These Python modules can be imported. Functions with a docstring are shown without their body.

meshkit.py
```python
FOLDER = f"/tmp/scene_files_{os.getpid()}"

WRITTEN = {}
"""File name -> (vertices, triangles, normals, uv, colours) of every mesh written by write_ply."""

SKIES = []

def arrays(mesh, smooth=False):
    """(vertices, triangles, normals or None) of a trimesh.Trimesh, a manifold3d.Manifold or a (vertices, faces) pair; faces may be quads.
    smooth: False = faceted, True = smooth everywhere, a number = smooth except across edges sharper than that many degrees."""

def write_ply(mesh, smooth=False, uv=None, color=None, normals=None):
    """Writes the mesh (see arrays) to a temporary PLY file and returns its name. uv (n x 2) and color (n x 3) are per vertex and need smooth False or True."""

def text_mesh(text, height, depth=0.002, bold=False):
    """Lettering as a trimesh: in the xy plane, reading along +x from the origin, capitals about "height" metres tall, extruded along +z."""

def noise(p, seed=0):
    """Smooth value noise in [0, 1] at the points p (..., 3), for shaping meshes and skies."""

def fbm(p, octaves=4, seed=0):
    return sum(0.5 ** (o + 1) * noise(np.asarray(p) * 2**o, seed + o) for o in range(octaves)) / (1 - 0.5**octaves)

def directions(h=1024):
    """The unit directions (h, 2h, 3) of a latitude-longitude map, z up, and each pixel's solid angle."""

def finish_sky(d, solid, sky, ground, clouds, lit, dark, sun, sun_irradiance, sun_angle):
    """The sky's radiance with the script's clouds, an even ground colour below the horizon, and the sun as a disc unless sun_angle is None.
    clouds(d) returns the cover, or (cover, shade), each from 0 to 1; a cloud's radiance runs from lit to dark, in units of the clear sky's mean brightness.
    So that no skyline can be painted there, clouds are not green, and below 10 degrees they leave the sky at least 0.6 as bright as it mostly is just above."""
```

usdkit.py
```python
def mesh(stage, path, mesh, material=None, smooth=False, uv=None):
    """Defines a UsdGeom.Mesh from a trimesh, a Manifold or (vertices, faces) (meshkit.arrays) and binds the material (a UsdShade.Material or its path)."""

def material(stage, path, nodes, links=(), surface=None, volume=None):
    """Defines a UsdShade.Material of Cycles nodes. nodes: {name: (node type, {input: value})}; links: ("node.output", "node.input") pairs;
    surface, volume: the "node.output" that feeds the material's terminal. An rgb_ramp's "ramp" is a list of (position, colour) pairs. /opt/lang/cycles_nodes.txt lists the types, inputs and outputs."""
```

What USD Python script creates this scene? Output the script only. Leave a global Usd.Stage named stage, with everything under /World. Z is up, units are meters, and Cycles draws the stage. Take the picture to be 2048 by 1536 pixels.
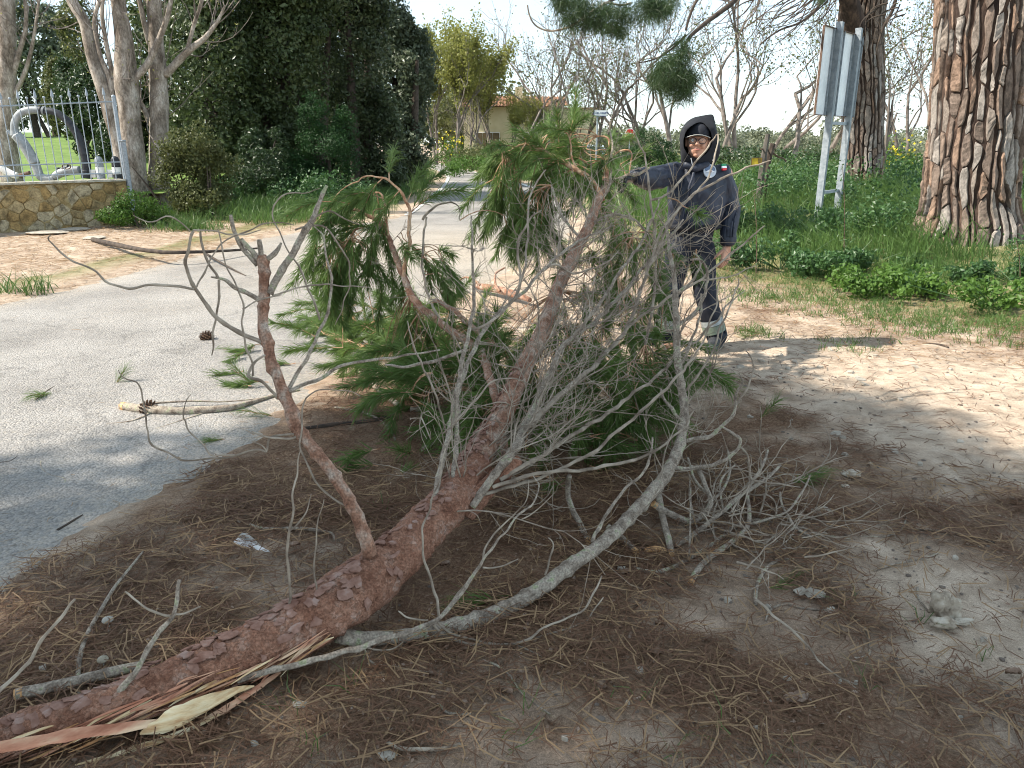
import math, random
import numpy as np
import trimesh, usdkit, meshkit
import manifold3d as m3
from manifold3d import Manifold
from scipy.interpolate import PchipInterpolator
from scipy.spatial import Voronoi, cKDTree
from shapely.geometry import Polygon, LineString, Point, box as sbox
import shapely
from pxr import Usd, UsdGeom, UsdLux, UsdShade, Gf, Sdf, Vt

stage = Usd.Stage.CreateInMemory()
UsdGeom.SetStageUpAxis(stage, "Z")
UsdGeom.Xform.Define(stage, "/World")
UsdGeom.Scope.Define(stage, "/World/Looks")
rng = np.random.default_rng(7)

# ---------------------------------------------------------------- camera, sky, sun, exposure
FPX, PITCH, EYE = 1539.0, math.radians(17.4), 1.58
cam = UsdGeom.Camera.Define(stage, "/World/camera")
cam.AddTranslateOp().Set(Gf.Vec3d(0, 0, EYE))
cam.AddRotateXOp().Set(90.0 - math.degrees(PITCH))
cam.CreateHorizontalApertureAttr(36.0)
cam.CreateVerticalApertureAttr(27.0)
cam.CreateFocalLengthAttr(36.0 * FPX / 2048)
cam.CreateClippingRangeAttr(Gf.Vec2f(0.05, 2000))
cam.CreateExposureAttr(1.62)

SUN = np.array([-1.0, -0.12, 1.02]); SUN /= np.linalg.norm(SUN)
elev, azim = math.asin(SUN[2]), math.atan2(SUN[0], SUN[1])
usdkit.material(stage, "/World/Looks/sky_look", {
    "tc": ("texture_coordinate", {}),
    "mp": ("mapping", {"scale": (1.3, 1.3, 4.5)}),
    "n": ("noise_texture", {"scale": 2.2, "detail": 7.0, "roughness": 0.58, "distortion": 0.4}),
    "r": ("rgb_ramp", {"ramp": [(0.0, (0.66, 0.66, 0.66)), (0.42, (0.72, 0.72, 0.72)), (0.66, (0.90, 0.90, 0.90)), (1.0, (0.94, 0.94, 0.94))]}),
    "sky": ("sky_texture", {"sky_type": "single_scattering", "sun_disc": False, "sun_elevation": elev, "sun_rotation": azim, "air_density": 1.0, "aerosol_density": 0.5, "ozone_density": 1.6}),
    "mx": ("mix", {"color2": (2.0, 2.38, 2.56)}),
    "bg": ("background_shader", {"strength": 0.15}),
}, [("tc.generated", "mp.vector"), ("mp.vector", "n.vector"), ("n.fac", "r.fac"), ("r.color", "mx.fac"), ("sky.color", "mx.color1"), ("mx.color", "bg.color")], surface="bg.background")
dome = UsdLux.DomeLight.Define(stage, "/World/sky")
UsdShade.MaterialBindingAPI.Apply(dome.GetPrim()).Bind(UsdShade.Material.Get(stage, "/World/Looks/sky_look"))
dome.GetPrim().SetCustomDataByKey("kind", "structure")
sun = UsdLux.DistantLight.Define(stage, "/World/sun")
sun.CreateIntensityAttr(0.88); sun.CreateAngleAttr(0.5); sun.CreateColorAttr(Gf.Vec3f(1.0, 0.93, 0.82))
sun.GetPrim().CreateAttribute("inputs:normalize", Sdf.ValueTypeNames.Bool).Set(True)
_z = SUN; _x = np.cross([0, 0, 1.0], _z); _x /= np.linalg.norm(_x); _y = np.cross(_z, _x)
sun.AddTransformOp().Set(Gf.Matrix4d(*_x, 0, *_y, 0, *_z, 0, 0, 0, 0, 1))

# ---------------------------------------------------------------- helpers: places
CP, SP = math.cos(PITCH), math.sin(PITCH)
def at(u, v, y):
    """The place seen at (u, v) of the photograph that lies y metres in front of the camera's foot."""
    a, b = (u - 1024) / FPX, (768 - v) / FPX
    dy, dz = CP + b * SP, -SP + b * CP
    t = y / dy
    return np.array([a * t, y, EYE + dz * t])
def flat(u, v, z=0.0):
    a, b = (u - 1024) / FPX, (768 - v) / FPX
    dy, dz = CP + b * SP, -SP + b * CP
    t = (z - EYE) / dz
    return np.array([a * t, dy * t, z])
def zc(p):
    return p[1] * CP + (EYE - p[2]) * SP
def px(p, w):
    """w pixels of the photograph, as metres at p."""
    return w * zc(p) / FPX
def sstep(a, b, x):
    t = np.clip((x - a) / (b - a), 0, 1)
    return t * t * (3 - 2 * t)
def seg_dist(P, line):
    d = np.full(len(P), 1e9)
    for a, b in zip(line[:-1], line[1:]):
        ab = b - a
        t = np.clip(((P - a) @ ab) / (ab @ ab + 1e-12), 0, 1)
        d = np.minimum(d, np.linalg.norm(P - a - t[:, None] * ab, axis=1))
    return d
def inside(poly, P):
    return shapely.contains_xy(poly, P[:, 0], P[:, 1])

# ---------------------------------------------------------------- helpers: prims
COUNT, BASE = {}, {}
def fresh(parent, name):
    k = (parent, name)
    n = COUNT.get(k, 0); COUNT[k] = n + 1
    return f"{parent}/{name}" + (f"_{n:03d}" if n else "")
def tag(prim, label=None, cat=None, group=None, kind=None):
    for k, v in (("label", label), ("category", cat), ("group", group), ("kind", kind)):
        if v:
            prim.SetCustomDataByKey(k, v)
def thing(name, label, cat, loc=(0, 0, 0), group=None):
    path = fresh("/World", name)
    x = UsdGeom.Xform.Define(stage, path)
    x.AddTranslateOp().Set(Gf.Vec3d(*map(float, loc)))
    BASE[path] = np.asarray(loc, float)
    tag(x.GetPrim(), label, cat, group)
    return path
def part(parent, name, mesh, m, smooth=False, label=None, kind=None):
    path = fresh(parent, name)
    top = "/".join(path.split("/")[:3])
    if isinstance(mesh, MB): mesh = mesh.get()
    v, f, n = meshkit.arrays(mesh, False)
    usdkit.mesh(stage, path, (v - BASE[top], f), m, smooth=smooth)
    tag(stage.GetPrimAtPath(path), label, kind=kind)
    return path
def solo(name, mesh, m, label=None, cat=None, group=None, kind=None, smooth=False):
    path = fresh("/World", name)
    if isinstance(mesh, MB): mesh = mesh.get()
    usdkit.mesh(stage, path, mesh, m, smooth=smooth)
    tag(stage.GetPrimAtPath(path), label, cat, group, kind)
    return path
def copy_of(src, name, label, cat, loc, rz=0.0, scale=1.0, group=None):
    path = fresh("/World", name)
    x = UsdGeom.Xform.Define(stage, path)
    x.GetPrim().GetReferences().AddInternalReference(src)
    x.GetPrim().SetInstanceable(True)
    x.ClearXformOpOrder()
    x.AddTranslateOp().Set(Gf.Vec3d(*map(float, loc)))
    x.AddRotateZOp().Set(float(rz)); x.AddScaleOp().Set(Gf.Vec3f(*([float(scale)] * 3 if np.ndim(scale) == 0 else map(float, scale))))
    tag(x.GetPrim(), label, cat, group)
    return path

# ---------------------------------------------------------------- helpers: meshes
class MB:
    """Collects pieces into one mesh."""
    def __init__(s): s.v, s.f, s.n = [], [], 0
    def add(s, vf):
        if hasattr(vf, "to_mesh") or hasattr(vf, "vertices"):
            v, f, _ = meshkit.arrays(vf)
        else: v, f = vf
        s.v.append(np.asarray(v, float)); s.f.append(np.asarray(f, int) + s.n); s.n += len(v)
        return s
    def get(s): return np.vstack(s.v), np.vstack(s.f)
def unit(a):
    a = np.asarray(a, float)
    return a / (np.linalg.norm(a, axis=-1, keepdims=True) + 1e-12)
def tube(p, r, sides=6, lump=0.0, seed=0, cap=True):
    p = np.asarray(p, float); n = len(p); r = np.broadcast_to(np.asarray(r, float), (n,))
    t = unit(np.gradient(p, axis=0))
    a = np.cross(t[0], [0, 0, 1.0] if abs(t[0][2]) < 0.9 else [1.0, 0, 0]); a /= np.linalg.norm(a)
    A = np.empty((n, 3)); 
    for i in range(n):
        a = a - t[i] * (a @ t[i]); a /= np.linalg.norm(a) + 1e-12; A[i] = a
    B = np.cross(t, A)
    th = np.arange(sides) * 2 * np.pi / sides
    R = r[:, None] * np.ones(sides)
    v = p[:, None] + R[..., None] * (np.cos(th)[None, :, None] * A[:, None] + np.sin(th)[None, :, None] * B[:, None])
    if lump:
        q = v.reshape(-1, 3); k = (meshkit.fbm(q / (r.mean() * 2.2), 3, seed) - 0.5) * 2 * lump
        v = p[:, None] + (v - p[:, None]) * (1 + k.reshape(n, sides, 1))
    i, j = np.meshgrid(np.arange(n - 1), np.arange(sides), indexing="ij")
    q = np.stack([i * sides + j, i * sides + (j + 1) % sides, (i + 1) * sides + (j + 1) % sides, (i + 1) * sides + j], -1).reshape(-1, 4)
    f = np.vstack([q[:, [0, 1, 2]], q[:, [0, 2, 3]]]); v = v.reshape(-1, 3)
    if cap:
        m = len(v); v = np.vstack([v, p[0], p[-1]])
        jj = np.arange(sides); e = (n - 1) * sides
        f = np.vstack([f, np.stack([np.full(sides, m), (jj + 1) % sides, jj], 1), np.stack([np.full(sides, m + 1), e + jj, e + (jj + 1) % sides], 1)])
    return v, f
def curve(p, r, n):
    p = np.asarray(p, float); r = np.asarray(r, float)
    s = np.r_[0, np.cumsum(np.linalg.norm(np.diff(p, axis=0), axis=1))]; s += np.arange(len(s)) * 1e-9
    q = np.linspace(0, s[-1], n)
    return PchipInterpolator(s, p)(q), PchipInterpolator(s, r)(q)
def trace(px_list, ys, ws, n=None, jit=0.0, seed=0):
    """A branch: nodes in photograph pixels with their distances in metres and widths in pixels (both interpolated when shorter)."""
    uv = np.asarray(px_list, float); k = len(uv)
    s = np.r_[0, np.cumsum(np.linalg.norm(np.diff(uv, axis=0), axis=1))]; s /= s[-1]
    y = np.interp(s, np.linspace(0, 1, len(ys)), ys) if len(ys) != k else np.asarray(ys, float)
    w = np.interp(s, np.linspace(0, 1, len(ws)), ws) if len(ws) != k else np.asarray(ws, float)
    P = np.array([at(a, b, c) for (a, b), c in zip(uv, y)])
    R = np.array([px(p, x) / 2 for p, x in zip(P, w)])
    P, R = curve(P, R, n or max(6, 4 * k))
    if jit:
        q = P / 0.06
        P = P + jit * (np.stack([meshkit.noise(q + 7.3 * c + seed, seed) for c in range(3)], 1) - 0.5) * 2 * np.linspace(0, 1, len(P))[:, None] ** 0.3
    return P, R
def box_mesh(c, size, rz=0.0, bevel=0.0):
    m = trimesh.creation.box(size)
    if bevel:
        s = np.asarray(size) / 2 - bevel
        pts = np.array([[x, y, z] for x in (-1, 1) for y in (-1, 1) for z in (-1, 1)]) * s
        allp = np.vstack([pts + np.array(o) * bevel for o in ((1, 0, 0), (-1, 0, 0), (0, 1, 0), (0, -1, 0), (0, 0, 1), (0, 0, -1))])
        m = trimesh.convex.convex_hull(allp)
    v = np.array(m.vertices); ca, sa = math.cos(rz), math.sin(rz)
    v = v @ np.array([[ca, sa, 0], [-sa, ca, 0], [0, 0, 1]])
    return v + np.asarray(c), np.array(m.faces)
def strips(p0, d, length, width, bend, sidev=None, g=rng):
    """Many thin bent blades (needles, grass): 5 corners, 3 triangles each. bend: vector added to the direction of the outer half."""
    n = len(p0); d = unit(d); L = np.broadcast_to(length, (n,))[:, None]; w = np.broadcast_to(width, (n,))[:, None] / 2
    s = unit(np.cross(d, unit(g.normal(size=(n, 3))))) if sidev is None else unit(sidev)
    p1 = p0 + d * L * 0.5
    p2 = p1 + unit(d + bend) * L * 0.5
    v = np.stack([p0 - s * w, p0 + s * w, p1 + s * w * 0.9, p1 - s * w * 0.9, p2], 1).reshape(-1, 3)
    b = np.arange(n)[:, None] * 5
    f = np.concatenate([b + [0, 1, 2], b + [0, 2, 3], b + [3, 2, 4]], 0)
    return v, f
def leaf_quads(p, size, g=rng, up=0.0, ratio=0.5, nrm=None):
    n = len(p); a = unit(g.normal(size=(n, 3)) + [0, 0, up])
    nn = unit(g.normal(size=(n, 3))) if nrm is None else unit(nrm + 0.8 * g.normal(size=(n, 3)))
    a = unit(a - nn * (a * nn).sum(1, keepdims=True)); b = np.cross(nn, a)
    s = np.broadcast_to(size, (n,))[:, None]
    v = np.stack([p - a * s * 0.5, p + b * s * ratio * 0.5 + nn * s * 0.08, p + a * s * 0.5, p - b * s * ratio * 0.5 + nn * s * 0.08], 1).reshape(-1, 3)
    k = np.arange(n)[:, None] * 4
    return v, np.concatenate([k + [0, 1, 2], k + [0, 2, 3]], 0)
def along(P, t):
    s = np.r_[0, np.cumsum(np.linalg.norm(np.diff(P, axis=0), axis=1))]; s /= s[-1]
    q = np.stack([np.interp(t, s, P[:, k]) for k in range(3)], -1)
    q2 = np.stack([np.interp(np.minimum(np.asarray(t) + 0.03, 1), s, P[:, k]) for k in range(3)], -1)
    q1 = np.stack([np.interp(np.maximum(np.asarray(t) - 0.03, 0), s, P[:, k]) for k in range(3)], -1)
    return q, unit(q2 - q1)

# ---------------------------------------------------------------- materials
def surf(name, ramp, scale=6.0, detail=6.0, rough=0.8, bump=0.0, bscale=None, stretch=(1, 1, 1), coord="object", spec=0.3, translucent=None, island=0.0, dist=0.02, metallic=0.0, fine=None, rlo=0.35, rhi=0.65):
    """A procedural surface: noise-driven colour ramp, optional per-piece shift (island), bump, see-through light (leaves)."""
    nodes = {"tc": ("texture_coordinate", {}), "geo": ("geometry", {}), "mp": ("mapping", {"scale": stretch}),
             "n": ("noise_texture", {"scale": scale, "detail": detail, "roughness": 0.6}),
             "mr": ("map_range", {"from_min": rlo, "from_max": rhi, "clamp": True}),
             "r": ("rgb_ramp", {"ramp": ramp}), "p": ("principled_bsdf", {"roughness": rough, "specular_ior_level": spec, "metallic": metallic})}
    links = [("geo.position" if coord == "world" else "tc.object", "mp.vector"), ("mp.vector", "n.vector"), ("n.fac", "mr.value")]
    if island:
        nodes["mf"] = ("mix_float", {"fac": island})
        links += [("mr.result", "mf.a"), ("geo.random_per_island", "mf.b"), ("mf.result", "r.fac")]
    else:
        links += [("mr.result", "r.fac")]
    col = "r.color"
    if fine:
        nodes["n3"] = ("noise_texture", {"scale": fine[0], "detail": 3.0}); nodes["m3"] = ("map_range", {"from_min": 0.3, "from_max": 0.7, "to_min": 1 - fine[1], "to_max": 1 + fine[1]})
        nodes["v3"] = ("vector_math", {"math_type": "scale"})
        links += [("mp.vector", "n3.vector"), ("n3.fac", "m3.value"), (col, "v3.vector1"), ("m3.result", "v3.scale")]
        col = "v3.vector"
    links += [(col, "p.base_color")]
    if bump:
        nodes["n2"] = ("noise_texture", {"scale": bscale or scale * 4, "detail": 6.0, "roughness": 0.65}); nodes["b"] = ("bump", {"strength": bump, "distance": dist})
        links += [("mp.vector", "n2.vector"), ("n2.fac", "b.height"), ("b.normal", "p.normal")]
    out = "p.BSDF"
    if translucent:
        nodes["tl"] = ("translucent_bsdf", {}); nodes["mc"] = ("mix_closure", {"fac": translucent})
        links += [(col, "tl.color"), ("p.BSDF", "mc.closure1"), ("tl.BSDF", "mc.closure2")]
        out = "mc.closure"
    return usdkit.material(stage, "/World/Looks/" + name, nodes, links, surface=out)
def C(*c): return tuple(c)
M = {}
M["stem_bark"] = usdkit.material(stage, "/World/Looks/stem_bark", {
    "tc": ("texture_coordinate", {}), "nd": ("noise_texture", {"scale": 30.0, "detail": 6.0}), "ns": ("vector_math", {"math_type": "scale", "scale": 0.05}), "ad": ("vector_math", {"math_type": "add"}),
    "v": ("voronoi_texture", {"scale": 75.0, "feature": "distance_to_edge"}), "vc": ("voronoi_texture", {"scale": 75.0}), "sc": ("separate_color", {}),
    "nb": ("noise_texture", {"scale": 11.0, "detail": 8.0, "roughness": 0.68}), "mf": ("mix_float", {"fac": 0.28}), "mr": ("map_range", {"from_min": 0.28, "from_max": 0.72, "clamp": True}),
    "pl": ("rgb_ramp", {"ramp": [(0.0, (0.105, 0.045, 0.029)), (0.30, (0.205, 0.095, 0.060)), (0.58, (0.280, 0.145, 0.096)), (0.78, (0.325, 0.205, 0.155)), (1.0, (0.39, 0.305, 0.265))]}),
    "cr": ("rgb_ramp", {"ramp": [(0.0, (0.5, 0.48, 0.47)), (0.08, (0.9, 0.89, 0.88)), (0.18, (1, 1, 1))]}), "mm": ("mix", {"mix_type": "multiply", "fac": 0.6}),
    "n": ("noise_texture", {"scale": 120.0, "detail": 5.0}), "nr": ("map_range", {"from_min": 0.3, "from_max": 0.7, "to_min": 0.68, "to_max": 1.34}), "vs": ("vector_math", {"math_type": "scale"}),
    "h": ("math", {"math_type": "multiply_add", "value2": 0.35}), "b": ("bump", {"strength": 1.0, "distance": 0.012}), "p": ("principled_bsdf", {"roughness": 0.9, "specular_ior_level": 0.2})},
    [("tc.object", "nd.vector"), ("nd.color", "ns.vector1"), ("tc.object", "ad.vector1"), ("ns.vector", "ad.vector2"), ("ad.vector", "v.vector"), ("ad.vector", "vc.vector"), ("vc.color", "sc.color"), ("tc.object", "nb.vector"), ("nb.fac", "mr.value"), ("mr.result", "mf.a"), ("sc.r", "mf.b"), ("mf.result", "pl.fac"), ("v.distance", "cr.fac"), ("pl.color", "mm.color1"), ("cr.color", "mm.color2"),
     ("tc.object", "n.vector"), ("n.fac", "nr.value"), ("mm.color", "vs.vector1"), ("nr.result", "vs.scale"), ("vs.vector", "p.base_color"), ("nb.fac", "h.value1"), ("n.fac", "h.value3"), ("h.value", "b.height"), ("b.normal", "p.normal")], surface="p.BSDF")
M["inner_bark"] = surf("inner_bark", [(0, (0.30, 0.115, 0.065)), (0.45, (0.46, 0.22, 0.135)), (1, (0.60, 0.42, 0.27))], 7, rough=0.75, bump=0.5, bscale=60, stretch=(0.35, 1, 3), dist=0.006)
M["limb_bark"] = surf("limb_bark", [(0, (0.165, 0.078, 0.048)), (0.4, (0.255, 0.135, 0.088)), (0.7, (0.31, 0.20, 0.145)), (1, (0.36, 0.285, 0.23))], 16, detail=9, rough=0.9, bump=0.9, bscale=90, dist=0.008, fine=(130, 0.4))
M["grey_bark"] = surf("grey_bark", [(0, (0.140, 0.108, 0.082)), (0.40, (0.245, 0.198, 0.155)), (0.75, (0.33, 0.282, 0.225)), (1, (0.265, 0.275, 0.165))], 24, detail=9, rough=0.9, bump=1.0, bscale=90, dist=0.007, fine=(150, 0.38))
M["twig"] = surf("twig", [(0, (0.135, 0.102, 0.076)), (0.5, (0.245, 0.198, 0.152)), (1, (0.36, 0.305, 0.24))], 14, rough=0.9, bump=0.4, bscale=150, dist=0.003)
M["young_bark"] = surf("young_bark", [(0, (0.22, 0.105, 0.055)), (0.5, (0.38, 0.22, 0.13)), (1, (0.45, 0.33, 0.22))], 30, rough=0.8, bump=0.4, bscale=100, dist=0.004)
M["flake"] = surf("flake", [(0, (0.15, 0.070, 0.048)), (0.45, (0.25, 0.145, 0.110)), (0.75, (0.31, 0.235, 0.205)), (1, (0.40, 0.345, 0.315))], 22, rough=0.85, bump=0.5, bscale=80, dist=0.004, island=0.4)
M["raw_wood"] = surf("raw_wood", [(0, (0.42, 0.24, 0.11)), (0.5, (0.62, 0.47, 0.27)), (1, (0.70, 0.60, 0.40))], 9, rough=0.7, bump=0.5, bscale=60, stretch=(1, 1, 6), dist=0.006)
M["orange_wood"] = surf("orange_wood", [(0, (0.36, 0.17, 0.07)), (1, (0.62, 0.38, 0.18))], 20, rough=0.75, bump=0.4)
M["needle"] = surf("needle", [(0, (0.085, 0.140, 0.036)), (0.35, (0.155, 0.235, 0.058)), (0.7, (0.235, 0.315, 0.098)), (0.92, (0.34, 0.39, 0.19)), (1, (0.44, 0.34, 0.16))], 3, rough=0.5, spec=0.3, translucent=0.40, island=0.8)
M["pine_needle"] = surf("pine_needle", [(0, (0.024, 0.048, 0.014)), (0.6, (0.052, 0.090, 0.026)), (1, (0.115, 0.140, 0.046))], 3, rough=0.5, spec=0.4, translucent=0.3, island=0.7)
M["litter"] = surf("litter", [(0, (0.11, 0.055, 0.030)), (0.28, (0.30, 0.168, 0.095)), (0.55, (0.58, 0.40, 0.24)), (0.85, (0.80, 0.64, 0.43)), (1, (0.40, 0.38, 0.16))], 3, rough=0.7, translucent=0.08, island=0.97)
M["straw"] = surf("straw", [(0, (0.24, 0.15, 0.08)), (0.6, (0.40, 0.28, 0.15)), (1, (0.52, 0.42, 0.24))], 3, rough=0.7, translucent=0.15, island=0.85)
M["grass"] = surf("grass", [(0, (0.060, 0.115, 0.028)), (0.4, (0.118, 0.200, 0.052)), (0.70, (0.190, 0.275, 0.100)), (0.88, (0.30, 0.36, 0.18)), (1, (0.50, 0.43, 0.25))], 0.7, rough=0.45, spec=0.4, translucent=0.40, island=0.65)
M["herb"] = surf("herb", [(0, (0.035, 0.085, 0.024)), (0.5, (0.075, 0.155, 0.042)), (1, (0.150, 0.225, 0.080))], 2, rough=0.45, spec=0.5, translucent=0.3, island=0.7)
M["bright_herb"] = surf("bright_herb", [(0, (0.060, 0.125, 0.020)), (0.6, (0.115, 0.20, 0.035)), (1, (0.24, 0.27, 0.05))], 2, rough=0.5, translucent=0.35, island=0.7)
M["oak_leaf"] = surf("oak_leaf", [(0, (0.030, 0.046, 0.016)), (0.40, (0.070, 0.098, 0.034)), (0.62, (0.150, 0.175, 0.080)), (0.82, (0.30, 0.315, 0.19)), (1, (0.42, 0.43, 0.31))], 1.6, rough=0.42, spec=0.4, translucent=0.30, island=0.45)
M["oak_leaf_bright"] = surf("oak_leaf_bright", [(0, (0.028, 0.052, 0.016)), (0.5, (0.048, 0.080, 0.026)), (1, (0.13, 0.16, 0.075))], 0.9, rough=0.4, spec=0.5, translucent=0.25, island=0.7)
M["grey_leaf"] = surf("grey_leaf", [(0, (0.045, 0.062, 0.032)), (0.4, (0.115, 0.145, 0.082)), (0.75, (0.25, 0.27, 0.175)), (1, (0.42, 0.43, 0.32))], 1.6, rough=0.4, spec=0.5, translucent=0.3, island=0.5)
M["oak_leaf_tips"] = surf("oak_leaf_tips", [(0, (0.028, 0.042, 0.018)), (0.38, (0.068, 0.092, 0.040)), (0.60, (0.150, 0.175, 0.095)), (0.82, (0.30, 0.32, 0.21)), (1, (0.42, 0.43, 0.33))], 1.6, rough=0.42, spec=0.4, translucent=0.28, island=0.5)
M["cypress_leaf"] = surf("cypress_leaf", [(0, (0.016, 0.048, 0.013)), (0.5, (0.034, 0.088, 0.020)), (1, (0.070, 0.145, 0.030))], 1.2, rough=0.55, translucent=0.3, island=0.7)
M["spring_leaf"] = surf("spring_leaf", [(0, (0.17, 0.18, 0.045)), (0.5, (0.30, 0.30, 0.085)), (1, (0.44, 0.41, 0.15))], 0.6, rough=0.5, translucent=0.45, island=0.7)
M["olive_leaf"] = surf("olive_leaf", [(0, (0.075, 0.088, 0.030)), (0.5, (0.13, 0.14, 0.050)), (1, (0.21, 0.20, 0.085))], 0.6, rough=0.5, translucent=0.35, island=0.7)
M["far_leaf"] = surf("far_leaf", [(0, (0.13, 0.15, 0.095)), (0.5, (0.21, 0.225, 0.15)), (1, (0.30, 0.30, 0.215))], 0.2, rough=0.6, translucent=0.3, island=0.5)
M["flower"] = surf("flower", [(0, (0.62, 0.50, 0.03)), (1, (0.80, 0.68, 0.08))], 3, rough=0.6, translucent=0.3, island=0.6)
M["pale_trunk"] = surf("pale_trunk", [(0, (0.085, 0.066, 0.050)), (0.4, (0.19, 0.158, 0.128)), (0.7, (0.28, 0.242, 0.205)), (1, (0.36, 0.325, 0.285))], 5, rough=0.9, bump=0.7, bscale=22, stretch=(1, 1, 0.45), dist=0.02, fine=(40, 0.25))
M["bare_wood"] = surf("bare_wood", [(0, (0.085, 0.070, 0.060)), (0.5, (0.165, 0.138, 0.120)), (1, (0.25, 0.215, 0.19))], 3, rough=0.9)
M["dark_wood"] = surf("dark_wood", [(0, (0.030, 0.022, 0.018)), (1, (0.085, 0.065, 0.050))], 9, rough=0.9, bump=0.5)
M["fissure"] = surf("fissure", [(0, (0.022, 0.014, 0.011)), (0.6, (0.055, 0.036, 0.028)), (1, (0.105, 0.068, 0.050))], 9, rough=0.95, bump=0.9, bscale=30, stretch=(1, 1, 0.35), dist=0.03)
PLATE = [surf(f"bark_plate_{k}", [(0, tuple(np.array(c) * 0.5)), (0.4, tuple(np.array(c) * 0.85)), (1, tuple(np.array(c) * 1.2))], 16, rough=0.92, bump=0.8, bscale=55, stretch=(1, 1, 0.5), dist=0.01, fine=(70, 0.25))
         for k, c in zip("abcde", [(0.190, 0.140, 0.110), (0.235, 0.158, 0.115), (0.205, 0.170, 0.144), (0.255, 0.225, 0.200), (0.165, 0.124, 0.100)])]
M["iron"] = surf("iron", [(0, (0.17, 0.19, 0.21)), (1, (0.30, 0.33, 0.36))], 30, rough=0.5, spec=0.5)
M["iron_light"] = surf("iron_light", [(0, (0.20, 0.235, 0.27)), (1, (0.30, 0.34, 0.38))], 30, rough=0.45, spec=0.5)
M["duct"] = surf("duct", [(0, (0.15, 0.165, 0.175)), (0.5, (0.22, 0.24, 0.25)), (1, (0.30, 0.32, 0.33))], 6, rough=0.5, spec=0.4, bump=0.1)
M["rubber"] = surf("rubber", [(0, (0.012, 0.014, 0.018)), (1, (0.035, 0.038, 0.045))], 14, rough=0.5)
M["white_plastic"] = surf("white_plastic", [(0, (0.60, 0.60, 0.58)), (1, (0.78, 0.78, 0.76))], 8, rough=0.5)
M["paper"] = surf("paper", [(0, (0.70, 0.71, 0.72)), (1, (0.86, 0.87, 0.88))], 30, rough=0.7, translucent=0.2)
M["mortar"] = surf("mortar", [(0, (0.13, 0.088, 0.040)), (0.5, (0.25, 0.185, 0.085)), (1, (0.34, 0.275, 0.155))], 5, rough=0.95, bump=0.9, bscale=26, dist=0.03, coord="world")
STONE = [surf(f"wall_stone_{k}", [(0, tuple(np.array(c) * 0.5)), (0.45, c), (1, tuple(np.array(c) * 1.45))], 7, rough=0.95, bump=0.8, bscale=24, dist=0.02, coord="world", fine=(40, 0.25))
         for k, c in zip("abcd", [(0.24, 0.175, 0.085), (0.27, 0.205, 0.110), (0.225, 0.150, 0.062), (0.29, 0.24, 0.155)])]
M["cap_stone"] = surf("cap_stone", [(0, (0.26, 0.24, 0.19)), (1, (0.46, 0.43, 0.36))], 9, rough=0.95, bump=0.8, dist=0.02)
M["galv"] = surf("galv", [(0, (0.19, 0.22, 0.245)), (0.5, (0.25, 0.28, 0.305)), (1, (0.31, 0.34, 0.365))], 14, rough=0.5, spec=0.5, metallic=0.15, fine=(90, 0.08))
M["galv_dark"] = surf("galv_dark", [(0, (0.12, 0.145, 0.165)), (1, (0.19, 0.22, 0.245))], 14, rough=0.5, spec=0.5, metallic=0.15)
M["sign_back"] = surf("sign_back", [(0, (0.66, 0.69, 0.71)), (0.5, (0.76, 0.78, 0.80)), (1, (0.82, 0.84, 0.85))], 3, rough=0.45, spec=0.5, fine=(25, 0.06))
M["rust"] = surf("rust", [(0, (0.075, 0.045, 0.032)), (1, (0.15, 0.10, 0.075))], 40, rough=0.85)
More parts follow.
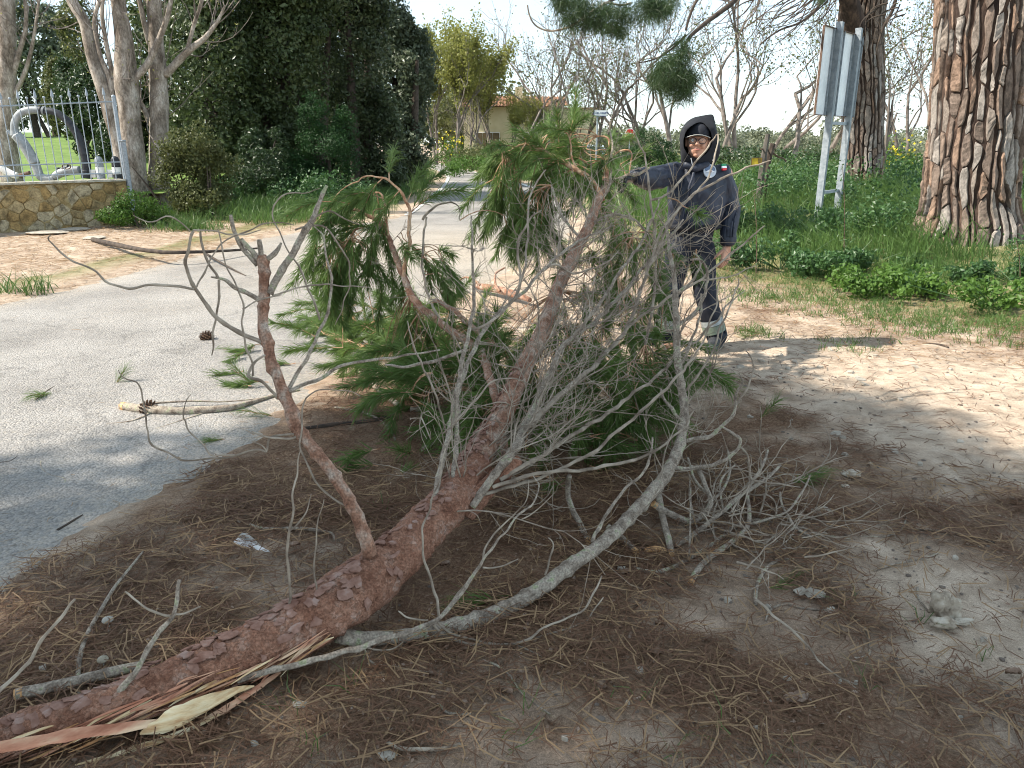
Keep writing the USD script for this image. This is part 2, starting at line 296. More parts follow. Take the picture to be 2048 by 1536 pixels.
M["red_paint"] = surf("red_paint", [(0, (0.55, 0.018, 0.025)), (1, (0.68, 0.03, 0.04))], 3, rough=0.4)
M["white_paint"] = surf("white_paint", [(0, (0.74, 0.75, 0.77)), (1, (0.84, 0.85, 0.86))], 3, rough=0.5)
M["blue_paint"] = surf("blue_paint", [(0, (0.02, 0.05, 0.16)), (1, (0.03, 0.07, 0.20))], 3, rough=0.5)
M["yellow_paint"] = surf("yellow_paint", [(0, (0.48, 0.33, 0.02)), (1, (0.66, 0.48, 0.05))], 10, rough=0.5)
M["old_post"] = surf("old_post", [(0, (0.045, 0.040, 0.034)), (1, (0.13, 0.115, 0.10))], 14, rough=0.9, bump=0.5, stretch=(1, 1, 0.2))
M["house_wall"] = surf("house_wall", [(0, (0.50, 0.43, 0.27)), (1, (0.64, 0.57, 0.40))], 0.8, rough=0.9, bump=0.2)
M["roof_tile"] = surf("roof_tile", [(0, (0.24, 0.125, 0.075)), (0.5, (0.34, 0.19, 0.115)), (1, (0.43, 0.27, 0.17))], 5, rough=0.9, island=0.5)
M["shutter"] = surf("shutter", [(0, (0.10, 0.075, 0.04)), (1, (0.16, 0.12, 0.07))], 5, rough=0.7)
M["jacket"] = surf("jacket", [(0, (0.0085, 0.0105, 0.019)), (0.6, (0.0145, 0.019, 0.034)), (1, (0.022, 0.029, 0.050))], 5, rough=0.55, spec=0.45, bump=0.35, bscale=22, dist=0.012, fine=(160, 0.15))
M["trouser"] = surf("trouser", [(0, (0.0065, 0.0075, 0.013)), (1, (0.014, 0.017, 0.028))], 6, rough=0.75, bump=0.4, bscale=20, dist=0.012)
M["hood"] = surf("hood", [(0, (0.006, 0.0065, 0.009)), (1, (0.014, 0.015, 0.020))], 8, rough=0.85, bump=0.3, bscale=40, dist=0.006)
M["cap"] = surf("cap", [(0, (0.010, 0.011, 0.016)), (1, (0.02, 0.021, 0.028))], 20, rough=0.8)
M["cap_edge"] = surf("cap_edge", [(0, (0.30, 0.29, 0.27)), (1, (0.40, 0.39, 0.36))], 20, rough=0.8)
M["skin"] = surf("skin", [(0, (0.36, 0.175, 0.115)), (0.5, (0.47, 0.255, 0.175)), (1, (0.54, 0.32, 0.23))], 16, rough=0.5, spec=0.4, bump=0.15, bscale=90, dist=0.003)
M["lip"] = surf("lip", [(0, (0.33, 0.12, 0.095)), (1, (0.38, 0.15, 0.12))], 20, rough=0.5)
M["hair"] = surf("hair", [(0, (0.10, 0.09, 0.08)), (1, (0.26, 0.25, 0.24))], 60, rough=0.8)
M["black"] = surf("black", [(0, (0.008, 0.008, 0.009)), (1, (0.016, 0.016, 0.018))], 10, rough=0.35)
M["boot"] = surf("boot", [(0, (0.012, 0.013, 0.016)), (1, (0.035, 0.037, 0.042))], 20, rough=0.55, bump=0.3)
M["boot_toe"] = surf("boot_toe", [(0, (0.055, 0.058, 0.065)), (1, (0.11, 0.115, 0.12))], 20, rough=0.5)
M["reflective"] = surf("reflective", [(0, (0.22, 0.245, 0.25)), (1, (0.31, 0.335, 0.34))], 30, rough=0.4)
M["reflective_green"] = surf("reflective_green", [(0, (0.12, 0.155, 0.12)), (1, (0.17, 0.205, 0.165))], 30, rough=0.5)
M["badge"] = surf("badge", [(0, (0.50, 0.54, 0.60)), (1, (0.60, 0.64, 0.70))], 10, rough=0.6)
M["badge_blue"] = surf("badge_blue", [(0, (0.10, 0.15, 0.24)), (1, (0.15, 0.20, 0.30))], 10, rough=0.6)
M["flag_green"] = surf("flag_green", [(0, (0.02, 0.20, 0.09)), (1, (0.03, 0.24, 0.11))], 10, rough=0.7)
M["cord"] = surf("cord", [(0, (0.30, 0.31, 0.33)), (1, (0.42, 0.43, 0.45))], 10, rough=0.7)
M["cone_scale"] = surf("cone_scale", [(0, (0.045, 0.024, 0.014)), (0.6, (0.12, 0.065, 0.036)), (1, (0.24, 0.15, 0.09))], 40, rough=0.8, island=0.4)
M["chip"] = surf("chip", [(0, (0.27, 0.235, 0.19)), (0.5, (0.42, 0.38, 0.32)), (1, (0.58, 0.55, 0.49))], 14, rough=0.85, bump=0.3, island=0.5)
M["dead_leaf"] = surf("dead_leaf", [(0, (0.17, 0.105, 0.068)), (0.6, (0.29, 0.20, 0.145)), (1, (0.38, 0.30, 0.24))], 20, rough=0.7, translucent=0.15, bump=0.3)
M["pebble"] = surf("pebble", [(0, (0.12, 0.095, 0.078)), (0.5, (0.22, 0.185, 0.155)), (0.85, (0.36, 0.33, 0.285)), (1, (0.60, 0.58, 0.54))], 8, rough=0.85, island=0.85)
M["bone_stone"] = surf("bone_stone", [(0, (0.16, 0.12, 0.085)), (0.45, (0.36, 0.30, 0.23)), (1, (0.52, 0.47, 0.39))], 14, rough=0.85, bump=0.9, bscale=40, dist=0.015)
M["mushroom"] = surf("mushroom", [(0, (0.25, 0.22, 0.18)), (1, (0.42, 0.39, 0.34))], 20, rough=0.6)
M["mushroom_brown"] = surf("mushroom_brown", [(0, (0.20, 0.17, 0.12)), (1, (0.34, 0.30, 0.23))], 20, rough=0.6)
M["car_paint"] = surf("car_paint", [(0, (0.42, 0.50, 0.56)), (1, (0.48, 0.56, 0.62))], 2, rough=0.25, spec=0.6)
M["car_glass"] = surf("car_glass", [(0, (0.02, 0.03, 0.035)), (1, (0.04, 0.055, 0.06))], 2, rough=0.06, spec=0.8)
M["lens"] = usdkit.material(stage, "/World/Looks/lens", {"f": ("fresnel", {"IOR": 1.5}), "t": ("transparent_bsdf", {}), "g": ("glossy_bsdf", {"roughness": 0.02}), "m": ("mix_closure", {})}, [("f.fac", "m.fac"), ("t.BSDF", "m.closure1"), ("g.BSDF", "m.closure2")], surface="m.closure")

# ground: bare dusty soil, dark needle mould and grassy earth, blended by where each lies
M["soil"] = usdkit.material(stage, "/World/Looks/soil", {
    "geo": ("geometry", {}), "li": ("attribute", {"attribute": "mould"}), "gr": ("attribute", {"attribute": "green"}),
    "n1": ("noise_texture", {"scale": 7.0, "detail": 8.0, "roughness": 0.62}), "n2": ("noise_texture", {"scale": 70.0, "detail": 6.0, "roughness": 0.7}), "v": ("voronoi_texture", {"scale": 95.0}), "n4": ("noise_texture", {"scale": 1.7, "detail": 6.0, "roughness": 0.62}),
    "dust": ("rgb_ramp", {"ramp": [(0.25, (0.230, 0.172, 0.125)), (0.5, (0.435, 0.345, 0.262)), (0.75, (0.58, 0.475, 0.375))]}),
    "mould": ("rgb_ramp", {"ramp": [(0.25, (0.040, 0.022, 0.013)), (0.46, (0.150, 0.088, 0.054)), (0.75, (0.34, 0.23, 0.15))]}),
    "earth": ("rgb_ramp", {"ramp": [(0.25, (0.10, 0.105, 0.040)), (0.5, (0.19, 0.18, 0.085)), (0.75, (0.31, 0.26, 0.155))]}),
    "a1": ("math", {"math_type": "multiply_add", "value2": 1.1, "value3": -0.55}), "a2": ("math", {"math_type": "add", "use_clamp": True}),
    "m1": ("mix", {}), "m2": ("mix", {}), "n5": ("noise_texture", {"scale": 260.0, "detail": 4.0, "roughness": 0.7}), "r5": ("map_range", {"from_min": 0.3, "from_max": 0.7, "to_min": 0.55, "to_max": 1.42}), "v5": ("vector_math", {"math_type": "scale"}), "sp": ("rgb_ramp", {"ramp": [(0.0, (1.5, 1.5, 1.5)), (0.10, (1.2, 1.2, 1.2)), (0.22, (0.95, 0.95, 0.95)), (0.5, (1.0, 1.0, 1.0)), (1.0, (0.8, 0.8, 0.8))]}),
    "m3": ("mix", {"mix_type": "multiply", "fac": 0.9}), "ad": ("math", {"math_type": "multiply_add", "value2": 0.6}),
    "b": ("bump", {"strength": 0.9, "distance": 0.02}), "p": ("principled_bsdf", {"roughness": 0.95, "specular_ior_level": 0.15}),
}, [("geo.position", "n1.vector"), ("geo.position", "n2.vector"), ("geo.position", "v.vector"), ("geo.position", "n4.vector"), ("n1.fac", "dust.fac"), ("n2.fac", "mould.fac"), ("n1.fac", "earth.fac"),
    ("n4.fac", "a1.value1"), ("a1.value", "a2.value1"), ("li.fac", "a2.value2"), ("a2.value", "m1.fac"), ("dust.color", "m1.color1"), ("mould.color", "m1.color2"),
    ("gr.fac", "m2.fac"), ("m1.color", "m2.color1"), ("earth.color", "m2.color2"), ("v.distance", "sp.fac"), ("m2.color", "m3.color1"), ("sp.color", "m3.color2"), ("geo.position", "n5.vector"), ("n5.fac", "r5.value"), ("m3.color", "v5.vector1"), ("r5.result", "v5.scale"), ("v5.vector", "p.base_color"),
    ("n2.fac", "ad.value1"), ("n1.fac", "ad.value3"), ("ad.value", "b.height"), ("b.normal", "p.normal")], surface="p.BSDF")
M["asphalt"] = usdkit.material(stage, "/World/Looks/asphalt", {
    "geo": ("geometry", {}), "dirt": ("attribute", {"attribute": "dirt"}), "v": ("voronoi_texture", {"scale": 85.0}), "n": ("noise_texture", {"scale": 0.9, "detail": 7.0, "roughness": 0.6}), "n2": ("noise_texture", {"scale": 45.0, "detail": 4.0}),
    "grey": ("rgb_ramp", {"ramp": [(0.3, (0.158, 0.148, 0.138)), (0.5, (0.225, 0.212, 0.198)), (0.7, (0.285, 0.270, 0.252))]}),
    "st": ("separate_color", {}), "sr": ("map_range", {"to_min": 0.78, "to_max": 1.25}), "gp": ("rgb_ramp", {"ramp": [(0.0, (1.1, 1.1, 1.1)), (0.6, (1.0, 1.0, 1.0)), (0.9, (0.62, 0.62, 0.62)), (1.0, (0.5, 0.5, 0.5))]}),
    "vm": ("vector_math", {"math_type": "scale"}), "mx": ("mix", {"mix_type": "multiply", "fac": 0.9}), "dr": ("rgb_ramp", {"ramp": [(0.3, (0.26, 0.215, 0.165)), (0.7, (0.43, 0.37, 0.295))]}),
    "ck": ("voronoi_texture", {"scale": 0.55, "feature": "distance_to_edge", "randomness": 1.0}), "cn": ("noise_texture", {"scale": 3.0, "detail": 6.0}), "cs": ("vector_math", {"math_type": "scale", "scale": 0.7}), "cv": ("vector_math", {"math_type": "add"}), "cr": ("rgb_ramp", {"ramp": [(0.0, (0.30, 0.30, 0.30)), (0.004, (0.45, 0.45, 0.45)), (0.012, (1, 1, 1)), (1.0, (1, 1, 1))]}), "mc": ("mix", {"mix_type": "multiply", "fac": 0.35}), "da": ("math", {"math_type": "multiply_add", "value2": 1.4, "value3": -0.7}), "db": ("math", {"math_type": "add", "use_clamp": True}), "m2": ("mix", {}),
    "inv": ("math", {"math_type": "subtract", "value1": 1.0}), "b": ("bump", {"strength": 0.8, "distance": 0.008}), "p": ("principled_bsdf", {"roughness": 0.85, "specular_ior_level": 0.3}),
}, [("geo.position", "v.vector"), ("geo.position", "n.vector"), ("geo.position", "n2.vector"), ("n.fac", "grey.fac"), ("v.color", "st.color"), ("st.r", "sr.value"), ("grey.color", "vm.vector1"), ("sr.result", "vm.scale"), ("v.distance", "gp.fac"),
    ("vm.vector", "mx.color1"), ("gp.color", "mx.color2"), ("n2.fac", "dr.fac"), ("n2.fac", "da.value1"), ("da.value", "db.value1"), ("dirt.fac", "db.value2"), ("db.value", "m2.fac"), ("mx.color", "m2.color1"), ("dr.color", "m2.color2"), ("geo.position", "cn.vector"), ("cn.color", "cs.vector1"), ("geo.position", "cv.vector1"), ("cs.vector", "cv.vector2"), ("cv.vector", "ck.vector"), ("ck.distance", "cr.fac"), ("m2.color", "mc.color1"), ("cr.color", "mc.color2"), ("mc.color", "p.base_color"),
    ("v.distance", "inv.value2"), ("inv.value", "b.height"), ("b.normal", "p.normal")], surface="p.BSDF")
M["lawn"] = surf("lawn", [(0, (0.070, 0.125, 0.022)), (1, (0.140, 0.205, 0.042))], 3, rough=0.8, coord="world", bump=0.5)
M["sand"] = surf("sand", [(0, (0.52, 0.46, 0.36)), (1, (0.68, 0.62, 0.51))], 1.5, rough=0.95, coord="world")
# ---------------------------------------------------------------- the setting: ground, road, lawn, track
ROADPX_NEAR = [(0, 1255), (150, 1150), (300, 1055), (450, 960), (560, 892), (640, 830), (700, 782), (800, 692), (900, 622), (1000, 570), (1100, 520), (1165, 457), (1128, 402), (1052, 368), (985, 352), (930, 338), (850, 325)]
ROADPX_LEFT = [(0, 600), (130, 575), (330, 522), (500, 478), (620, 455), (735, 447), (800, 430), (850, 395), (880, 370), (888, 355), (872, 342), (840, 332), (790, 322)]
near_edge = np.array([flat(*p)[:2] for p in ROADPX_NEAR]); near_edge = np.vstack([near_edge[0] + (near_edge[0] - near_edge[3]) * 3.2, near_edge, near_edge[-1] + (-9, 4), near_edge[-1] + (-30, 9)])
left_edge = np.array([flat(*p)[:2] for p in ROADPX_LEFT]); left_edge = np.vstack([left_edge[0] + (left_edge[0] - left_edge[3]) * 2.2, left_edge, left_edge[-1] + (-9, 2.5), left_edge[-1] + (-30, 6)])
def smooth_line(p, n):
    s = np.r_[0, np.cumsum(np.linalg.norm(np.diff(p, axis=0), axis=1))]
    return PchipInterpolator(s, p)(np.linspace(0, 1, n) ** 1.25 * s[-1])
near_edge, left_edge = smooth_line(near_edge, 160), smooth_line(left_edge, 160)
road_poly = Polygon(np.vstack([near_edge, left_edge[::-1]])).buffer(0)
VERGEPX = [(2300, 700), (2048, 660), (1850, 634), (1700, 612), (1560, 588), (1480, 570), (1330, 540), (1230, 500), (1185, 455), (1140, 400), (1056, 366), (988, 351), (930, 337)]
verge_line = np.array([flat(*p)[:2] for p in VERGEPX])
verge_poly = Polygon(np.vstack([verge_line, [(-5, 66), (-5, 140), (90, 140), (90, 4)]])).buffer(0)
def wob(P, s, seed): return meshkit.fbm(np.c_[np.asarray(P) * s, np.zeros(len(P))], 4, seed)
def verge_depth(P):
    d = seg_dist(P, verge_line)
    return np.where(inside(verge_poly, P), d, -d)
def in_road(P):
    d = seg_dist(P, np.vstack([near_edge[::4], near_edge[-1:]])); e = seg_dist(P, np.vstack([left_edge[::4], left_edge[-1:]]))
    s = np.minimum(d, e)
    return np.where(inside(road_poly, P), s, -s)
def hz(P):
    P = np.atleast_2d(P)[:, :2]
    z = 0.30 * sstep(0.0, 4.5, verge_depth(P)) + 0.16 * (wob(P, 0.5, 3) - 0.5) * sstep(0.3, 2, verge_depth(P))
    r = in_road(P)
    rough = 0.050 * (wob(P, 2.3, 5) - 0.5) + 0.020 * (wob(P, 11, 6) - 0.5)
    z = z + rough * sstep(0.05, -0.5, r) - 0.020 + 0.046 * sstep(0.16, -0.20, r - 0.17 - 0.35 * np.clip(wob(P, 1.7, 8) - 0.42, 0, 1) - 0.35 * np.clip(wob(P, 7.0, 9) - 0.45, 0, 1))
    # a shallow hollow under the fallen trunk
    h0 = flat(860, 1160)[:2]
    z = z - 0.05 * np.exp(-((P - h0) ** 2).sum(1) / 0.10)
    return z
def on_ground(u, v):
    p = flat(u, v)
    for _ in range(4): p = flat(u, v, float(hz(p[None])[0]))
    return p
def ax(*pieces): return np.concatenate([np.arange(a, b, s) for a, b, s in pieces] + [[pieces[-1][1]]])
gx = ax((-600, -60, 60), (-60, -8, 1.6), (-8, -3, 0.2), (-3, 4.6, 0.04), (4.6, 10, 0.18), (10, 60, 1.6), (60, 600, 60))
gy = ax((-60, -6, 6), (-6, 1, 0.25), (1, 6.6, 0.04), (6.6, 14, 0.12), (14, 30, 0.4), (30, 130, 2.5), (130, 900, 70))
X, Y = np.meshgrid(gx, gy, indexing="ij"); G = np.c_[X.ravel(), Y.ravel()]
GZ = hz(G)
ii, jj = np.meshgrid(np.arange(len(gx) - 1), np.arange(len(gy) - 1), indexing="ij"); a = ii * len(gy) + jj
gf = np.stack([a, a + len(gy), a + len(gy) + 1, a + 1], -1).reshape(-1, 4)
MOULD = [(250, 1300, 0.5, 0.8), (520, 1020, 0.4, 0.7), (900, 1120, 0.55, 0.8), (760, 830, 0.6, 0.75), (1100, 1010, 0.6, 0.75), (800, 1420, 0.35, 0.45), (1300, 1420, 0.35, 0.55), (1560, 1380, 0.3, 0.7), (1900, 1450, 0.35, 0.55), (1600, 1000, 0.7, 0.35), (1900, 1010, 0.8, 0.75),
         (1560, 860, 0.6, 0.7), (1500, 780, 0.6, 0.5), (1300, 900, 0.6, 0.7), (1180, 1250, 0.4, 0.55), (1450, 1180, 0.35, 0.35), (650, 950, 0.6, 0.6), (100, 1450, 0.4, 0.5)]
DUST = [(1750, 1120, 0.4, 0.32), (1450, 1290, 0.3, 0.25), (1250, 1480, 0.28, 0.35), (1850, 850, 1.3, 0.9), (1700, 760, 1.2, 0.5), (1700, 1330, 0.25, 0.25), (640, 1120, 0.25, 0.35), (2000, 1200, 0.35, 0.25), (1780, 1290, 0.25, 0.2)]
def mould_at(P):
    m = np.full(len(P), 0.31)
    for u, v, r, k in MOULD: m += k * np.exp(-((P - flat(u, v)[:2]) ** 2).sum(1) / r ** 2)
    for u, v, r, k in DUST: m -= k * np.exp(-((P - flat(u, v)[:2]) ** 2).sum(1) / r ** 2)
    m = m + 1.0 * (wob(P, 2.6, 21) - 0.5) + 0.9 * (wob(P, 8, 22) - 0.5)
    return np.clip(m, 0, 1) * sstep(9, 5.5, P[:, 1]) + 0.22 * sstep(5.5, 9, P[:, 1])
gpath = solo("ground", (np.c_[G, GZ], gf), M["soil"], kind="structure", smooth=True)
def primvar(path, name, val):
    UsdGeom.PrimvarsAPI(stage.GetPrimAtPath(path)).CreatePrimvar(name, Sdf.ValueTypeNames.FloatArray, "vertex").Set(Vt.FloatArray.FromNumpy(np.asarray(val, np.float32)))
lv_poly = Polygon(np.vstack([left_edge[20:], [(-60, 75), (-60, 18), (-7.5, 16.5), (-5.2, 15.6)]])).buffer(0)
green = np.maximum(sstep(-0.3, 0.7, verge_depth(G) + 1.2 * (wob(G, 1.1, 31) - 0.5)), sstep(0.0, 0.8, np.where(inside(lv_poly, G), seg_dist(G, left_edge), -1)))
primvar(gpath, "mould", mould_at(G)); primvar(gpath, "green", green)

# road: one sheet of old chip asphalt, 4 mm above level ground
n_across = 26
rv = np.concatenate([near_edge + (left_edge - near_edge) * t for t in np.linspace(-0.02, 1.02, n_across)])
ri, rj = np.meshgrid(np.arange(n_across - 1), np.arange(159), indexing="ij"); ra = ri * 160 + rj
rq = np.stack([ra, ra + 1, ra + 161, ra + 160], -1).reshape(-1, 4)
rmid = in_road(rv)
rz = 0.004 + 0.012 * np.clip(rmid / 2, 0, 1)
rpath = solo("road", (np.c_[rv, rz], rq), M["asphalt"], kind="structure", smooth=True)
junction = flat(960, 500)[:2]
dirt = 0.75 * np.exp(-((rv - junction) ** 2).sum(1) / 3.2 ** 2) + 0.55 * sstep(0.7, 0.0, rmid) + 0.25 * (wob(rv, 0.8, 41) - 0.45) - 0.25 * sstep(15, 19, rv[:, 1])
primvar(rpath, "dirt", np.clip(dirt, 0, 0.9))
def line_mark(edge, i0, i1, off0, off1):
    P = edge[i0:i1]; t = unit(np.gradient(P, axis=0)); nrm = np.c_[t[:, 1], -t[:, 0]]
    A, B = P + nrm * off0, P + nrm * off1
    v = np.vstack([np.c_[A, np.full(len(P), 0.024)], np.c_[B, np.full(len(P), 0.024)]]); k = np.arange(len(P) - 1); n = len(P)
    return v, np.stack([k, k + 1, k + 1 + n, k + n], 1)
M["road_line"] = usdkit.material(stage, "/World/Looks/road_line", {"g": ("geometry", {}), "n": ("noise_texture", {"scale": 5.0, "detail": 5.0}), "r": ("rgb_ramp", {"ramp": [(0.38, (0, 0, 0)), (0.55, (1, 1, 1))]}), "t": ("transparent_bsdf", {}), "d": ("diffuse_bsdf", {"color": (0.62, 0.62, 0.60)}), "m": ("mix_closure", {})},
                                [("g.position", "n.vector"), ("n.fac", "r.fac"), ("r.color", "m.fac"), ("t.BSDF", "m.closure1"), ("d.BSDF", "m.closure2")], surface="m.closure")
iL = [int(np.argmin(np.linalg.norm(left_edge - flat(*q)[:2], axis=1))) for q in ((800, 430), (790, 322))]
solo("road_marking", line_mark(left_edge, iL[0], iL[1], 0.12, 0.26), M["road_line"], kind="structure")
iN = [int(np.argmin(np.linalg.norm(near_edge - flat(*q)[:2], axis=1))) for q in ((1090, 385), (850, 325))]
solo("road_marking", line_mark(near_edge, iN[0], iN[1], -0.30, -0.14), M["road_line"], kind="structure")

# lawn rising behind the wall, sandy track beyond the verge
lx, ly = np.linspace(-42, -7.6, 40), np.linspace(17.2, 46, 30)
LX, LY = np.meshgrid(lx, ly, indexing="ij"); LZ = 0.55 + 0.055 * (LY - 17.2) + 0.25 * (meshkit.fbm(np.stack([LX * 0.3, LY * 0.3, 0 * LX], -1), 3, 9) - 0.5)
li_, lj_ = np.meshgrid(np.arange(39), np.arange(29), indexing="ij"); la = li_ * 30 + lj_
solo("lawn", (np.stack([LX, LY, LZ], -1).reshape(-1, 3), np.stack([la, la + 30, la + 31, la + 1], -1).reshape(-1, 4)), M["lawn"], kind="structure", smooth=True)
tr = np.array([at(1478, 352, 34), at(1560, 350, 35), at(1640, 350, 36), at(1700, 350, 37)]); tr2 = np.array([at(1470, 336, 50), at(1560, 335, 50), at(1640, 335, 51), at(1720, 334, 52)])
tz = hz(np.vstack([tr, tr2])[:, :2]) + 0.05
tm = np.vstack([tr, tr2]); tm[:, 2] = np.where(np.arange(8) < 4, tz + 0.10, tz + 0.34)
solo("track", (tm, np.array([[0, 1, 5, 4], [1, 2, 6, 5], [2, 3, 7, 6]])), M["sand"], kind="structure")

# ---------------------------------------------------------------- loose ground cover that nobody could count
def sample(n, x0, x1, y0, y1, dens, g):
    P = np.c_[g.uniform(x0, x1, n), g.uniform(y0, y1, n)]
    return P[g.random(n) < dens(P)]
def lay(P, lmin, lmax, w, g, lift=0.012):
    n = len(P); th = g.uniform(0, 2 * np.pi, n)
    d = np.c_[np.cos(th), np.sin(th), g.normal(0, 0.10, n)]
    z = hz(P) + g.uniform(0.002, lift, n)
    z = np.maximum(z, 0.006)
    bend = np.c_[-np.sin(th), np.cos(th), np.zeros(n)] * g.normal(0, 0.45, n)[:, None] - np.c_[np.zeros((n, 2)), d[:, 2]]
    side = np.c_[-np.sin(th), np.cos(th), g.normal(0, 0.4, n)]
    return strips(np.c_[P, z], d, g.uniform(lmin, lmax, n), w, bend, side, g)
g1 = np.random.default_rng(11)
def d_dirt(P): return (in_road(P) < 0.10 + 0.8 * (wob(P, 2.0, 33) - 0.45)) * np.clip((mould_at(P) - 0.12) * (0.35 + 1.5 * sstep(0.38, 0.62, wob(P, 3.4, 36))), 0.08, 0.8) * (verge_depth(P) < 0.8)
A = sample(46000, -2.6, 2.8, 1.2, 3.2, d_dirt, g1); B = sample(56000, -1.8, 4.6, 3.0, 7.5, d_dirt, g1)
L_ = sample(12000, -2.6, 2.8, 1.2, 3.6, lambda P: np.maximum(d_dirt(P), 0.18 * (in_road(P) < 0)), g1)
PALE = lay(L_, 0.08, 0.18, 0.0044, g1, 0.05)
mb = MB().add(lay(A, 0.03, 0.13, 0.0034, g1, 0.045)).add(lay(B, 0.05, 0.14, 0.0046, g1, 0.045))
solo("needle_litter", mb, M["litter"], "brown fallen pine needles matted over the dirt around the trunk", "pine needles", kind="stuff")
def d_road(P): return (in_road(P) > 0.0) * np.clip(0.10 + 0.9 * (wob(P * np.array([1.0, 0.35]), 1.5, 52) - 0.42) * 3 * (0.25 + 0.75 * sstep(1.2, 0.2, in_road(P))) + 0.6 * sstep(0.9, 0.0, in_road(P)) * (P[:, 1] < 7), 0, 1)
A = sample(13000, -5.0, 0.5, 1.6, 13, d_road, g1)
STREAK = [np.array([flat(*p)[:2] for p in q]) for q in ([(-200, 740), (0, 688), (120, 655), (250, 622), (370, 585), (480, 545), (640, 505)], [(0, 845), (150, 800), (300, 730), (420, 675), (560, 610), (700, 560)])]
A2 = sample(16000, -5.0, 0.5, 3.5, 14, lambda P: np.clip(sum(np.exp(-(seg_dist(P, q) / 0.22) ** 2) * k for q, k in zip(STREAK, (1.0, 0.5))) * (0.1 + 2.0 * (wob(P, 1.8, 57) - 0.30)), 0, 1), g1)
def d_shoulder(P): return (in_road(P) < 0.25) * (P[:, 0] < -3) * np.clip(0.35 + 1.6 * (wob(P, 1.1, 53) - 0.35), 0, 1)
B = sample(26000, -10.5, -3.6, 6.0, 16.5, d_shoulder, g1)
def d_sun(P): return (in_road(P) < 0.1) * np.clip(1.2 - np.abs(verge_depth(P) + 0.6) * 0.55, 0.05, 1) * np.clip(0.2 + 2.2 * (wob(P, 1.4, 54) - 0.35), 0, 1)
Cc = sample(26000, 0.6, 6.0, 5.4, 10.5, d_sun, g1)
mb = MB().add(PALE).add(lay(A, 0.06, 0.13, 0.003, g1)).add(lay(A2, 0.05, 0.12, 0.0055, g1)).add(lay(B, 0.08, 0.17, 0.007, g1, 0.03)).add(lay(Cc, 0.07, 0.15, 0.0042, g1, 0.03))
solo("dry_needle_straw", mb, M["straw"], "pale dry straw and needles strewn over road, shoulder and sunny dirt", "straw", kind="stuff")
# crumbs of bark, chaff and leaf bits lying flat
def crumbs(P, smin, smax, g):
    n = len(P); nr = np.c_[g.normal(0, 0.25, (n, 2)), np.ones(n)]; p = np.c_[P, hz(P) + 0.006]
    return leaf_quads(p, g.uniform(smin, smax, n) * g.uniform(0.5, 1, n), g, 0, 0.6, nr * 3)
A = sample(17000, -2.6, 2.8, 1.2, 3.2, d_dirt, g1); B = sample(11000, -1.6, 5.2, 3.0, 8.5, d_dirt, g1)
solo("bark_chaff", MB().add(crumbs(A, 0.004, 0.026, g1)).add(crumbs(B, 0.006, 0.026, g1)), M["dead_leaf"], "flat brown crumbs of bark and leaf in the dirt", "leaf litter", kind="stuff")
# small stones
def stones(P, smin, smax, g, flatness=0.6):
    ico = trimesh.creation.icosphere(0 if smax < 0.012 else 1, 1.0); V, Fc = np.array(ico.vertices), np.array(ico.faces)
    n = len(P); s = g.uniform(0, 1, n) ** 3 * (smax - smin) + smin
    k = 1 + 0.35 * (g.random((n, len(V))) - 0.5)
    sc = np.stack([s * g.uniform(0.7, 1.3, n), s * g.uniform(0.7, 1.3, n), s * flatness * g.uniform(0.6, 1.2, n)], 1)
    v = V[None] * k[..., None] * sc[:, None]
    v[..., :2] += P[:, None]; v[..., 2] += (hz(P) + s * 0.15)[:, None]
    return v.reshape(-1, 3), (np.arange(n)[:, None, None] * len(V) + Fc[None]).reshape(-1, 3)
A = sample(3600, -2.4, 2.6, 1.2, 3.2, lambda P: (in_road(P) < -0.05) * np.clip(1.1 - mould_at(P), 0.15, 1), g1); B = sample(3000, 0.2, 5.5, 3.0, 8.0, lambda P: (in_road(P) < -0.05) * np.clip(1.1 - mould_at(P), 0.1, 1) * (verge_depth(P) < 0.3), g1)
solo("gravel", MB().add(stones(A, 0.002, 0.010, g1)).add(stones(B[:1700], 0.003, 0.013, g1)), M["pebble"], "small stones and grit scattered through the bare dirt", "gravel", kind="stuff")

# grass
g2 = np.random.default_rng(12)
def grass(P, hmin, hmax, w, g, wind=(-0.25, 0.05), lean=0.35, hmul=None):
    n = len(P); d = np.c_[g.normal(0, lean, n), g.normal(0, lean, n), np.ones(n)]
    h = g.uniform(hmin, hmax, n) * (1 if hmul is None else hmul)
    bend = np.c_[g.normal(wind[0], 0.55, n), g.normal(wind[1], 0.55, n), g.uniform(-0.7, 0.0, n)]
    z = np.maximum(hz(P), 0.0) - 0.01
    return strips(np.c_[P, z], d, h, w * g.uniform(0.6, 1.3, n), bend, None, g)
def tufts(P, k, r, g): return (P[:, None] + g.normal(0, r, (len(P), k, 2))).reshape(-1, 2)
def vd(P): return verge_depth(P)
T = sample(5200, 0.8, 11, 6.0, 13, lambda P: np.clip(sstep(-1.1, 0.8, vd(P) + 2.6 * (wob(P, 0.9, 61) - 0.5)) * (0.25 + 1.5 * sstep(0.35, 0.6, wob(P, 1.6, 62))), 0, 1), g2)
P = tufts(T, 12, 0.05, g2); hm = (0.35 + 0.9 * sstep(0.2, 2.5, verge_depth(P))) * np.where((P[:, 0] > 5.2) & (P[:, 1] < 10.6), 0.45, 1.0) 
mb = MB().add(grass(P, 0.10, 0.34, 0.0065, g2, hmul=hm))
T = sample(3400, 2.2, 14, 9, 21, lambda P: sstep(0.6, 2.0, vd(P)) * (1 - 0.92 * (P[:, 0] > 5.6) * (P[:, 1] < 11.2)) * (0.4 + 0.6 * sstep(0.4, 0.6, wob(P, 0.7, 63))), g2)
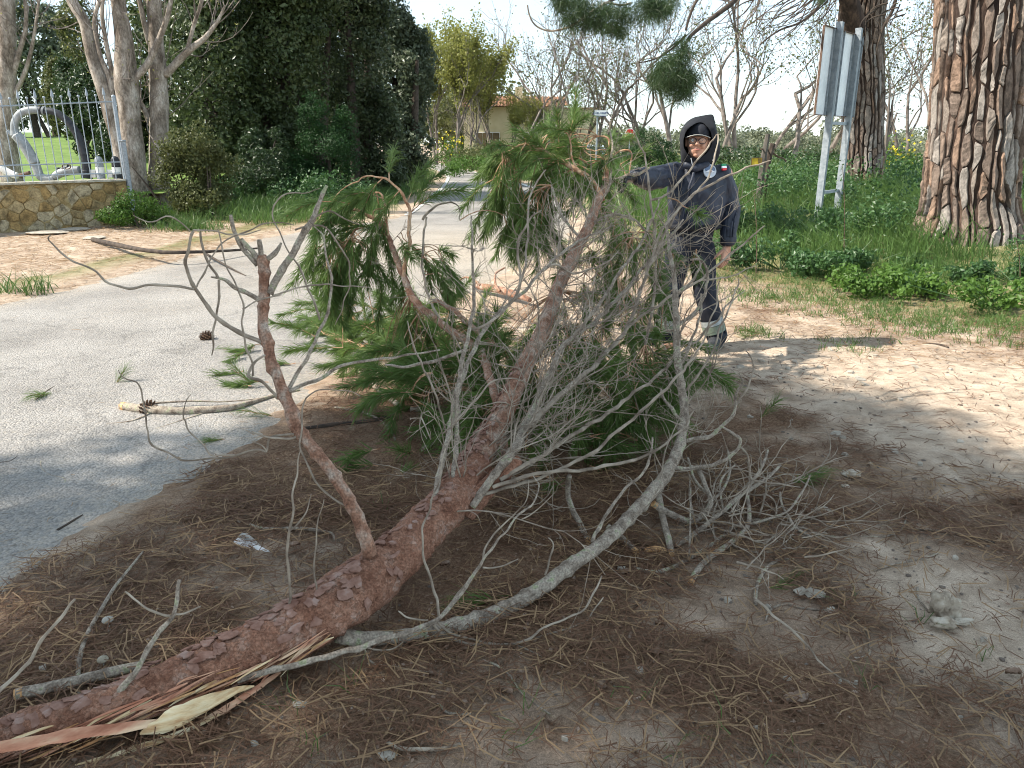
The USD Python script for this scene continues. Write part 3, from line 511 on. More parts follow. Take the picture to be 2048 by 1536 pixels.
P = tufts(T, 14, 0.10, g2); mb.add(grass(P, 0.25, 0.72, 0.011, g2, wind=(-0.75, 0.0), lean=0.22))
T = sample(2600, 0, 34, 17, 48, lambda P: sstep(0.3, 2.0, vd(P)), g2)
P = tufts(T, 10, 0.3, g2); mb.add(grass(P, 0.35, 1.0, 0.035, g2, wind=(-0.5, 0)))
T = sample(2600, -9, 2.5, 15, 62, lambda P: np.clip(sstep(0, 0.6, vd(P)), 0, 1), g2)
P = tufts(T, 10, 0.3, g2); mb.add(grass(P, 0.25, 0.8, 0.035, g2, wind=(-0.3, 0)))
solo("verge_grass", mb, M["grass"], "tall green grass growing on the bank beyond the dirt and road", "grass", kind="stuff")
def lvd(P): return np.where(inside(lv_poly, P), seg_dist(P, left_edge), -1.0)
T = sample(6500, -12, -1.5, 15, 50, lambda P: np.clip(sstep(0.25, 0.9, lvd(P)) * (P[:, 1] < 34) + sstep(0.3, 1, lvd(P)) * 0.5, 0, 1), g2)
P = tufts(T, 12, 0.11, g2); mb = MB().add(grass(P, 0.16, 0.55, 0.013, g2, wind=(0.25, -0.1)))
for (u, v, r, n) in ((330, 452, 0.45, 60), (380, 462, 0.5, 70), (300, 440, 0.5, 60), (60, 590, 0.25, 12), (130, 440, 0.4, 20), (780, 690, .2, 6)):
    c = flat(u, v)[:2]; P = tufts(c + g2.normal(0, r * 0.6, (n, 2)), 10, 0.06, g2); mb.add(grass(P, 0.10, 0.36, 0.010, g2))
solo("roadside_grass", mb, M["grass"], "short green grass strip between the road and dark evergreen trees", "grass", kind="stuff")
# low flat tufts on the trampled dirt
mb = MB()
for (u, v, r, n) in ((1540, 672, 0.16, 12), (1690, 690, 0.25, 10), (1620, 600, 0.5, 26), (1700, 620, 0.5, 26), (1500, 590, 0.4, 20), (1880, 660, 0.3, 16), (1820, 640, 0.4, 22), (1960, 650, 0.5, 40), (2030, 655, 0.4, 34), (1450, 560, 0.4, 20), (1600, 560, 0.5, 24)):
    c = on_ground(u, v)[:2]; P = tufts(c + g2.normal(0, r * 0.6, (n, 2)), 14, 0.04, g2); mb.add(grass(P, 0.05, 0.15, 0.005, g2))
for (u, v) in ((1040, 1440), (1240, 1400), (1440, 1460), (1560, 1500), (1730, 1380), (1330, 1500), (640, 1500), (700, 1380), (1980, 1330), (1850, 1250), (760, 1020), (1700, 1200), (1010, 1480), (560, 1420)):
    c = on_ground(u, v)[:2]; P = tufts(c + g2.normal(0, 0.02, (2, 2)), 3, 0.012, g2); mb.add(grass(P, 0.06, 0.16, 0.0028, g2, lean=0.7))
solo("sparse_grass", mb, M["grass"], "sparse low green blades growing on the trampled dirt", "grass", kind="stuff")
# ---------------------------------------------------------------- trees
g4 = np.random.default_rng(41)
def plates(parent, P, R, ncol, lmin, lmax, g, keep=300, z0=-1, thick=0.03, gap=0.06, skip=None):
    """Bark plates round a trunk: each one a raised, ragged slab with a dark crack about it."""
    s = np.r_[0, np.cumsum(np.linalg.norm(np.diff(P, axis=0), axis=1))]; T = unit(np.gradient(P, axis=0))
    def place(z, a, lift):
        c = np.stack([np.interp(z, s, P[:, k]) for k in range(3)], -1); r = np.interp(z, s, R) + lift
        return c + r[..., None] * np.stack([np.cos(a), np.sin(a), np.zeros_like(a)], -1)
    out = []
    da = 2 * np.pi / ncol
    def edge(j, z): j = j % ncol; return j * da + da * 0.85 * (meshkit.fbm(np.stack([z * 1.9, np.full_like(z, j * 3.7), np.zeros_like(z)], -1), 3, 5) - 0.5) * 1.5
    for j in range(ncol):
        z = g.uniform(-lmax, 0); cut = g.normal(0, 0.03)
        while z < s[-1]:
            L = g.uniform(lmin, lmax) ** 1.0; nc = g.normal(0, 0.035); m = 9; e = np.linspace(0, 1, m)
            tl, tr = z + cut + e * (L + nc - cut), z - cut + e * (L - nc + cut)
            rr = float(np.interp(max(z, 0), s, R)); gp = g.uniform(0.006, 0.020) / rr; wv = 1 + 1.2 * (meshkit.noise(np.stack([e * 4 + z * 9, np.full(m, j * 1.3), np.zeros(m)], -1), 8))
            pin = np.r_[g.uniform(0.15, 0.40), 0.06, np.zeros(m - 4), 0.06, g.uniform(0.15, 0.40)]
            aL, aR = edge(j, tl) + gp * wv, (edge(j + 1, tr) + (2 * np.pi if j == ncol - 1 else 0)) - gp * wv
            wd = np.maximum(aR - aL, 0.02); mid = (aL + aR) / 2; aL = mid - wd * (0.5 - pin * g.uniform(0.3, 1)); aR = mid + wd * (0.5 - pin * g.uniform(0.3, 1))
            A = np.r_[aL, aR[::-1]]; Z = np.r_[tl + gp * rr * 0.8 * (1 - 2 * e), (tr + gp * rr * 0.8 * (1 - 2 * e))[::-1]]; Z = np.clip(Z, 0.0, s[-1])
            if Z.max() - Z.min() > 0.03:
                th = thick * g.uniform(0.45, 1.35); n = len(A); a0 = A.mean(); sk = g.normal(0, 0.25)
                ia, iz = a0 + (A - np.r_[mid, mid[::-1]]) * 0.80 + (np.r_[mid, mid[::-1]] - a0), Z.mean() + (Z - Z.mean()) * 0.95
                lift = th * (1 + sk * np.r_[-np.ones(m), np.ones(m)] + g.normal(0, 0.10, n))
                v = np.vstack([place(Z, A, np.full(n, -0.015)), place(Z, A, lift * 0.70), place(iz, ia, lift)])
                q = []
                for k in range(n):
                    k2 = (k + 1) % n; q += [[k, k2, n + k2], [k, n + k2, n + k], [n + k, n + k2, 2 * n + k2], [n + k, 2 * n + k2, 2 * n + k]]
                for k in range(m - 1):
                    b0, b1, t0, t1 = 2 * n + k, 2 * n + k + 1, 2 * n + n - 1 - k, 2 * n + n - 2 - k; q += [[b0, b1, t1], [b0, t1, t0]]
                out.append((np.linalg.norm(v.mean(0) - [0, 0, EYE]), v, np.array(q)[:, ::-1], g.integers(0, len(PLATE))))
            z += L; cut = nc
    out.sort(key=lambda o: o[0]); rest = MB()
    for k, (d, v, f, mi) in enumerate(out):
        if k < keep: part(parent, "bark_plate", (v, f), PLATE[mi])
        else: rest.add((v, f))
    if rest.v: part(parent, "bark_plate", rest, PLATE[0], kind="stuff")
def needle_clumps(C_, size, per, g, w=0.012, ln=0.2):
    n = len(C_); c = np.repeat(C_, per, 0); d = unit(g.normal(size=(n * per, 3))); p = c + d * g.uniform(0, 1, (n * per, 1)) * size * np.array([1, 1, 0.7])
    return strips(p, d + g.normal(0, 0.5, d.shape), ln * g.uniform(0.7, 1.2, n * per), w, np.tile([0, 0, -0.25], (n * per, 1)), None, g)
# great pine on the right
b0 = at(1927, 512, 10.5); b0[2] = float(hz(b0[None])[0])
tp0 = at(1970, 0, 10.6)
PN = thing("pine_tree", "huge pine trunk with thick plated bark at the right edge", "pine tree", b0)
ax1 = np.array([b0 + [0, 0, -0.25], b0 + [0.0, 0, 0.12], b0 * 0.85 + tp0 * 0.15, (b0 + tp0) / 2, tp0, tp0 + (tp0 - b0) * 0.5, tp0 + (tp0 - b0) * 1.3])
P1, R1_ = curve(ax1, np.array([0.74, 0.64, 0.535, 0.515, 0.53, 0.47, 0.33]), 60)
part(PN, "trunk", tube(P1, R1_, 40, 0.05, 2), M["fissure"], True)
vis = P1[:, 2] < 4.6
plates(PN, P1[vis], R1_[vis], 33, 0.16, 0.60, g4, 300, thick=0.040)
for k in range(6):
    a_ = k * 1.1 + 0.3; c = P1[-8 + k]; e = c + np.array([math.cos(a_) * 3.2, math.sin(a_) * 3.2, 1.2]); Pb, Rb = curve(np.array([c, (c + e) / 2 + [0, 0, 0.3], e]), np.array([0.16, 0.12, 0.05]), 8); part(PN, "limb", tube(Pb, Rb, 8), M["fissure"], True)
cc = P1[-1] + np.c_[g4.normal(0, 2.0, 160), g4.normal(0, 2.0, 160), g4.normal(1.2, 0.5, 160)]
part(PN, "crown", needle_clumps(cc, 0.55, 60, g4, 0.02, 0.3), M["pine_needle"])
# second pine behind the sign
b2 = at(1716, 392, 20.0); b2[2] = float(hz(b2[None])[0]); t2 = at(1727, 0, 20.0)
PN2 = thing("pine_tree", "darker pine trunk behind the sign, boughs hanging from it towards the road", "pine tree", b2)
P2_, R2_ = curve(np.array([b2 + [0, 0, -0.3], b2 + [0, 0, 0.2], b2 * 0.6 + t2 * 0.4 + [0.06, 0, 0], t2, t2 + [0.3, 0, 3], t2 + [0.5, 0, 5]]), np.array([0.60, 0.52, 0.455, 0.48, 0.42, 0.30]), 50)
part(PN2, "trunk", tube(P2_, R2_, 30, 0.05, 3), M["fissure"], True)
vis = P2_[:, 2] < 6.2
plates(PN2, P2_[vis], R2_[vis], 27, 0.18, 0.6, g4, 300, thick=0.034)
cc = t2 + [-2.0, -1.0, 4.2] + g4.normal(0, 1, (420, 3)) * [2.4, 2.6, 0.7]; cc = cc[cc[:, 2] > at(0, -30, 18)[2] + 1.2]
part(PN2, "crown", needle_clumps(cc, 0.6, 50, g4, 0.03, 0.32), M["pine_needle"])
def limb_px(parent, nodes, ys, ws, m, name="limb"):
    P, R = trace(nodes, ys, ws); part(parent, name, tube(P, R, 7, 0.08), m, True); return P
limb_px(PN2, [(1712, 60), (1702, 20), (1690, -30), (1660, -120)], [19.7, 18.5], [44, 40, 36, 26], M["fissure"])
# its boughs over the road (they leave the trunk above the picture)
top = t2 + [0.3, 0, 3]
def bough(nodes, ys, ws):
    P, R = trace(nodes, ys, ws, n=24); P2c, R2c = curve(np.vstack([top, (top + P[0]) / 2 + [0, 0, 0.9], P[0]]), np.array([0.2, 0.12, R[0]]), 10)
    part(PN2, "bough", tube(np.vstack([P2c[:-1], P]), np.r_[R2c[:-1], R], 6, 0.1), M["dark_wood"], True); return P
DW = M["dark_wood"]
bo1 = bough([(1500, -60), (1470, 0), (1435, 28), (1400, 55), (1375, 80), (1364, 110), (1358, 150)], [12.5, 11.0], [12, 9, 5])
bo2 = limb_px(PN2, [(1394, 0), (1380, 30), (1372, 60)], [11.3, 11.1], [6, 5], DW, "bough"); bo3 = limb_px(PN2, [(1372, 70), (1340, 100), (1310, 118), (1278, 125)], [11.1, 11.0], [6, 4, 2], DW, "bough")
bo4 = bough([(1330, -60), (1270, -12), (1230, -2), (1190, 20), (1165, 40)], [12.5, 11.5], [9, 6, 4])
bo5 = limb_px(PN2, [(1200, 15), (1215, 5), (1240, 10), (1262, 6)], [11.6, 11.8], [5, 4], M["twig"], "bough"); bo6 = limb_px(PN2, [(1190, 18), (1160, 40), (1135, 55), (1100, 62), (1070, 50), (1055, 10)], [11.6, 11.4], [5, 4, 3], M["twig"], "bough")
bo7 = bough([(1600, -60), (1640, 0), (1600, 45), (1560, 60), (1520, 90)], [15, 14], [8, 5, 3]); bo8 = bough([(1800, -40), (1785, 20), (1765, 60), (1752, 110)], [17.5, 17.5], [9, 6, 3])
gb = np.random.default_rng(44)
def bunches(poly, y, n, size, per=90):
    pg = Polygon(poly); a, b, c, e = pg.bounds
    while n:
        u, v = gb.uniform(a, c), gb.uniform(b, e)
        if pg.contains(Point(u, v)):
            p = at(u, v, y + gb.normal(0, 0.25)); m = per; d = unit(gb.normal(size=(m, 3)) * [1, 1, 0.7] + [0, 0, -0.7])
            part(PN2, "needle_bunch", strips(p + gb.normal(0, size * 0.4, (m, 3)), d, gb.uniform(0.10, 0.17, m), 0.0055, np.tile([0, 0, -0.5], (m, 1)), None, gb), M["pine_needle"]); n -= 1
bunches([(1318, 120), (1345, 100), (1365, 130), (1388, 150), (1382, 185), (1350, 198), (1325, 180), (1305, 165)], 11.0, 66, 0.13, 80)
bunches([(1340, 85), (1375, 65), (1395, 100), (1385, 130), (1350, 120)], 11.0, 14, 0.10, 60)
bunches([(1110, -10), (1180, -10), (1185, 30), (1168, 60), (1140, 62), (1125, 35)], 11.6, 38, 0.13, 80)
bunches([(1185, 15), (1290, 5), (1280, 40), (1250, 70), (1200, 60), (1180, 40)], 11.6, 44, 0.13, 80)
bunches([(1285, -5), (1360, -10), (1350, 20), (1320, 42), (1290, 35)], 11.4, 32, 0.12, 80)
bunches([(1620, -20), (1670, -20), (1640, 10)], 14, 6, 0.12, 50)
for q in range(46):      # bare drooping twigs near the second trunk
    u, v = (gb.uniform(1480, 1690), gb.uniform(-30, 20)) if q < 34 else (gb.uniform(1745, 1810), gb.uniform(-20, 30)); y = gb.uniform(13.5, 16)
    P, R = trace([(u, v), (u - gb.uniform(10, 45), v + gb.uniform(15, 40)), (u - gb.uniform(50, 110) * (1 if q < 34 else 0.25), v + gb.uniform(40, 90))], [y, y - 0.2], [3, 2, 1.2], n=10)
    part(PN2, "twig", tube(P, R, 4), DW)
# the tree whose shade lies over the foreground (left of and behind the camera)
SH = [(-700, 1010), (0, 962), (330, 892), (560, 865), (760, 835), (1000, 835), (1250, 815), (1480, 785), (1600, 790), (1740, 850), (1900, 915), (2048, 955), (2500, 1010)]
sg = np.array([flat(*p)[:2] for p in SH]); shade_poly = Polygon(np.vstack([sg, [(5.5, -1.5), (-4.5, -1.5)]]))
gsd = np.random.default_rng(46); Pc = np.c_[gsd.uniform(-5, 6, 5200), gsd.uniform(-1.5, 6, 5200)]
edge_d = np.where(inside(shade_poly, Pc), seg_dist(Pc, sg), -seg_dist(Pc, sg))
Pc = Pc[(inside(shade_poly.buffer(0.8), Pc)) & (gsd.random(len(Pc)) < sstep(-0.35, 0.25, edge_d + 0.8 * (wob(Pc, 0.9, 71) - 0.5)) * (0.9 - 0.5 * sstep(0.58, 0.66, wob(Pc, 0.7, 72))))]
hh = gsd.uniform(10.0, 12.5, len(Pc)); C3 = np.c_[Pc, np.zeros(len(Pc))] + SUN * (hh / SUN[2])[:, None]
PT = thing("pine_tree", "broad umbrella pine outside the photo whose crown shades the foreground", "pine tree", (-10.4, -1.4, 0))
Pt, Rt = curve(np.array([[-10.4, -1.4, -0.3], [-10.3, -1.3, 3], [-10.2, -0.8, 7], [-10.0, 0.0, 10.2]]), np.array([0.5, 0.4, 0.34, 0.2]), 20)
part(PT, "trunk", tube(Pt, Rt, 16, 0.06), M["fissure"], True)
for k in range(14):
    e = C3[gsd.integers(len(C3))]; Pb, Rb = curve(np.array([Pt[-3], (Pt[-1] + e) / 2 - [0, 0, 0.2], e]), np.array([0.11, 0.07, 0.03]), 8); part(PT, "limb", tube(Pb, Rb, 6), M["fissure"], True)
cq = np.repeat(C3, 26, 0) + gsd.normal(0, 0.16, (len(C3) * 26, 3))
part(PT, "crown", leaf_quads(cq, 0.17, gsd, 0, 0.4), M["pine_needle"])

# broad-leaved evergreens and other leafy trees
def crown_pts(lobes, n, g, face=0.6):
    """Leaf places near the outside of overlapping lobes; more of them where the lobe faces the road."""
    C_ = np.array([l[0] for l in lobes]); A_ = np.array([np.broadcast_to(l[1], 3) for l in lobes]); w = (A_ ** 2).sum(1); k = g.choice(len(lobes), n, p=w / w.sum())
    d = unit(g.normal(size=(n, 3))); flip = (d[:, 1] > 0) & (g.random(n) < face); d[flip, 1] *= -1
    r = 1 - np.abs(g.normal(0, 0.26, n)) + 0.08 * g.normal(size=n); p = C_[k] + d * A_[k] * r[:, None]
    p = p + 0.22 * (np.stack([meshkit.fbm(p * 1.1 + 9 * c, 3, c) for c in range(3)], 1) - 0.5)
    hole = meshkit.fbm(p * 1.9, 3, 77) > 0.36
    return p[hole], d[hole]
def leafy(name, label, cat, u, y, base_v, lobes_px, n, leaf, mat_, trunk_r=0.16, group=None, ratio=0.55, stems=1, g=g4, lobs=10, lr=0.45, trunkmat=None):
    """lobes_px: (u, v, half-width px, half-height px, dy) big masses; smaller lobes are set on their skin."""
    ct = at(u, 300, y); b = np.array([ct[0], y, 0]); b[2] = max(0, float(hz(b[None])[0]))
    t = thing(name, label, cat, b, group); lobes = []
    for (lu, lv, lw, lh, dy) in lobes_px:
        c = at(lu, lv, y + dy); a_ = px(c, lw); h_ = px(c, lh); lobes.append((c, (a_, min(a_, 2.2), h_)))
        for q in range(lobs):
            d = unit(g.normal(size=3) * [1, 0.8, 1]); d[1] = -abs(d[1]) if g.random() < 0.7 else d[1]; s_ = min(a_, h_) * g.uniform(0.22, lr)
            lobes.append((c + d * np.array([a_, min(a_, 2.2), h_]) * 0.88, (s_, s_, s_ * 0.9)))
    p, d = crown_pts(lobes, n, g); k = p[:, 2] > b[2] + 0.05; p, d = p[k], d[k]
    part(t, "crown", leaf_quads(p, leaf * g.uniform(0.6, 1.3, len(p)), g, 0, ratio, d), mat_)
    zt = max(c[2] for c, _ in lobes)
    for q in range(stems):
        o = g.normal(0, 0.25 if stems > 1 else 0, 2); Pt_, Rt_ = curve(np.array([b + [o[0], o[1], -0.2], b + [o[0] * 1.5, o[1] * 1.5, zt * 0.3], b + [o[0] * 2, o[1] * 2, zt * 0.62]]), np.array([1.0, 0.75, 0.3]) * trunk_r, 10)
        part(t, "trunk", tube(Pt_, Rt_, 8, 0.08), trunkmat or M["dark_wood"], True)
    for q in range(7):
        c, a_ = lobes[g.integers(len(lobes))]; s0 = b + [0, 0, zt * g.uniform(0.15, 0.5)]; Pb, Rb = curve(np.array([s0, (s0 + c) / 2 + g.normal(0, .1, 3), c]), np.array([0.5, 0.35, 0.12]) * trunk_r, 7); part(t, "branch", tube(Pb, Rb, 5), trunkmat or M["dark_wood"], True)
    return t
leafy("holm_oak", "dark evergreen tree right behind the grey trunks and shrub", "tree", 430, 22.5, 410, [(430, 150, 100, 190, 0), (380, 320, 70, 90, 0.3), (500, 330, 70, 90, 0.0), (440, -80, 120, 140, 0.5)], 42000, 0.125, M["oak_leaf"], 0.2, stems=2)
leafy("holm_oak", "darkest tall evergreen in the middle of the row", "tree", 580, 23.5, 405, [(570, 120, 95, 180, 0), (560, 330, 70, 80, 0), (600, -60, 120, 130, 0.5)], 42000, 0.125, M["oak_leaf"], 0.2, stems=2)
leafy("holm_oak", "tall evergreen with pale leaf tips above the bright green conifer", "tree", 710, 25.5, 400, [(700, 90, 85, 170, 0), (740, 280, 75, 110, 0.3), (700, -80, 100, 120, 0.5), (770, 350, 50, 55, 0)], 42000, 0.13, M["oak_leaf_tips"], 0.2, stems=2)
leafy("holm_oak", "greyish evergreen at the road end of the row", "tree", 800, 30, 395, [(800, 170, 62, 130, 0), (815, 300, 45, 80, -0.5), (770, 40, 50, 80, 0), (842, 140, 30, 60, 0)], 34000, 0.135, M["grey_leaf"], 0.2, stems=2)
leafy("holm_oak", "tall dark evergreen farther back, seen between the grey trunks and the row", "tree", 390, 29, 400, [(370, 120, 110, 200, 0), (330, 300, 80, 100, 0)], 20000, 0.22, M["oak_leaf"], 0.22, stems=2)
leafy("holm_oak", "evergreen filling the gap farther back in the middle of the row", "tree", 530, 30, 400, [(520, 150, 110, 220, 0), (520, 330, 80, 80, 0)], 20000, 0.22, M["oak_leaf"], 0.22, stems=2)
leafy("holm_oak", "evergreen farther back behind the bright conifer", "tree", 660, 31, 400, [(650, 150, 100, 220, 0), (680, 330, 80, 80, 0)], 20000, 0.22, M["oak_leaf"], 0.22, stems=2)
leafy("cypress", "bright green dense conifer in front of the dark evergreens", "conifer", 655, 21.5, 400, [(655, 330, 52, 70, 0), (630, 235, 30, 55, 0.2), (692, 265, 26, 60, 0.3), (600, 355, 50, 45, 0)], 17000, 0.085, M["cypress_leaf"], 0.1, ratio=0.35, lobs=16, lr=0.6)
leafy("cypress", "smaller dark green conifer at the foot of the evergreens", "conifer", 535, 21.0, 405, [(530, 350, 50, 50, 0), (500, 300, 25, 50, 0.2), (560, 320, 24, 60, 0.2)], 10000, 0.085, M["oak_leaf_bright"], 0.1, ratio=0.4, lobs=16, lr=0.6)
leafy("garden_tree", "dark bushy tree behind the railings and lawn", "tree", 205, 27, 350, [(190, 230, 55, 95, 0), (240, 290, 45, 60, -1), (150, 180, 40, 60, 0.5)], 15000, 0.12, M["oak_leaf_bright"], 0.18, stems=2)
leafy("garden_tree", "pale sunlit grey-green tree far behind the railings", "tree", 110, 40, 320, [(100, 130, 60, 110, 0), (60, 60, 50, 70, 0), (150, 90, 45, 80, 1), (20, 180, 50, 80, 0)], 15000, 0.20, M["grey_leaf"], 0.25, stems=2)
leafy("garden_tree", "yellowish tree between the far left trunk and the grey trunks", "tree", 160, 33, 330, [(165, 80, 40, 90, 0), (130, 200, 40, 80, 0)], 7000, 0.15, M["olive_leaf"], 0.18, stems=2)
leafy("ivy_shrub", "round ivy shrub with yellow new shoots beside the grey trunks", "shrub", 400, 17.0, 415, [(395, 305, 50, 42, 0), (350, 300, 34, 36, 0), (375, 360, 48, 45, 0.1), (430, 345, 40, 50, 0.1), (405, 395, 60, 30, -0.1)], 12000, 0.060, M["olive_leaf"], 0.03, stems=4, ratio=0.7, lobs=14, lr=0.65)
leafy("weed_clump", "lush bright green weeds at the right end of the stone wall", "plant", 265, 15.2, 445, [(268, 410, 40, 30, 0), (235, 432, 40, 18, -0.3), (310, 420, 34, 24, 0.2)], 3800, 0.060, M["bright_herb"], 0.02, stems=3, ratio=0.5, lobs=6)
leafy("roadside_bush", "dark conifer sapling behind the man's hood on the far verge", "shrub", 1300, 33, 330, [(1295, 295, 34, 42, 0), (1330, 310, 24, 26, 0), (1275, 320, 24, 24, 0)], 5000, 0.10, M["cypress_leaf"], 0.06, ratio=0.3)

# pale multi-stemmed trees by the railings, traced
def stemmed(label, y, stems_, name="ash_tree", extra=0, g=g4):
    b = at(stems_[0][0][0][0], 300, y); t = thing(name, label, "tree", (b[0], y, 0)); big = []
    for k, (nodes, ws) in enumerate(stems_):
        P, R = trace(nodes, [y, y - 0.05 * k], ws, n=7 * len(nodes))
        if k == 0 or ws[0] > 34:
            P = np.vstack([[P[0][0], P[0][1], -0.15], P]); R = np.r_[R[0] * 1.25, R]
        part(t, "trunk" if k == 0 else "stem", tube(P, R, 12 if ws[0] > 20 else 7, 0.10, k), M["pale_trunk"], True); big.append((P, R))
    tw = MB(); lp = []
    for P, R in big:
        for q in range(extra):
            c, d = along(P, np.array([g.uniform(0.25, 1.0)])); Pq, Rq = twig_path(c[0], d[0] * 0.5 + g.normal(0, 0.6, 3) + [0, 0, 0.3], g.uniform(0.5, 1.7), 0.012, g, 1.0, 0.8, 8); part(t, "twig", tube(Pq, Rq, 4), M["bare_wood"])
            for s_ in range(3):
                c2, d2 = along(Pq, np.array([g.uniform(0.3, 1)])); P3, R3 = twig_path(c2[0], d2[0] + g.normal(0, 0.6, 3), g.uniform(0.2, 0.7), 0.006, g, 0.8, 0.8, 6); tw.add(tube(P3, R3, 3)); lp += list(P3[2:] + g.normal(0, 0.05, P3[2:].shape))
    if tw.v:
        part(t, "twig", tw, M["bare_wood"], kind="stuff"); lp = np.array(lp); lp = lp[g.random(len(lp)) < 0.55]
        part(t, "buds", leaf_quads(lp, 0.05, g, 0, 0.6), M["spring_leaf"], kind="stuff")
    return t
def twig_path(p, d, length, r, g, up=0.5, curl=0.5, n=9):
    P = [p]; d = unit(d); ax_ = unit(g.normal(size=3)); w = g.normal(0, curl)
    for k in range(n - 1):
        d = unit(d + np.array([0, 0, up / n]) + np.cross(ax_, d) * w / n + g.normal(0, 0.11, 3)); P.append(P[-1] + d * length / (n - 1))
    return np.array(P), np.linspace(r, r * 0.35, n)
stemmed("pale grey trunk forking beside the railings' end post", 17.6, [([(272, 392), (268, 330), (260, 239), (253, 164), (246, 68), (236, 0), (228, -80)], [50, 46, 42, 44, 34, 28, 24]), ([(247, 330), (239, 290), (222, 230), (205, 171), (185, 113), (171, 51), (143, 0), (120, -60)], [36, 30, 28, 27, 25, 22, 20, 18]),
    ([(266, 175), (270, 160), (294, 130), (318, 79), (335, 34), (342, 0), (352, -60)], [16, 15, 14, 12, 10, 9, 7]), ([(226, 240), (220, 160), (200, 110), (190, 60), (200, 0)], [12, 11, 9, 8, 7]), ([(232, 180), (215, 100), (205, 40), (210, -20)], [10, 9, 8, 6])], extra=9)
stemmed("pale grey trunk with a long limb reaching right over the shrub", 18.0, [([(318, 392), (318, 350), (318, 290), (318, 205), (316, 154), (313, 103), (308, 0), (306, -80)], [44, 40, 37, 36, 34, 30, 27, 22]), ([(330, 150), (337, 143), (376, 102), (410, 75), (434, 44), (450, 10)], [17, 16, 14, 10, 7, 5]), ([(374, 104), (385, 60), (403, 0), (410, -40)], [9, 8, 6, 4]),
    ([(304, 250), (301, 246), (290, 222), (274, 198)], [14, 13, 12, 11]), ([(300, 90), (285, 30), (276, -20)], [12, 10, 8])], extra=9)
stemmed("dark bare trunk behind the railings at the left edge", 19.0, [([(22, 350), (16, 307), (14, 200), (15, 137), (14, 60), (13, 0), (14, -60)], [40, 36, 33, 32, 32, 30, 26]), ([(25, 150), (40, 100), (52, 50), (50, 0)], [12, 10, 8, 7]), ([(28, 190), (55, 130), (70, 60), (78, 0)], [9, 8, 6, 5])], extra=7)

# bare and budding trees along the far side: four sorts, each then copied
def grown(name, label, cat, loc, h, stems, g, leafs, leaf_m, leaf_s, spread=0.5, wood="bare_wood", group=None, rad=0.105, depth=4, upright=0.9):
    t = thing(name, label, cat, loc, group); o = np.asarray(loc, float); tr_m, lim, tw, lp = [], [], MB(), []
    def rec(p, d, L, r, lev):
        n = 6 if lev < 2 else 5; P = [p]
        for k in range(n - 1):
            d = unit(d + g.normal(0, 0.16, 3) + [0, 0, 0.06 * upright]); P.append(P[-1] + d * L / (n - 1))
        P = np.array(P); R = np.linspace(r, r * 0.62, n)
        if lev == 0: tr_m.append(tube(P, R, 7, 0.06))
        elif lev == 1: lim.append(tube(P, R, 5))
        else: tw.add(tube(P, R, 3, cap=False))
        if lev >= 2: lp.extend(P[1:])
        if lev < depth:
            for q in range(g.integers(3, 5) if lev < depth - 1 else 3):
                tt_ = g.uniform(0.35, 1.0) if q else 1.0; c, dd = along(P, np.array([tt_])); nd = unit(dd[0] + g.normal(0, spread, 3) + [0, 0, 0.15 * upright])
                rec(c[0], nd, L * g.uniform(0.5, 0.78), r * (0.62 if q == 0 else g.uniform(0.35, 0.55)), lev + 1)
    for s_ in range(stems):
        a_ = g.uniform(0, 6.28); rec(o + [0.15 * math.cos(a_) * (stems > 1), 0.15 * math.sin(a_) * (stems > 1), -0.2], unit([0.22 * math.cos(a_) * (stems > 1), 0.22 * math.sin(a_) * (stems > 1), 1]), h * 0.36, rad, 0)
    for m_ in tr_m: part(t, "trunk", m_, M[wood], True)
    [part(t, "limb", m_, M[wood]) for m_ in lim]; part(t, "twigs", tw, M[wood], kind="stuff")
    if leafs:
        lp = np.array(lp); k = g.integers(0, len(lp), leafs); part(t, "crown", leaf_quads(lp[k] + g.normal(0, 0.16, (leafs, 3)), leaf_s * g.uniform(0.6, 1.3, leafs), g, 0, 0.7), M[leaf_m])
    return t
gt2 = np.random.default_rng(47)
def spot(u, y): p = at(u, 285, y); return np.array([p[0], y, max(0.0, float(hz(p[None])[0])) - 0.05])
BT = "bare trees on the far side of the road"; PP = "yellow-green poplars by the road bend"
tA = grown("bare_tree", "forked bare tree standing right behind the pale house corner", "tree", spot(1160, 52), 11.5, 2, gt2, 900, "olive_leaf", 0.12)
tB = grown("bare_tree", "slim twin-stemmed bare tree just above the stop sign", "tree", spot(1258, 50), 11.5, 2, gt2, 600, "olive_leaf", 0.11, spread=0.45)
tC = grown("bare_tree", "leaning bare tree rising right behind the man's hood", "tree", spot(1446, 40), 10.5, 1, gt2, 700, "olive_leaf", 0.11, spread=0.55, rad=0.13)
tD = grown("poplar_tree", "tall yellow-green poplar nearest the dark evergreens", "tree", spot(905, 52), 10.5, 2, gt2, 8500, "spring_leaf", 0.17, spread=0.36, upright=1.6)
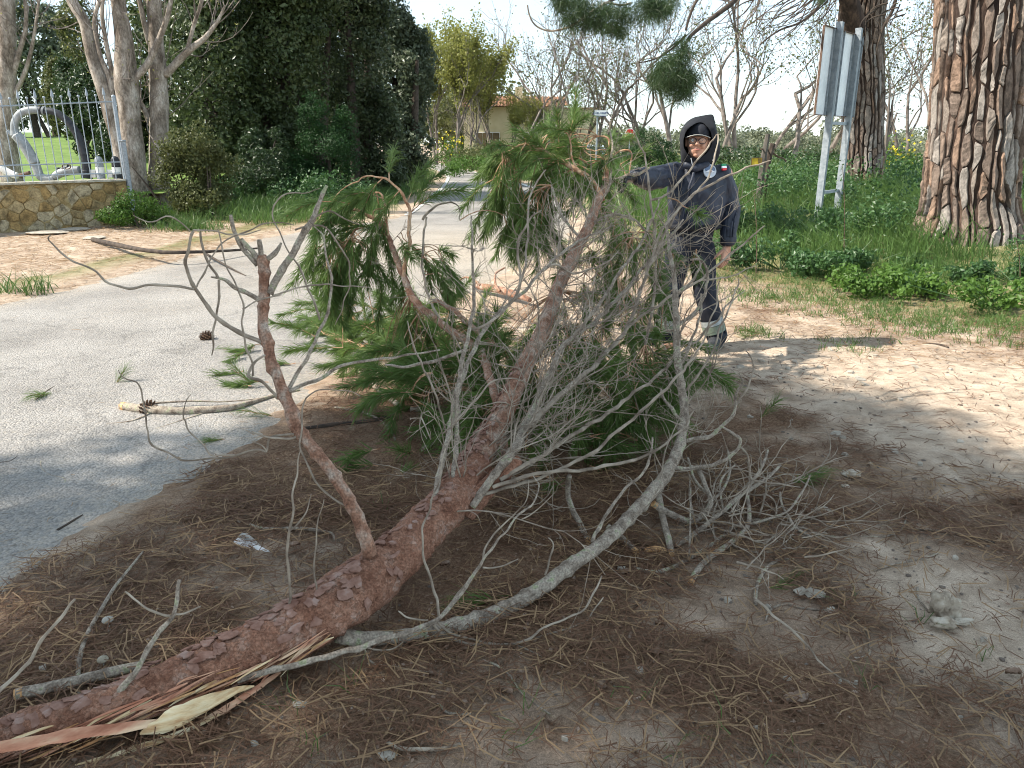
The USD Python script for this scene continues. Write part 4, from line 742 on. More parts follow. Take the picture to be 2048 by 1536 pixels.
for lab, src, u, y, rz, sc in (("bare tree with crooked low fork left of the house corner", tA, 1035, 48, 120, 0.95), ("bare tree between the street name sign and stop sign", tB, 1205, 50, 70, 1.2), ("tall bare tree left of the man's hood", tC, 1345, 48, 200, 1.25), ("bare tree just right of the man's head", tB, 1480, 40, 160, 1.2),
                               ("leaning bare tree left of the sign panel", tC, 1585, 40, 100, 1.05), ("bare tree behind the sign panel", tA, 1640, 44, 20, 1.15), ("thin bare tree between the two pine trunks", tC, 1865, 32, 310, 1.0), ("small bare tree at the far right edge", tB, 2055, 34, 15, 1.0), ("low bare tree in front of the pale house", tA, 985, 56, 260, 0.62), ("pale bare tree far behind the street sign", tB, 1110, 60, 230, 1.3), ("wide bare tree behind the man's shoulder", tA, 1530, 48, 75, 1.2), ("bare tree whose twigs fill the sky under the hanging pine bough", tA, 1300, 55, 290, 1.3), ("bare tree rising over the house roof", tC, 1085, 62, 30, 1.25), ("spindly bare tree left of the great pine", tB, 1815, 38, 200, 0.9)):
    copy_of(src, "bare_tree", lab, "tree", spot(u, y), rz, sc * 1.0)
for lab, u, y, rz, sc in (("second yellow-green poplar along the bend, a little lower", 945, 57, 90, 0.92), ("third poplar of the row with thin pale top", 985, 62, 200, 0.80), ("poplar half hidden behind the last grey evergreen", 868, 60, 300, 1.12), ("low yellow-green poplar in front of the house roof", 1020, 60, 40, 0.55), ("small yellow-green tree left of the street sign", 1075, 50, 140, 0.45)):
    copy_of(tD, "poplar_tree", lab, "tree", spot(u, y), rz, sc)
dead = thing("dead_sapling", "dead split sapling between the two pine trunks", "tree", spot(1770, 24))
for nodes in ([(1770, 320), (1772, 280), (1776, 240), (1780, 165)], [(1772, 300), (1778, 260), (1785, 200)], [(1774, 290), (1784, 255), (1794, 225)], [(1770, 310), (1765, 290), (1760, 275)]):
    P, R = trace(nodes, [24, 24], [6, 5, 3]); part(dead, "stem", tube(P, R, 6, 0.1), M["bare_wood"], True)
# scrub, bushes and far wood
def bushes(name, label, u0, u1, y0, y1, hts, n, per, leaf, m, kind="stuff", cat="bushes"):
    pts, nr = [], []
    for q in range(n):
        y = g4.uniform(y0, y1); c = spot(g4.uniform(u0, u1), y); h = g4.uniform(*hts); w = h * g4.uniform(0.7, 1.3); p, d = crown_pts([(c + [0, 0, h * 0.5], (w * 0.6, w * 0.6, h * 0.5))] + [(c + [g4.normal(0, w * .4), g4.normal(0, w * .4), h * g4.uniform(.4, .9)], (w * .3, w * .3, h * .25)) for _ in range(5)], per, g4); pts.append(p); nr.append(d)
    pts, nr = np.vstack(pts), np.vstack(nr); k = pts[:, 2] > -0.1
    solo(name, leaf_quads(pts[k], leaf * g4.uniform(0.6, 1.3, k.sum()), g4, 0, 0.6, nr[k]), m, label, cat, kind=kind)
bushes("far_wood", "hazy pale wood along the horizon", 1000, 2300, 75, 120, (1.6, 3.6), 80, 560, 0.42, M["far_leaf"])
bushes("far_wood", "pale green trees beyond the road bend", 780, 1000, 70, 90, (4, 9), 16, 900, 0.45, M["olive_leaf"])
bushes("scrub", "low tangled green scrub beyond the verge", 1180, 2200, 26, 48, (0.5, 1.3), 70, 460, 0.13, M["oak_leaf_bright"])
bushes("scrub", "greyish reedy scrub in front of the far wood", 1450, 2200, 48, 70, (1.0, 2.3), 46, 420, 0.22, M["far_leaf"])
bushes("scrub", "olive brush at the foot of the house and bare trees", 880, 1200, 40, 58, (0.7, 1.7), 26, 400, 0.14, M["olive_leaf"])
bushes("scrub", "green brush along the outer side of the road bend", 850, 1150, 34, 50, (0.5, 1.2), 26, 400, 0.12, M["bright_herb"])
bushes("scrub", "low nettles and brambles under the evergreens", 350, 800, 19.5, 23, (0.4, 1.1), 30, 420, 0.07, M["herb"])
bushes("scrub", "brambles behind the sign and second pine", 1500, 2100, 14, 22, (0.5, 1.1), 34, 420, 0.07, M["herb"])
def flowers(label, u, v, y, n, r):
    c = at(u, v, y); p = c + g4.normal(0, 1, (n, 3)) * r; t = thing("wildflower_bush", label, "wildflowers", spot(u, y)); part(t, "flowers", leaf_quads(p, 0.05 + 0.0016 * y, g4, 1, 0.9), M["flower"], kind="stuff")
    part(t, "leaves", leaf_quads(c + g4.normal(0, 1, (n * 4, 3)) * np.array(r) * [1.1, 1.1, 1.2] - [0, 0, r[2]], 0.10 + 0.001 * y, g4, 0, 0.5), M["bright_herb"])
    st_ = MB()
    for q in range(20):
        b_ = spot(u, y) + [g4.normal(0, r[0]), 0, 0]; st_.add(tube(np.array([b_, [b_[0], b_[1], c[2]]]), 0.012, 4))
    part(t, "stems", st_, M["herb"])
flowers("yellow-flowered bush on the outer side of the road bend", 905, 284, 50, 70, (0.45, 0.4, 0.35))
flowers("yellow wildflowers in the scrub between the two pine trunks", 1780, 308, 24, 90, (0.55, 0.3, 0.25))
# leafy herbs on the bank, each clump a plant
def herb(u, v, r, h, n, label, m="herb", leaf=0.055):
    p = on_ground(u, v); t = thing("leafy_plant", label, "plant", p); lb = [(p + [g4.normal(0, r * .75), g4.normal(0, r * .6), h * g4.uniform(0.2, 0.75)], (r * .5, r * .5, h * .45)) for _ in range(11)]
    lb = [(c, np.array(a_) * g4.uniform(0.45, 0.95)) for c, a_ in lb]
    q, d = crown_pts(lb, n, g4, 0.5); k = q[:, 2] > p[2] - 0.02; part(t, "leaves", leaf_quads(q[k], leaf * g4.uniform(0.6, 1.3, k.sum()), g4, 0, 0.62, d[k]), M[m])
    st_ = MB()
    for c, a_ in lb: st_.add(tube(np.array([p, (p + c) / 2 + [0, 0, .05], c + [0, 0, h * .3]]), [0.006, 0.005, 0.003], 4))
    part(t, "stems", st_, M["herb"])
for a_ in ((1560, 540, 0.55, 0.50, 2200, "broad leafy weed patch right of the man's hanging hand"), (1680, 545, 0.5, 0.42, 2000, "leafy green clump below the sign posts"), (1755, 590, 0.45, 0.36, 1900, "sunlit leafy clump between the herbs and great pine", "bright_herb"), (1900, 575, 0.45, 0.20, 1600, "ivy-like plants around the great pine's foot"),
           (2030, 570, 0.45, 0.34, 2000, "dark leafy plants right of the great pine"), (1500, 480, 0.5, 0.6, 1900, "weedy bush just behind the man's elbow"), (1620, 480, 0.6, 0.6, 2200, "dense herbs at the base of the sign posts"), (1750, 480, 0.55, 0.6, 2000, "tall herbs left of the great pine's root flare"), (1995, 620, 0.4, 0.3, 1500, "low bright plants at the right edge of the dirt", "bright_herb"), (1250, 500, 0.4, 0.5, 1500, "bright weeds on the verge behind the main stem", "bright_herb"), (1835, 545, 0.25, 0.22, 900, "small clump against the left foot of the great pine")):
    herb(*a_)
for (u0, v0, u1, v1, y, lab) in ((1700, 425, 1685, 330, 9.6, "reddish thin sapling in the grass beside the sign posts"), (1520, 465, 1508, 385, 9.3, "reddish thin sapling between the man and sign"), (2035, 590, 2030, 470, 8.2, "bare reddish stalk at the right edge")):
    sp = at(u0, v0, y); sp[2] = float(hz(sp[None])[0]); t = thing("sapling", lab, "plant", sp); e = at(u1, v1, y); Pq, Rq = curve(np.array([sp, (sp + e) / 2 + [0.02, 0, 0], e]), np.array([0.006, 0.005, 0.003]), 10); part(t, "stem", tube(Pq, Rq, 5), M["rust"], True)
    lf = np.repeat(Pq[2:], 14, 0) + g4.normal(0, 0.07, (14 * 8, 3)); part(t, "leaves", leaf_quads(lf, 0.05, g4, 0, 0.4), M["herb"])
# ---------------------------------------------------------------- wall, railings, pipes, signs, house
g5 = np.random.default_rng(51)
WA, WB = at(-190, 360, 13.1), at(250, 350, 15.7); WA, WB = np.array([WA[0], WA[1], 0]), np.array([WB[0], WB[1], 0])
we = unit(WB - WA); wn = np.array([we[1], -we[0], 0]); WLEN = float(np.linalg.norm(WB - WA)); WH = 0.86
wl = lambda s, d, z: WA + we * s + wn * d + np.array([0, 0, z])
W_ = thing("stone_wall", "low ochre rubble-stone wall carrying the iron railings at the left", "wall", WA)
def slab(s0, s1, d0, d1, z0, z1):
    c = [wl(s, d, z) for s in (s0, s1) for d in (d0, d1) for z in (z0, z1)]; m = trimesh.convex.convex_hull(np.array(c)); return np.array(m.vertices), np.array(m.faces)
part(W_, "mortar", slab(0, WLEN, -0.32, -0.010, -0.2, WH), M["mortar"])
sites = []
while len(sites) < 105:
    q = np.array([g5.uniform(-0.1, WLEN + 0.1), g5.uniform(-0.1, WH + 0.1)]); sp_ = g5.choice([0.10, 0.15, 0.22])
    if all(np.hypot(0.72 * (q - s)[0], (q - s)[1]) > sp_ for s in sites) or g5.random() < 0.004: sites.append(q)
vor = Voronoi(np.vstack([sites, [(-9, -9), (-9, 9), (WLEN + 9, -9), (WLEN + 9, 9)]])); wbox = sbox(0.0, -0.05, WLEN - 0.01, WH - 0.015)
for i in range(len(sites)):
    r = vor.regions[vor.point_region[i]]
    if -1 in r or not r: continue
    pg = Polygon(vor.vertices[r]).intersection(wbox).buffer(-0.007).buffer(-0.008).buffer(0.006)
    if pg.is_empty or pg.geom_type != "Polygon" or pg.area < 0.003: continue
    xy = np.array(pg.simplify(0.008).exterior.coords)[:-1]; n = len(xy); c = xy.mean(0); dp = g5.uniform(-0.016, 0.004); tl = g5.normal(0, 0.06, 2)
    f0 = [wl(x, -0.030, z) for x, z in xy]; f1 = [wl(x, dp * 0.4 + ((x - c[0]) * tl[0] + (z - c[1]) * tl[1]), z) for x, z in xy]; xi = c + (xy - c) * 0.80; f2 = [wl(x, dp + 0.008 + ((x - c[0]) * tl[0] + (z - c[1]) * tl[1]), z) for x, z in xi]
    v = np.vstack([f0, f1, f2, [wl(c[0], dp + 0.011, c[1])]]); q = []
    for k in range(n):
        k2 = (k + 1) % n; q += [[k, k2, n + k2], [k, n + k2, n + k], [n + k, n + k2, 2 * n + k2], [n + k, 2 * n + k2, 2 * n + k], [2 * n + k, 2 * n + k2, 3 * n]]
    if c[0] > 0.05: part(W_, "stone", (v, np.array(q)), STONE[g5.integers(4)])
cs = 0.0
while cs < WLEN:
    L_c = min(g5.uniform(0.4, 0.7), WLEN - cs); part(W_, "coping_stone", slab(cs + 0.006, cs + L_c - 0.006, -0.34, 0.03 + g5.uniform(-.01, .01), WH + 0.002, WH + 0.035 + g5.uniform(0, .012)), M["cap_stone"]); cs += L_c
RF = thing("iron_railings", "grey iron railings with spear and ball tips on the stone wall", "railing", wl(0, -0.15, WH))
def wpt(u, v, d=-0.15):
    """The place seen at (u, v) in the railings' upright plane."""
    q = at(u, v, 10.0) - np.array([0, 0, EYE]); o = np.array([0, 0, EYE]); t = ((wl(0, d, 0) - o) @ wn) / (q @ wn); return o + q * t
def bar(a_, b_, r, sides=6): return tube(np.array([a_, b_]), r, sides)
for v0, v1, nm in ((213, 203, "rail"), (331, 324, "rail"), (352, 346, "rail")):
    a_, b_ = wpt(-150, v0 + 5), wpt(232 + (v0 > 300) * 8, v1); part(RF, nm, bar(a_, b_, 0.013), M["iron_light"])
us = [2 + 34.35 * k for k in range(-4, 7)]; zb = WH + 0.03
for k, u in enumerate(us):
    for ball in (0, 1):
        uu = u + 17.2 * ball
        if uu > 215: continue
        tip = wpt(uu, 192 + (1 - uu / 208) * 8); s_ = (tip - WA) @ we; b_ = wl(s_, -0.15, zb); tp_ = wl(s_, -0.15, tip[2])
        pk = part(RF, "picket", bar(b_, tp_, 0.0085), M["iron_light"])
        if ball:
            m = trimesh.creation.icosphere(2, 0.024); part(pk, "ball_tip", (np.array(m.vertices) + tp_ + [0, 0, 0.015], np.array(m.faces)), M["iron_light"], True)
        else:
            pr = np.array([[0.001, -0.05], [0.012, -0.05], [0.016, -0.04], [0.010, -0.03], [0.016, -0.02], [0.009, -0.008], [0.012, 0.0], [0.030, 0.035], [0.018, 0.09], [0.001, 0.165]]); m = trimesh.creation.revolve(pr, sections=10); part(pk, "spear_tip", (np.array(m.vertices) * [1, 1, 1] + tp_, np.array(m.faces)), M["iron_light"], 40)
        part(pk, "joint", box_mesh(wl(s_, -0.15, float(np.interp(uu, [0, 228], [wpt(0, 213)[2], wpt(228, 203)[2]]))), (0.03, 0.04, 0.03)), M["iron_light"])
pt = wpt(227, 196); s_ = (pt - WA) @ we; part(RF, "end_post", bar(wl(s_, -0.15, WH), wl(s_, -0.15, pt[2]), 0.036, 10), M["iron_light"]); m = trimesh.creation.icosphere(2, 0.04); part(RF, "post_ball", (np.array(m.vertices) + wl(s_, -0.15, pt[2] + 0.02), np.array(m.faces)), M["iron_light"], True)
gp0 = wl(WLEN + 0.07, -0.05, 0); GPp = thing("gate_post", "grey steel pipe post standing against the wall's right end", "post", gp0); part(GPp, "pipe", bar(gp0 + [0, 0, -0.1], gp0 + [0, 0, 1.60], 0.052, 14), M["iron"], True); part(GPp, "rim", tube(np.array([gp0 + [0, 0, 1.60], gp0 + [0, 0, 1.635]]), 0.058, 14), M["iron"], True); part(GPp, "sleeve", tube(np.array([gp0 + [0, 0, -0.05], gp0 + [0, 0, 0.62]]), 0.058, 14), M["iron"], True)
# pipework behind the railings
PY = 17.2; ppb = at(100, 350, PY); PW = thing("pump_pipework", "grey steel duct arching into a black hose behind the railings", "pipework", (ppb[0], PY, 0))
def pipe(nodes, ws, m, nm, sides=14, lump=0.0): 
    P, R = trace(nodes, [PY, PY], ws, n=8 * len(nodes)); part(PW, nm, tube(P, R, sides, lump), m, True); return P, R
pipe([(110, 356), (92, 357), (80, 352), (73, 335), (68, 322)], [15, 16, 17, 18], M["duct"], "lower_elbow"); pipe([(70, 328), (49, 291), (33, 270)], [20, 21, 21], M["duct"], "duct"); pipe([(31, 272), (29, 259), (33, 238), (47, 224), (66, 220), (79, 221)], [17, 15, 15, 15, 15, 15], M["duct"], "upper_elbow")
pipe([(26, 272), (42, 268)], [6, 6], M["duct"], "flange"); pipe([(55, 302), (62, 298)], [8, 8], M["duct"], "bracket"); pipe([(15, 262), (25, 272)], [8, 6], M["duct"], "bolt")
pipe([(78, 221), (84, 221)], [17, 17], M["rubber"], "clamp"); pipe([(86, 221), (90, 222)], [17, 17], M["duct"], "clamp"); pipe([(78, 222), (95, 222), (110, 225), (137, 245), (156, 272), (167, 300), (172, 325), (174, 348)], [14, 14, 14, 15, 16, 17, 17, 16], M["rubber"], "hose")
pipe([(174, 340), (174, 356)], [22, 22], M["rubber"], "socket"); pipe([(108, 354), (125, 345), (160, 340)], [15, 17, 15], M["duct"], "valve_body"); pipe([(118, 352), (118, 335)], [10, 8], M["rubber"], "valve_stem"); pipe([(128, 340), (138, 334)], [14, 10], M["rubber"], "valve_cap")
th_ = np.linspace(0, 2 * np.pi, 17); hwc = at(133, 333, PY - 0.15); part(PW, "hand_wheel", tube(np.array([hwc + [0.09 * math.cos(a_), 0, 0.05 * math.sin(a_)] for a_ in th_]), 0.012, 6, cap=False), M["rust"], True)
pipe([(3, 335), (12, 342), (35, 352)], [14, 14, 12], M["white_plastic"], "side_pipe"); pipe([(40, 352), (60, 345)], [9, 7], M["rust"], "old_joint")
for u in (202, 235):
    c = at(u, 352, PY); hp_ = px(c, 38); t = thing("filter_canister", "grey domed canister with white band, " + ("nearer the hose" if u == 202 else "beside the railing end post"), "canister", c - [0, 0, 0.6]); r = px(c, 8); prof = np.array([[0.001, -0.6], [r, -0.6], [r, hp_ * 0.72], [r * 0.95, hp_ * 0.85], [r * 0.7, hp_ * 0.95], [r * 0.3, hp_], [0.001, hp_ * 1.01]]); m = trimesh.creation.revolve(prof, sections=20); part(t, "body", (np.array(m.vertices) + c, np.array(m.faces)), M["rubber"] if u == 235 else M["iron"], 50)
    part(t, "band", tube(np.array([c + [0, 0, hp_ * 0.10], c + [0, 0, hp_ * 0.45]]), r * 1.03, 20, cap=False), M["white_plastic"], True); part(t, "side_tank", box_mesh(c + [-r * 1.7, 0, hp_ * 0.12], (r * 1.3, r * 1.2, hp_ * 0.4), 0, 0.01), M["white_plastic"])
# road sign seen from behind
SA, SB = at(1627, 231, 12.9), at(1704, 238, 14.3); se = unit((SB - SA) * [1, 1, 0]); sn = np.array([se[1], -se[0], 0]); sn = sn if sn @ SA < 0 else -sn
SL = float(np.linalg.norm((SB - SA)[:2])); z0s, z1s = at(1644, 229, 12.9)[2], at(1650, 50, 12.9)[2]
if sn @ np.array([SA[0], SA[1], 0]) > 0: sn = -sn
SG = thing("road_sign", "large blank grey road sign seen from behind on two steel posts", "road sign", (SA[0], SA[1], 0.3))
def sbx(s0, s1, d0, d1, z0, z1):
    c = np.array([[SA[0], SA[1], 0] + se * s + sn * d + np.array([0, 0, z]) for s in (s0, s1) for d in (d0, d1) for z in (z0, z1)]); m = trimesh.convex.convex_hull(c); return np.array(m.vertices), np.array(m.faces)
H = SL / 2
for k in (0, 1):
    part(SG, "panel", sbx(k * H + 0.004, (k + 1) * H - 0.004, -0.012, 0.0, z0s, z1s), M["sign_back"])
    s_ = k * H + H * 0.62
    part(SG, "rail", sbx(s_ - 0.14, s_ - 0.12, 0.001, 0.03, z0s + .01, z1s - .01), M["galv"])
    part(SG, "post", sbx(s_ - 0.05, s_ + 0.07, 0.002, 0.09, 0.0, z1s + 0.10), M["galv_dark"]); part(SG, "post_lip", sbx(s_ - 0.056, s_ - 0.051, 0.004, 0.105, 0.0, z1s + 0.098), M["galv"])
for s_ in (0.0, H, SL): part(SG, "edge_flange", sbx(s_ - 0.006, s_ + 0.006, -0.004, 0.030, z0s - 0.003, z1s + 0.003), M["rust"] if s_ == 0 else M["galv"])
for z_ in (z0s, z1s): part(SG, "edge_flange", sbx(0.008, SL - 0.008, -0.003, 0.028, z_ - 0.006, z_ + 0.006), M["rust"])
for z_ in (at(1660, 246, 13.4)[2], at(1655, 385, 13.4)[2]): part(SG, "cross_bar", sbx(H * 0.62 + 0.07, H * 1.62 - 0.05, 0.02, 0.06, z_ - 0.025, z_ + 0.025), M["galv"])
# leaning wooden posts with a small yellow plate
wp = at(1522, 378, 15.5); wp[2] = float(hz(wp[None])[0]); WP = thing("wooden_post", "dark leaning old wooden post with a shorter one tied behind", "post", wp)
P, R = trace([(1519, 385), (1524, 340), (1536, 268)], [15.5, 15.5], [13, 13, 9], n=8); P[0, 2] = wp[2] - 0.1; part(WP, "post", tube(P, R, 6, 0.06), M["old_post"]); P, R = trace([(1528, 378), (1535, 330), (1546, 287)], [15.7, 15.7], [11, 12, 11], n=8); P[0, 2] = wp[2] - 0.1; part(WP, "post", tube(P, R, 6, 0.06), M["dark_wood"])
P, R = trace([(1522, 298), (1540, 300)], [15.4, 15.8], [3, 3], n=4); part(WP, "wire_tie", tube(P, R, 5), M["rust"]); P, R = trace([(1542, 302), (1555, 313), (1568, 318), (1572, 324)], [15.7, 15.7], [4, 3, 3]); part(WP, "wire_hook", tube(P, R, 5), M["rust"])
yp = at(1513, 323, 15.4); YS = thing("small_plate", "small rusty-edged yellow plate hung on the leaning wooden post", "sign", yp); part(YS, "plate", box_mesh(yp, (0.20, 0.006, 0.13), 0, 0.002), M["yellow_paint"])
for dx, dz, sx, sz in ((0, 0.068, 0.21, 0.012), (0, -0.068, 0.21, 0.012), (-0.102, 0, 0.012, 0.13), (0.102, 0, 0.012, 0.13)): part(YS, "rim", box_mesh(yp + [dx, -0.004, dz], (sx, 0.012, sz)), M["rust"])
for dx in (0.035, 0.055, 0.075): part(YS, "mark", box_mesh(yp + [dx, -0.006, 0.01], (0.010, 0.004, 0.09)), M["rust"])
# stop sign and street name sign
def glyphs(text, h, c, m, parent, nm, depth=0.006, rz=0.0):
    t = meshkit.text_mesh(text, h, depth, True); v = np.array(t.vertices); v[:, :2] -= (v[:, :2].min(0) + v[:, :2].max(0)) / 2; part(parent, nm, (np.c_[v[:, 0], -v[:, 2], v[:, 1]] + c, np.array(t.faces)), m)
sc_ = at(1260, 268, 46); ST = thing("stop_sign", "red octagonal STOP sign above the green boughs", "stop sign", (sc_[0], 46, 0))
def octa(r, y_, m, nm):
    a_ = np.radians(22.5 + 45 * np.arange(8)); P = np.array([sc_ + [r * math.cos(b_), y_, r * math.sin(b_)] for b_ in a_]); Q = P + [0, 0.008, 0]; j = np.arange(8); j2 = (j + 1) % 8
    part(ST, nm, (np.vstack([P, Q, P.mean(0), Q.mean(0)]), np.vstack([np.c_[np.full(8, 16), j, j2], np.c_[np.full(8, 17), 8 + j2, 8 + j], np.c_[j, 8 + j, 8 + j2], np.c_[j, 8 + j2, j2]])), m)
octa(0.31, 0.0, M["white_paint"], "border"); octa(0.28, -0.012, M["red_paint"], "face"); glyphs("STOP", 0.17, sc_ + [0, -0.013, -0.03], M["white_paint"], ST, "lettering"); part(ST, "pole", bar(np.array([sc_[0], 46.05, -0.1]), np.array([sc_[0], 46.05, sc_[2] + 0.3]), 0.03, 8), M["galv"])
nc_ = at(1201, 226, 42); NS = thing("street_name_sign", "small white street name plate on a thin grey pole", "street sign", (nc_[0], 42, 0)); part(NS, "plate", box_mesh(nc_, (0.62, 0.02, 0.26)), M["white_paint"]); part(NS, "frame", box_mesh(nc_ + [0, 0.001, -0.145], (0.64, 0.03, 0.03)), M["blue_paint"]); part(NS, "frame", box_mesh(nc_ + [-0.325, 0.001, -0.01], (0.025, 0.03, 0.27)), M["blue_paint"])
glyphs("V. DEL CAMPO", 0.085, nc_ + [0, -0.012, 0.0], M["blue_paint"], NS, "lettering"); pc_ = at(1195, 226, 42.06); part(NS, "pole", bar(np.array([pc_[0], 42.06, -0.1]), np.array([pc_[0], 42.06, nc_[2] - 0.16]), 0.045, 8), M["galv"])
# house behind the bare trees
HY = 64.0; hA, hB = at(1000, 285, HY), at(1128, 285, HY); hC = at(1192, 285, HY - 2); zE, zR = at(1060, 214, HY)[2], at(1060, 194, HY + 4)[2] 
HS = thing("house", "cream house with orange tiled roof behind the bare trees", "house", ((hA[0] + hB[0]) / 2, HY, 0)); hx0 = at(928, 285, HY)[0]
hw = hB[0] - hx0; part(HS, "wall", box_mesh([(hx0 + hB[0]) / 2, HY + 4, zE / 2 - 0.1], (hw, 8, zE + 0.2)), M["house_wall"])
zX = at(1180, 218, HY - 2)[2]; part(HS, "wall", box_mesh([(hB[0] + hC[0]) / 2 - 0.2, HY + 2, zX / 2 - 0.1], (hC[0] - hB[0] + 0.4 - 0.01, 8, zX + 0.2)), M["house_wall"], label="lower flat-roofed wing of the cream house"); part(HS, "parapet", box_mesh([(hB[0] + hC[0]) / 2 - 0.2, HY + 2, zX + 0.06], (hC[0] - hB[0] + 0.6, 8.2, 0.12)), M["roof_tile"])
rf = MB(); nt = 34; xs = np.linspace(hx0 - 0.3, hB[0] + 0.3, nt + 1)
for k in range(nt):
    for r_ in range(8):
        y0_, y1_ = HY - 0.4 + r_ * 0.56, HY - 0.4 + (r_ + 1.12) * 0.56; za, zb_ = zE + (zR - zE) * r_ / 8, zE + (zR - zE) * (r_ + 1.12) / 8; xm = (xs[k] + xs[k + 1]) / 2
        v = np.array([[xs[k], y0_, za + .03], [xm, y0_, za + .13], [xs[k + 1], y0_, za + .03], [xs[k], y1_, zb_], [xm, y1_, zb_ + .09], [xs[k + 1], y1_, zb_]]); rf.add((v, np.array([[0, 1, 4], [0, 4, 3], [1, 2, 5], [1, 5, 4], [0, 2, 1]])))
rp = part(HS, "roof", rf, M["roof_tile"]); part(HS, "roof_back", (np.array([[hx0 - .3, HY + 4, zR], [hB[0] + .3, HY + 4, zR], [hB[0] + .3, HY + 8.4, zE], [hx0 - .3, HY + 8.4, zE]]), np.array([[0, 1, 2], [0, 2, 3]])), M["roof_tile"])
part(HS, "gable", (np.array([[hB[0], HY, zE], [hB[0], HY + 8, zE], [hB[0], HY + 4, zR - .05]]), np.array([[0, 1, 2]])), M["house_wall"])
for u in (965, 985, 1060, 1100):
    c = at(u, 262, HY); wf = part(HS, "window", box_mesh([c[0], HY - 0.02, 1.75], (1.15, 0.10, 1.25)), M["white_paint"]); part(wf, "shutter", box_mesh([c[0] - 0.27, HY - 0.08, 1.75], (0.50, 0.05, 1.15)), M["shutter"]); part(wf, "shutter", box_mesh([c[0] + 0.27, HY - 0.08, 1.75], (0.50, 0.05, 1.15)), M["shutter"])
part(HS, "chimney", box_mesh([hx0 + hw * 0.55, HY + 3, zR + 0.2], (0.6, 0.6, 1.0)), M["house_wall"])
# parked car half hidden by the boughs
cc_ = at(1192, 310, 52); CR = thing("parked_car", "pale blue car half hidden behind the green boughs on the side road", "car", (cc_[0], 52, 0)); cx = cc_[0]
def prof_solid(pts, x0, x1, tx=0.0):
    pts = np.array(pts); n = len(pts); inset = tx * (pts[:, 1] > 0.95); A_ = np.c_[np.full(n, x0) + inset, 52 + pts[:, 0], pts[:, 1]]; B_ = np.c_[np.full(n, x1) - inset, 52 + pts[:, 0], pts[:, 1]]; m = trimesh.convex.convex_hull(np.vstack([A_, B_])); return np.array(m.vertices), np.array(m.faces)
part(CR, "body", prof_solid([(0, 0.35), (0.02, 0.70), (0.9, 0.92), (4.0, 0.92), (4.05, 0.35)], cx - 0.85, cx + 0.85), M["car_paint"]); part(CR, "cabin", prof_solid([(1.0, 0.93), (1.75, 1.44), (3.1, 1.46), (3.9, 0.93)], cx - 0.78, cx + 0.78, 0.12), M["car_paint"])
part(CR, "windscreen", prof_solid([(0.98, 0.96), (1.70, 1.40), (1.72, 1.41), (1.0, 0.95)], cx - 0.70, cx + 0.70, 0.05), M["car_glass"])
for s_ in (-1, 1):
    part(CR, "headlight", box_mesh([cx + s_ * 0.62, 52.0, 0.66], (0.32, 0.10, 0.16), 0, 0.03), M["white_plastic"])
    for y_ in (0.75, 3.3):
        wv, wf_ = tube(np.array([[cx + s_ * 0.70, 52 + y_, 0.31], [cx + s_ * 0.88, 52 + y_, 0.31]]), 0.31, 18); wh = part(CR, "wheel", (wv, wf_), M["black"], 40); rv_, rf2 = tube(np.array([[cx + s_ * 0.80, 52 + y_, 0.31], [cx + s_ * 0.89, 52 + y_, 0.31]]), 0.19, 12); part(wh, "rim", (rv_, rf2), M["galv"], 40)
    part(CR, "mirror", box_mesh([cx + s_ * 0.95, 53.1, 1.0], (0.18, 0.10, 0.12), 0, 0.03), M["car_paint"])
part(CR, "grille", box_mesh([cx, 51.99, 0.55], (0.8, 0.06, 0.14)), M["black"]); part(CR, "number_plate", box_mesh([cx, 51.98, 0.42], (0.5, 0.03, 0.11)), M["white_paint"])
# ---------------------------------------------------------------- the torn-off pine bough in front
g3 = np.random.default_rng(21)
base = flat(300, 1380)
FB = thing("fallen_pine_bough", "huge torn-off pine bough, red scaly bark, grey limbs, green needles, held up by the man", "tree branch", base)
SN = [(-150, 1560, 1.45, 40), (0, 1480, 1.66, 66), (191, 1428, 1.74, 88), (344, 1365, 1.86, 102), (496, 1305, 1.98, 112), (649, 1225, 2.12, 124), (753, 1148, 2.30, 108), (844, 1062, 2.52, 92), (905, 1000, 2.68, 90), (944, 935, 2.85, 78), (968, 890, 2.98, 66), (1006, 826, 3.15, 54), (1033, 768, 3.32, 49), (1057, 717, 3.48, 46), (1077, 680, 3.6, 42), (1100, 620, 3.8, 38), (1119, 570, 3.98, 34), (1147, 511, 4.25, 31), (1178, 450, 4.6, 27), (1195, 405, 4.9, 22), (1211, 360, 5.2, 18), (1214, 335, 5.3, 13)]
S, SR = trace([n[:2] for n in SN], [n[2] for n in SN], [n[3] * float(np.interp(n[2], [1.6, 2.6, 3.1], [0.92, 0.90, 0.78])) for n in SN], n=110)
k = 46
def barky(P, R, sides, n, amp, seed):
    P, R = curve(P, R, n); v, f = tube(P, R, sides, 0.10, seed); m = n * sides; c = np.repeat(P, sides, 0); o = v[:m] - c
    q = v[:m] * 17; t = meshkit.fbm(q, 4, seed) * 7; t = (np.floor(t) + sstep(0.0, 0.25, t - np.floor(t))) / 7 - 0.5
    v[:m] = c + o * (1 + (amp * 2.2 * t + 0.5 * amp * (meshkit.noise(v[:m] * 60, seed) - 0.5)) / np.linalg.norm(o, axis=1))[:, None]
    return v, f
v1 = barky(S[:k + 1], SR[:k + 1], 44, 190, 0.016, 3); v2 = tube(S[k:], SR[k:], 16, 0.09, 4)
part(FB, "stem", v1, M["stem_bark"], True)
part(FB, "stem", v2, M["limb_bark"], True, label="thinner upper stem with pinkish grey bark")
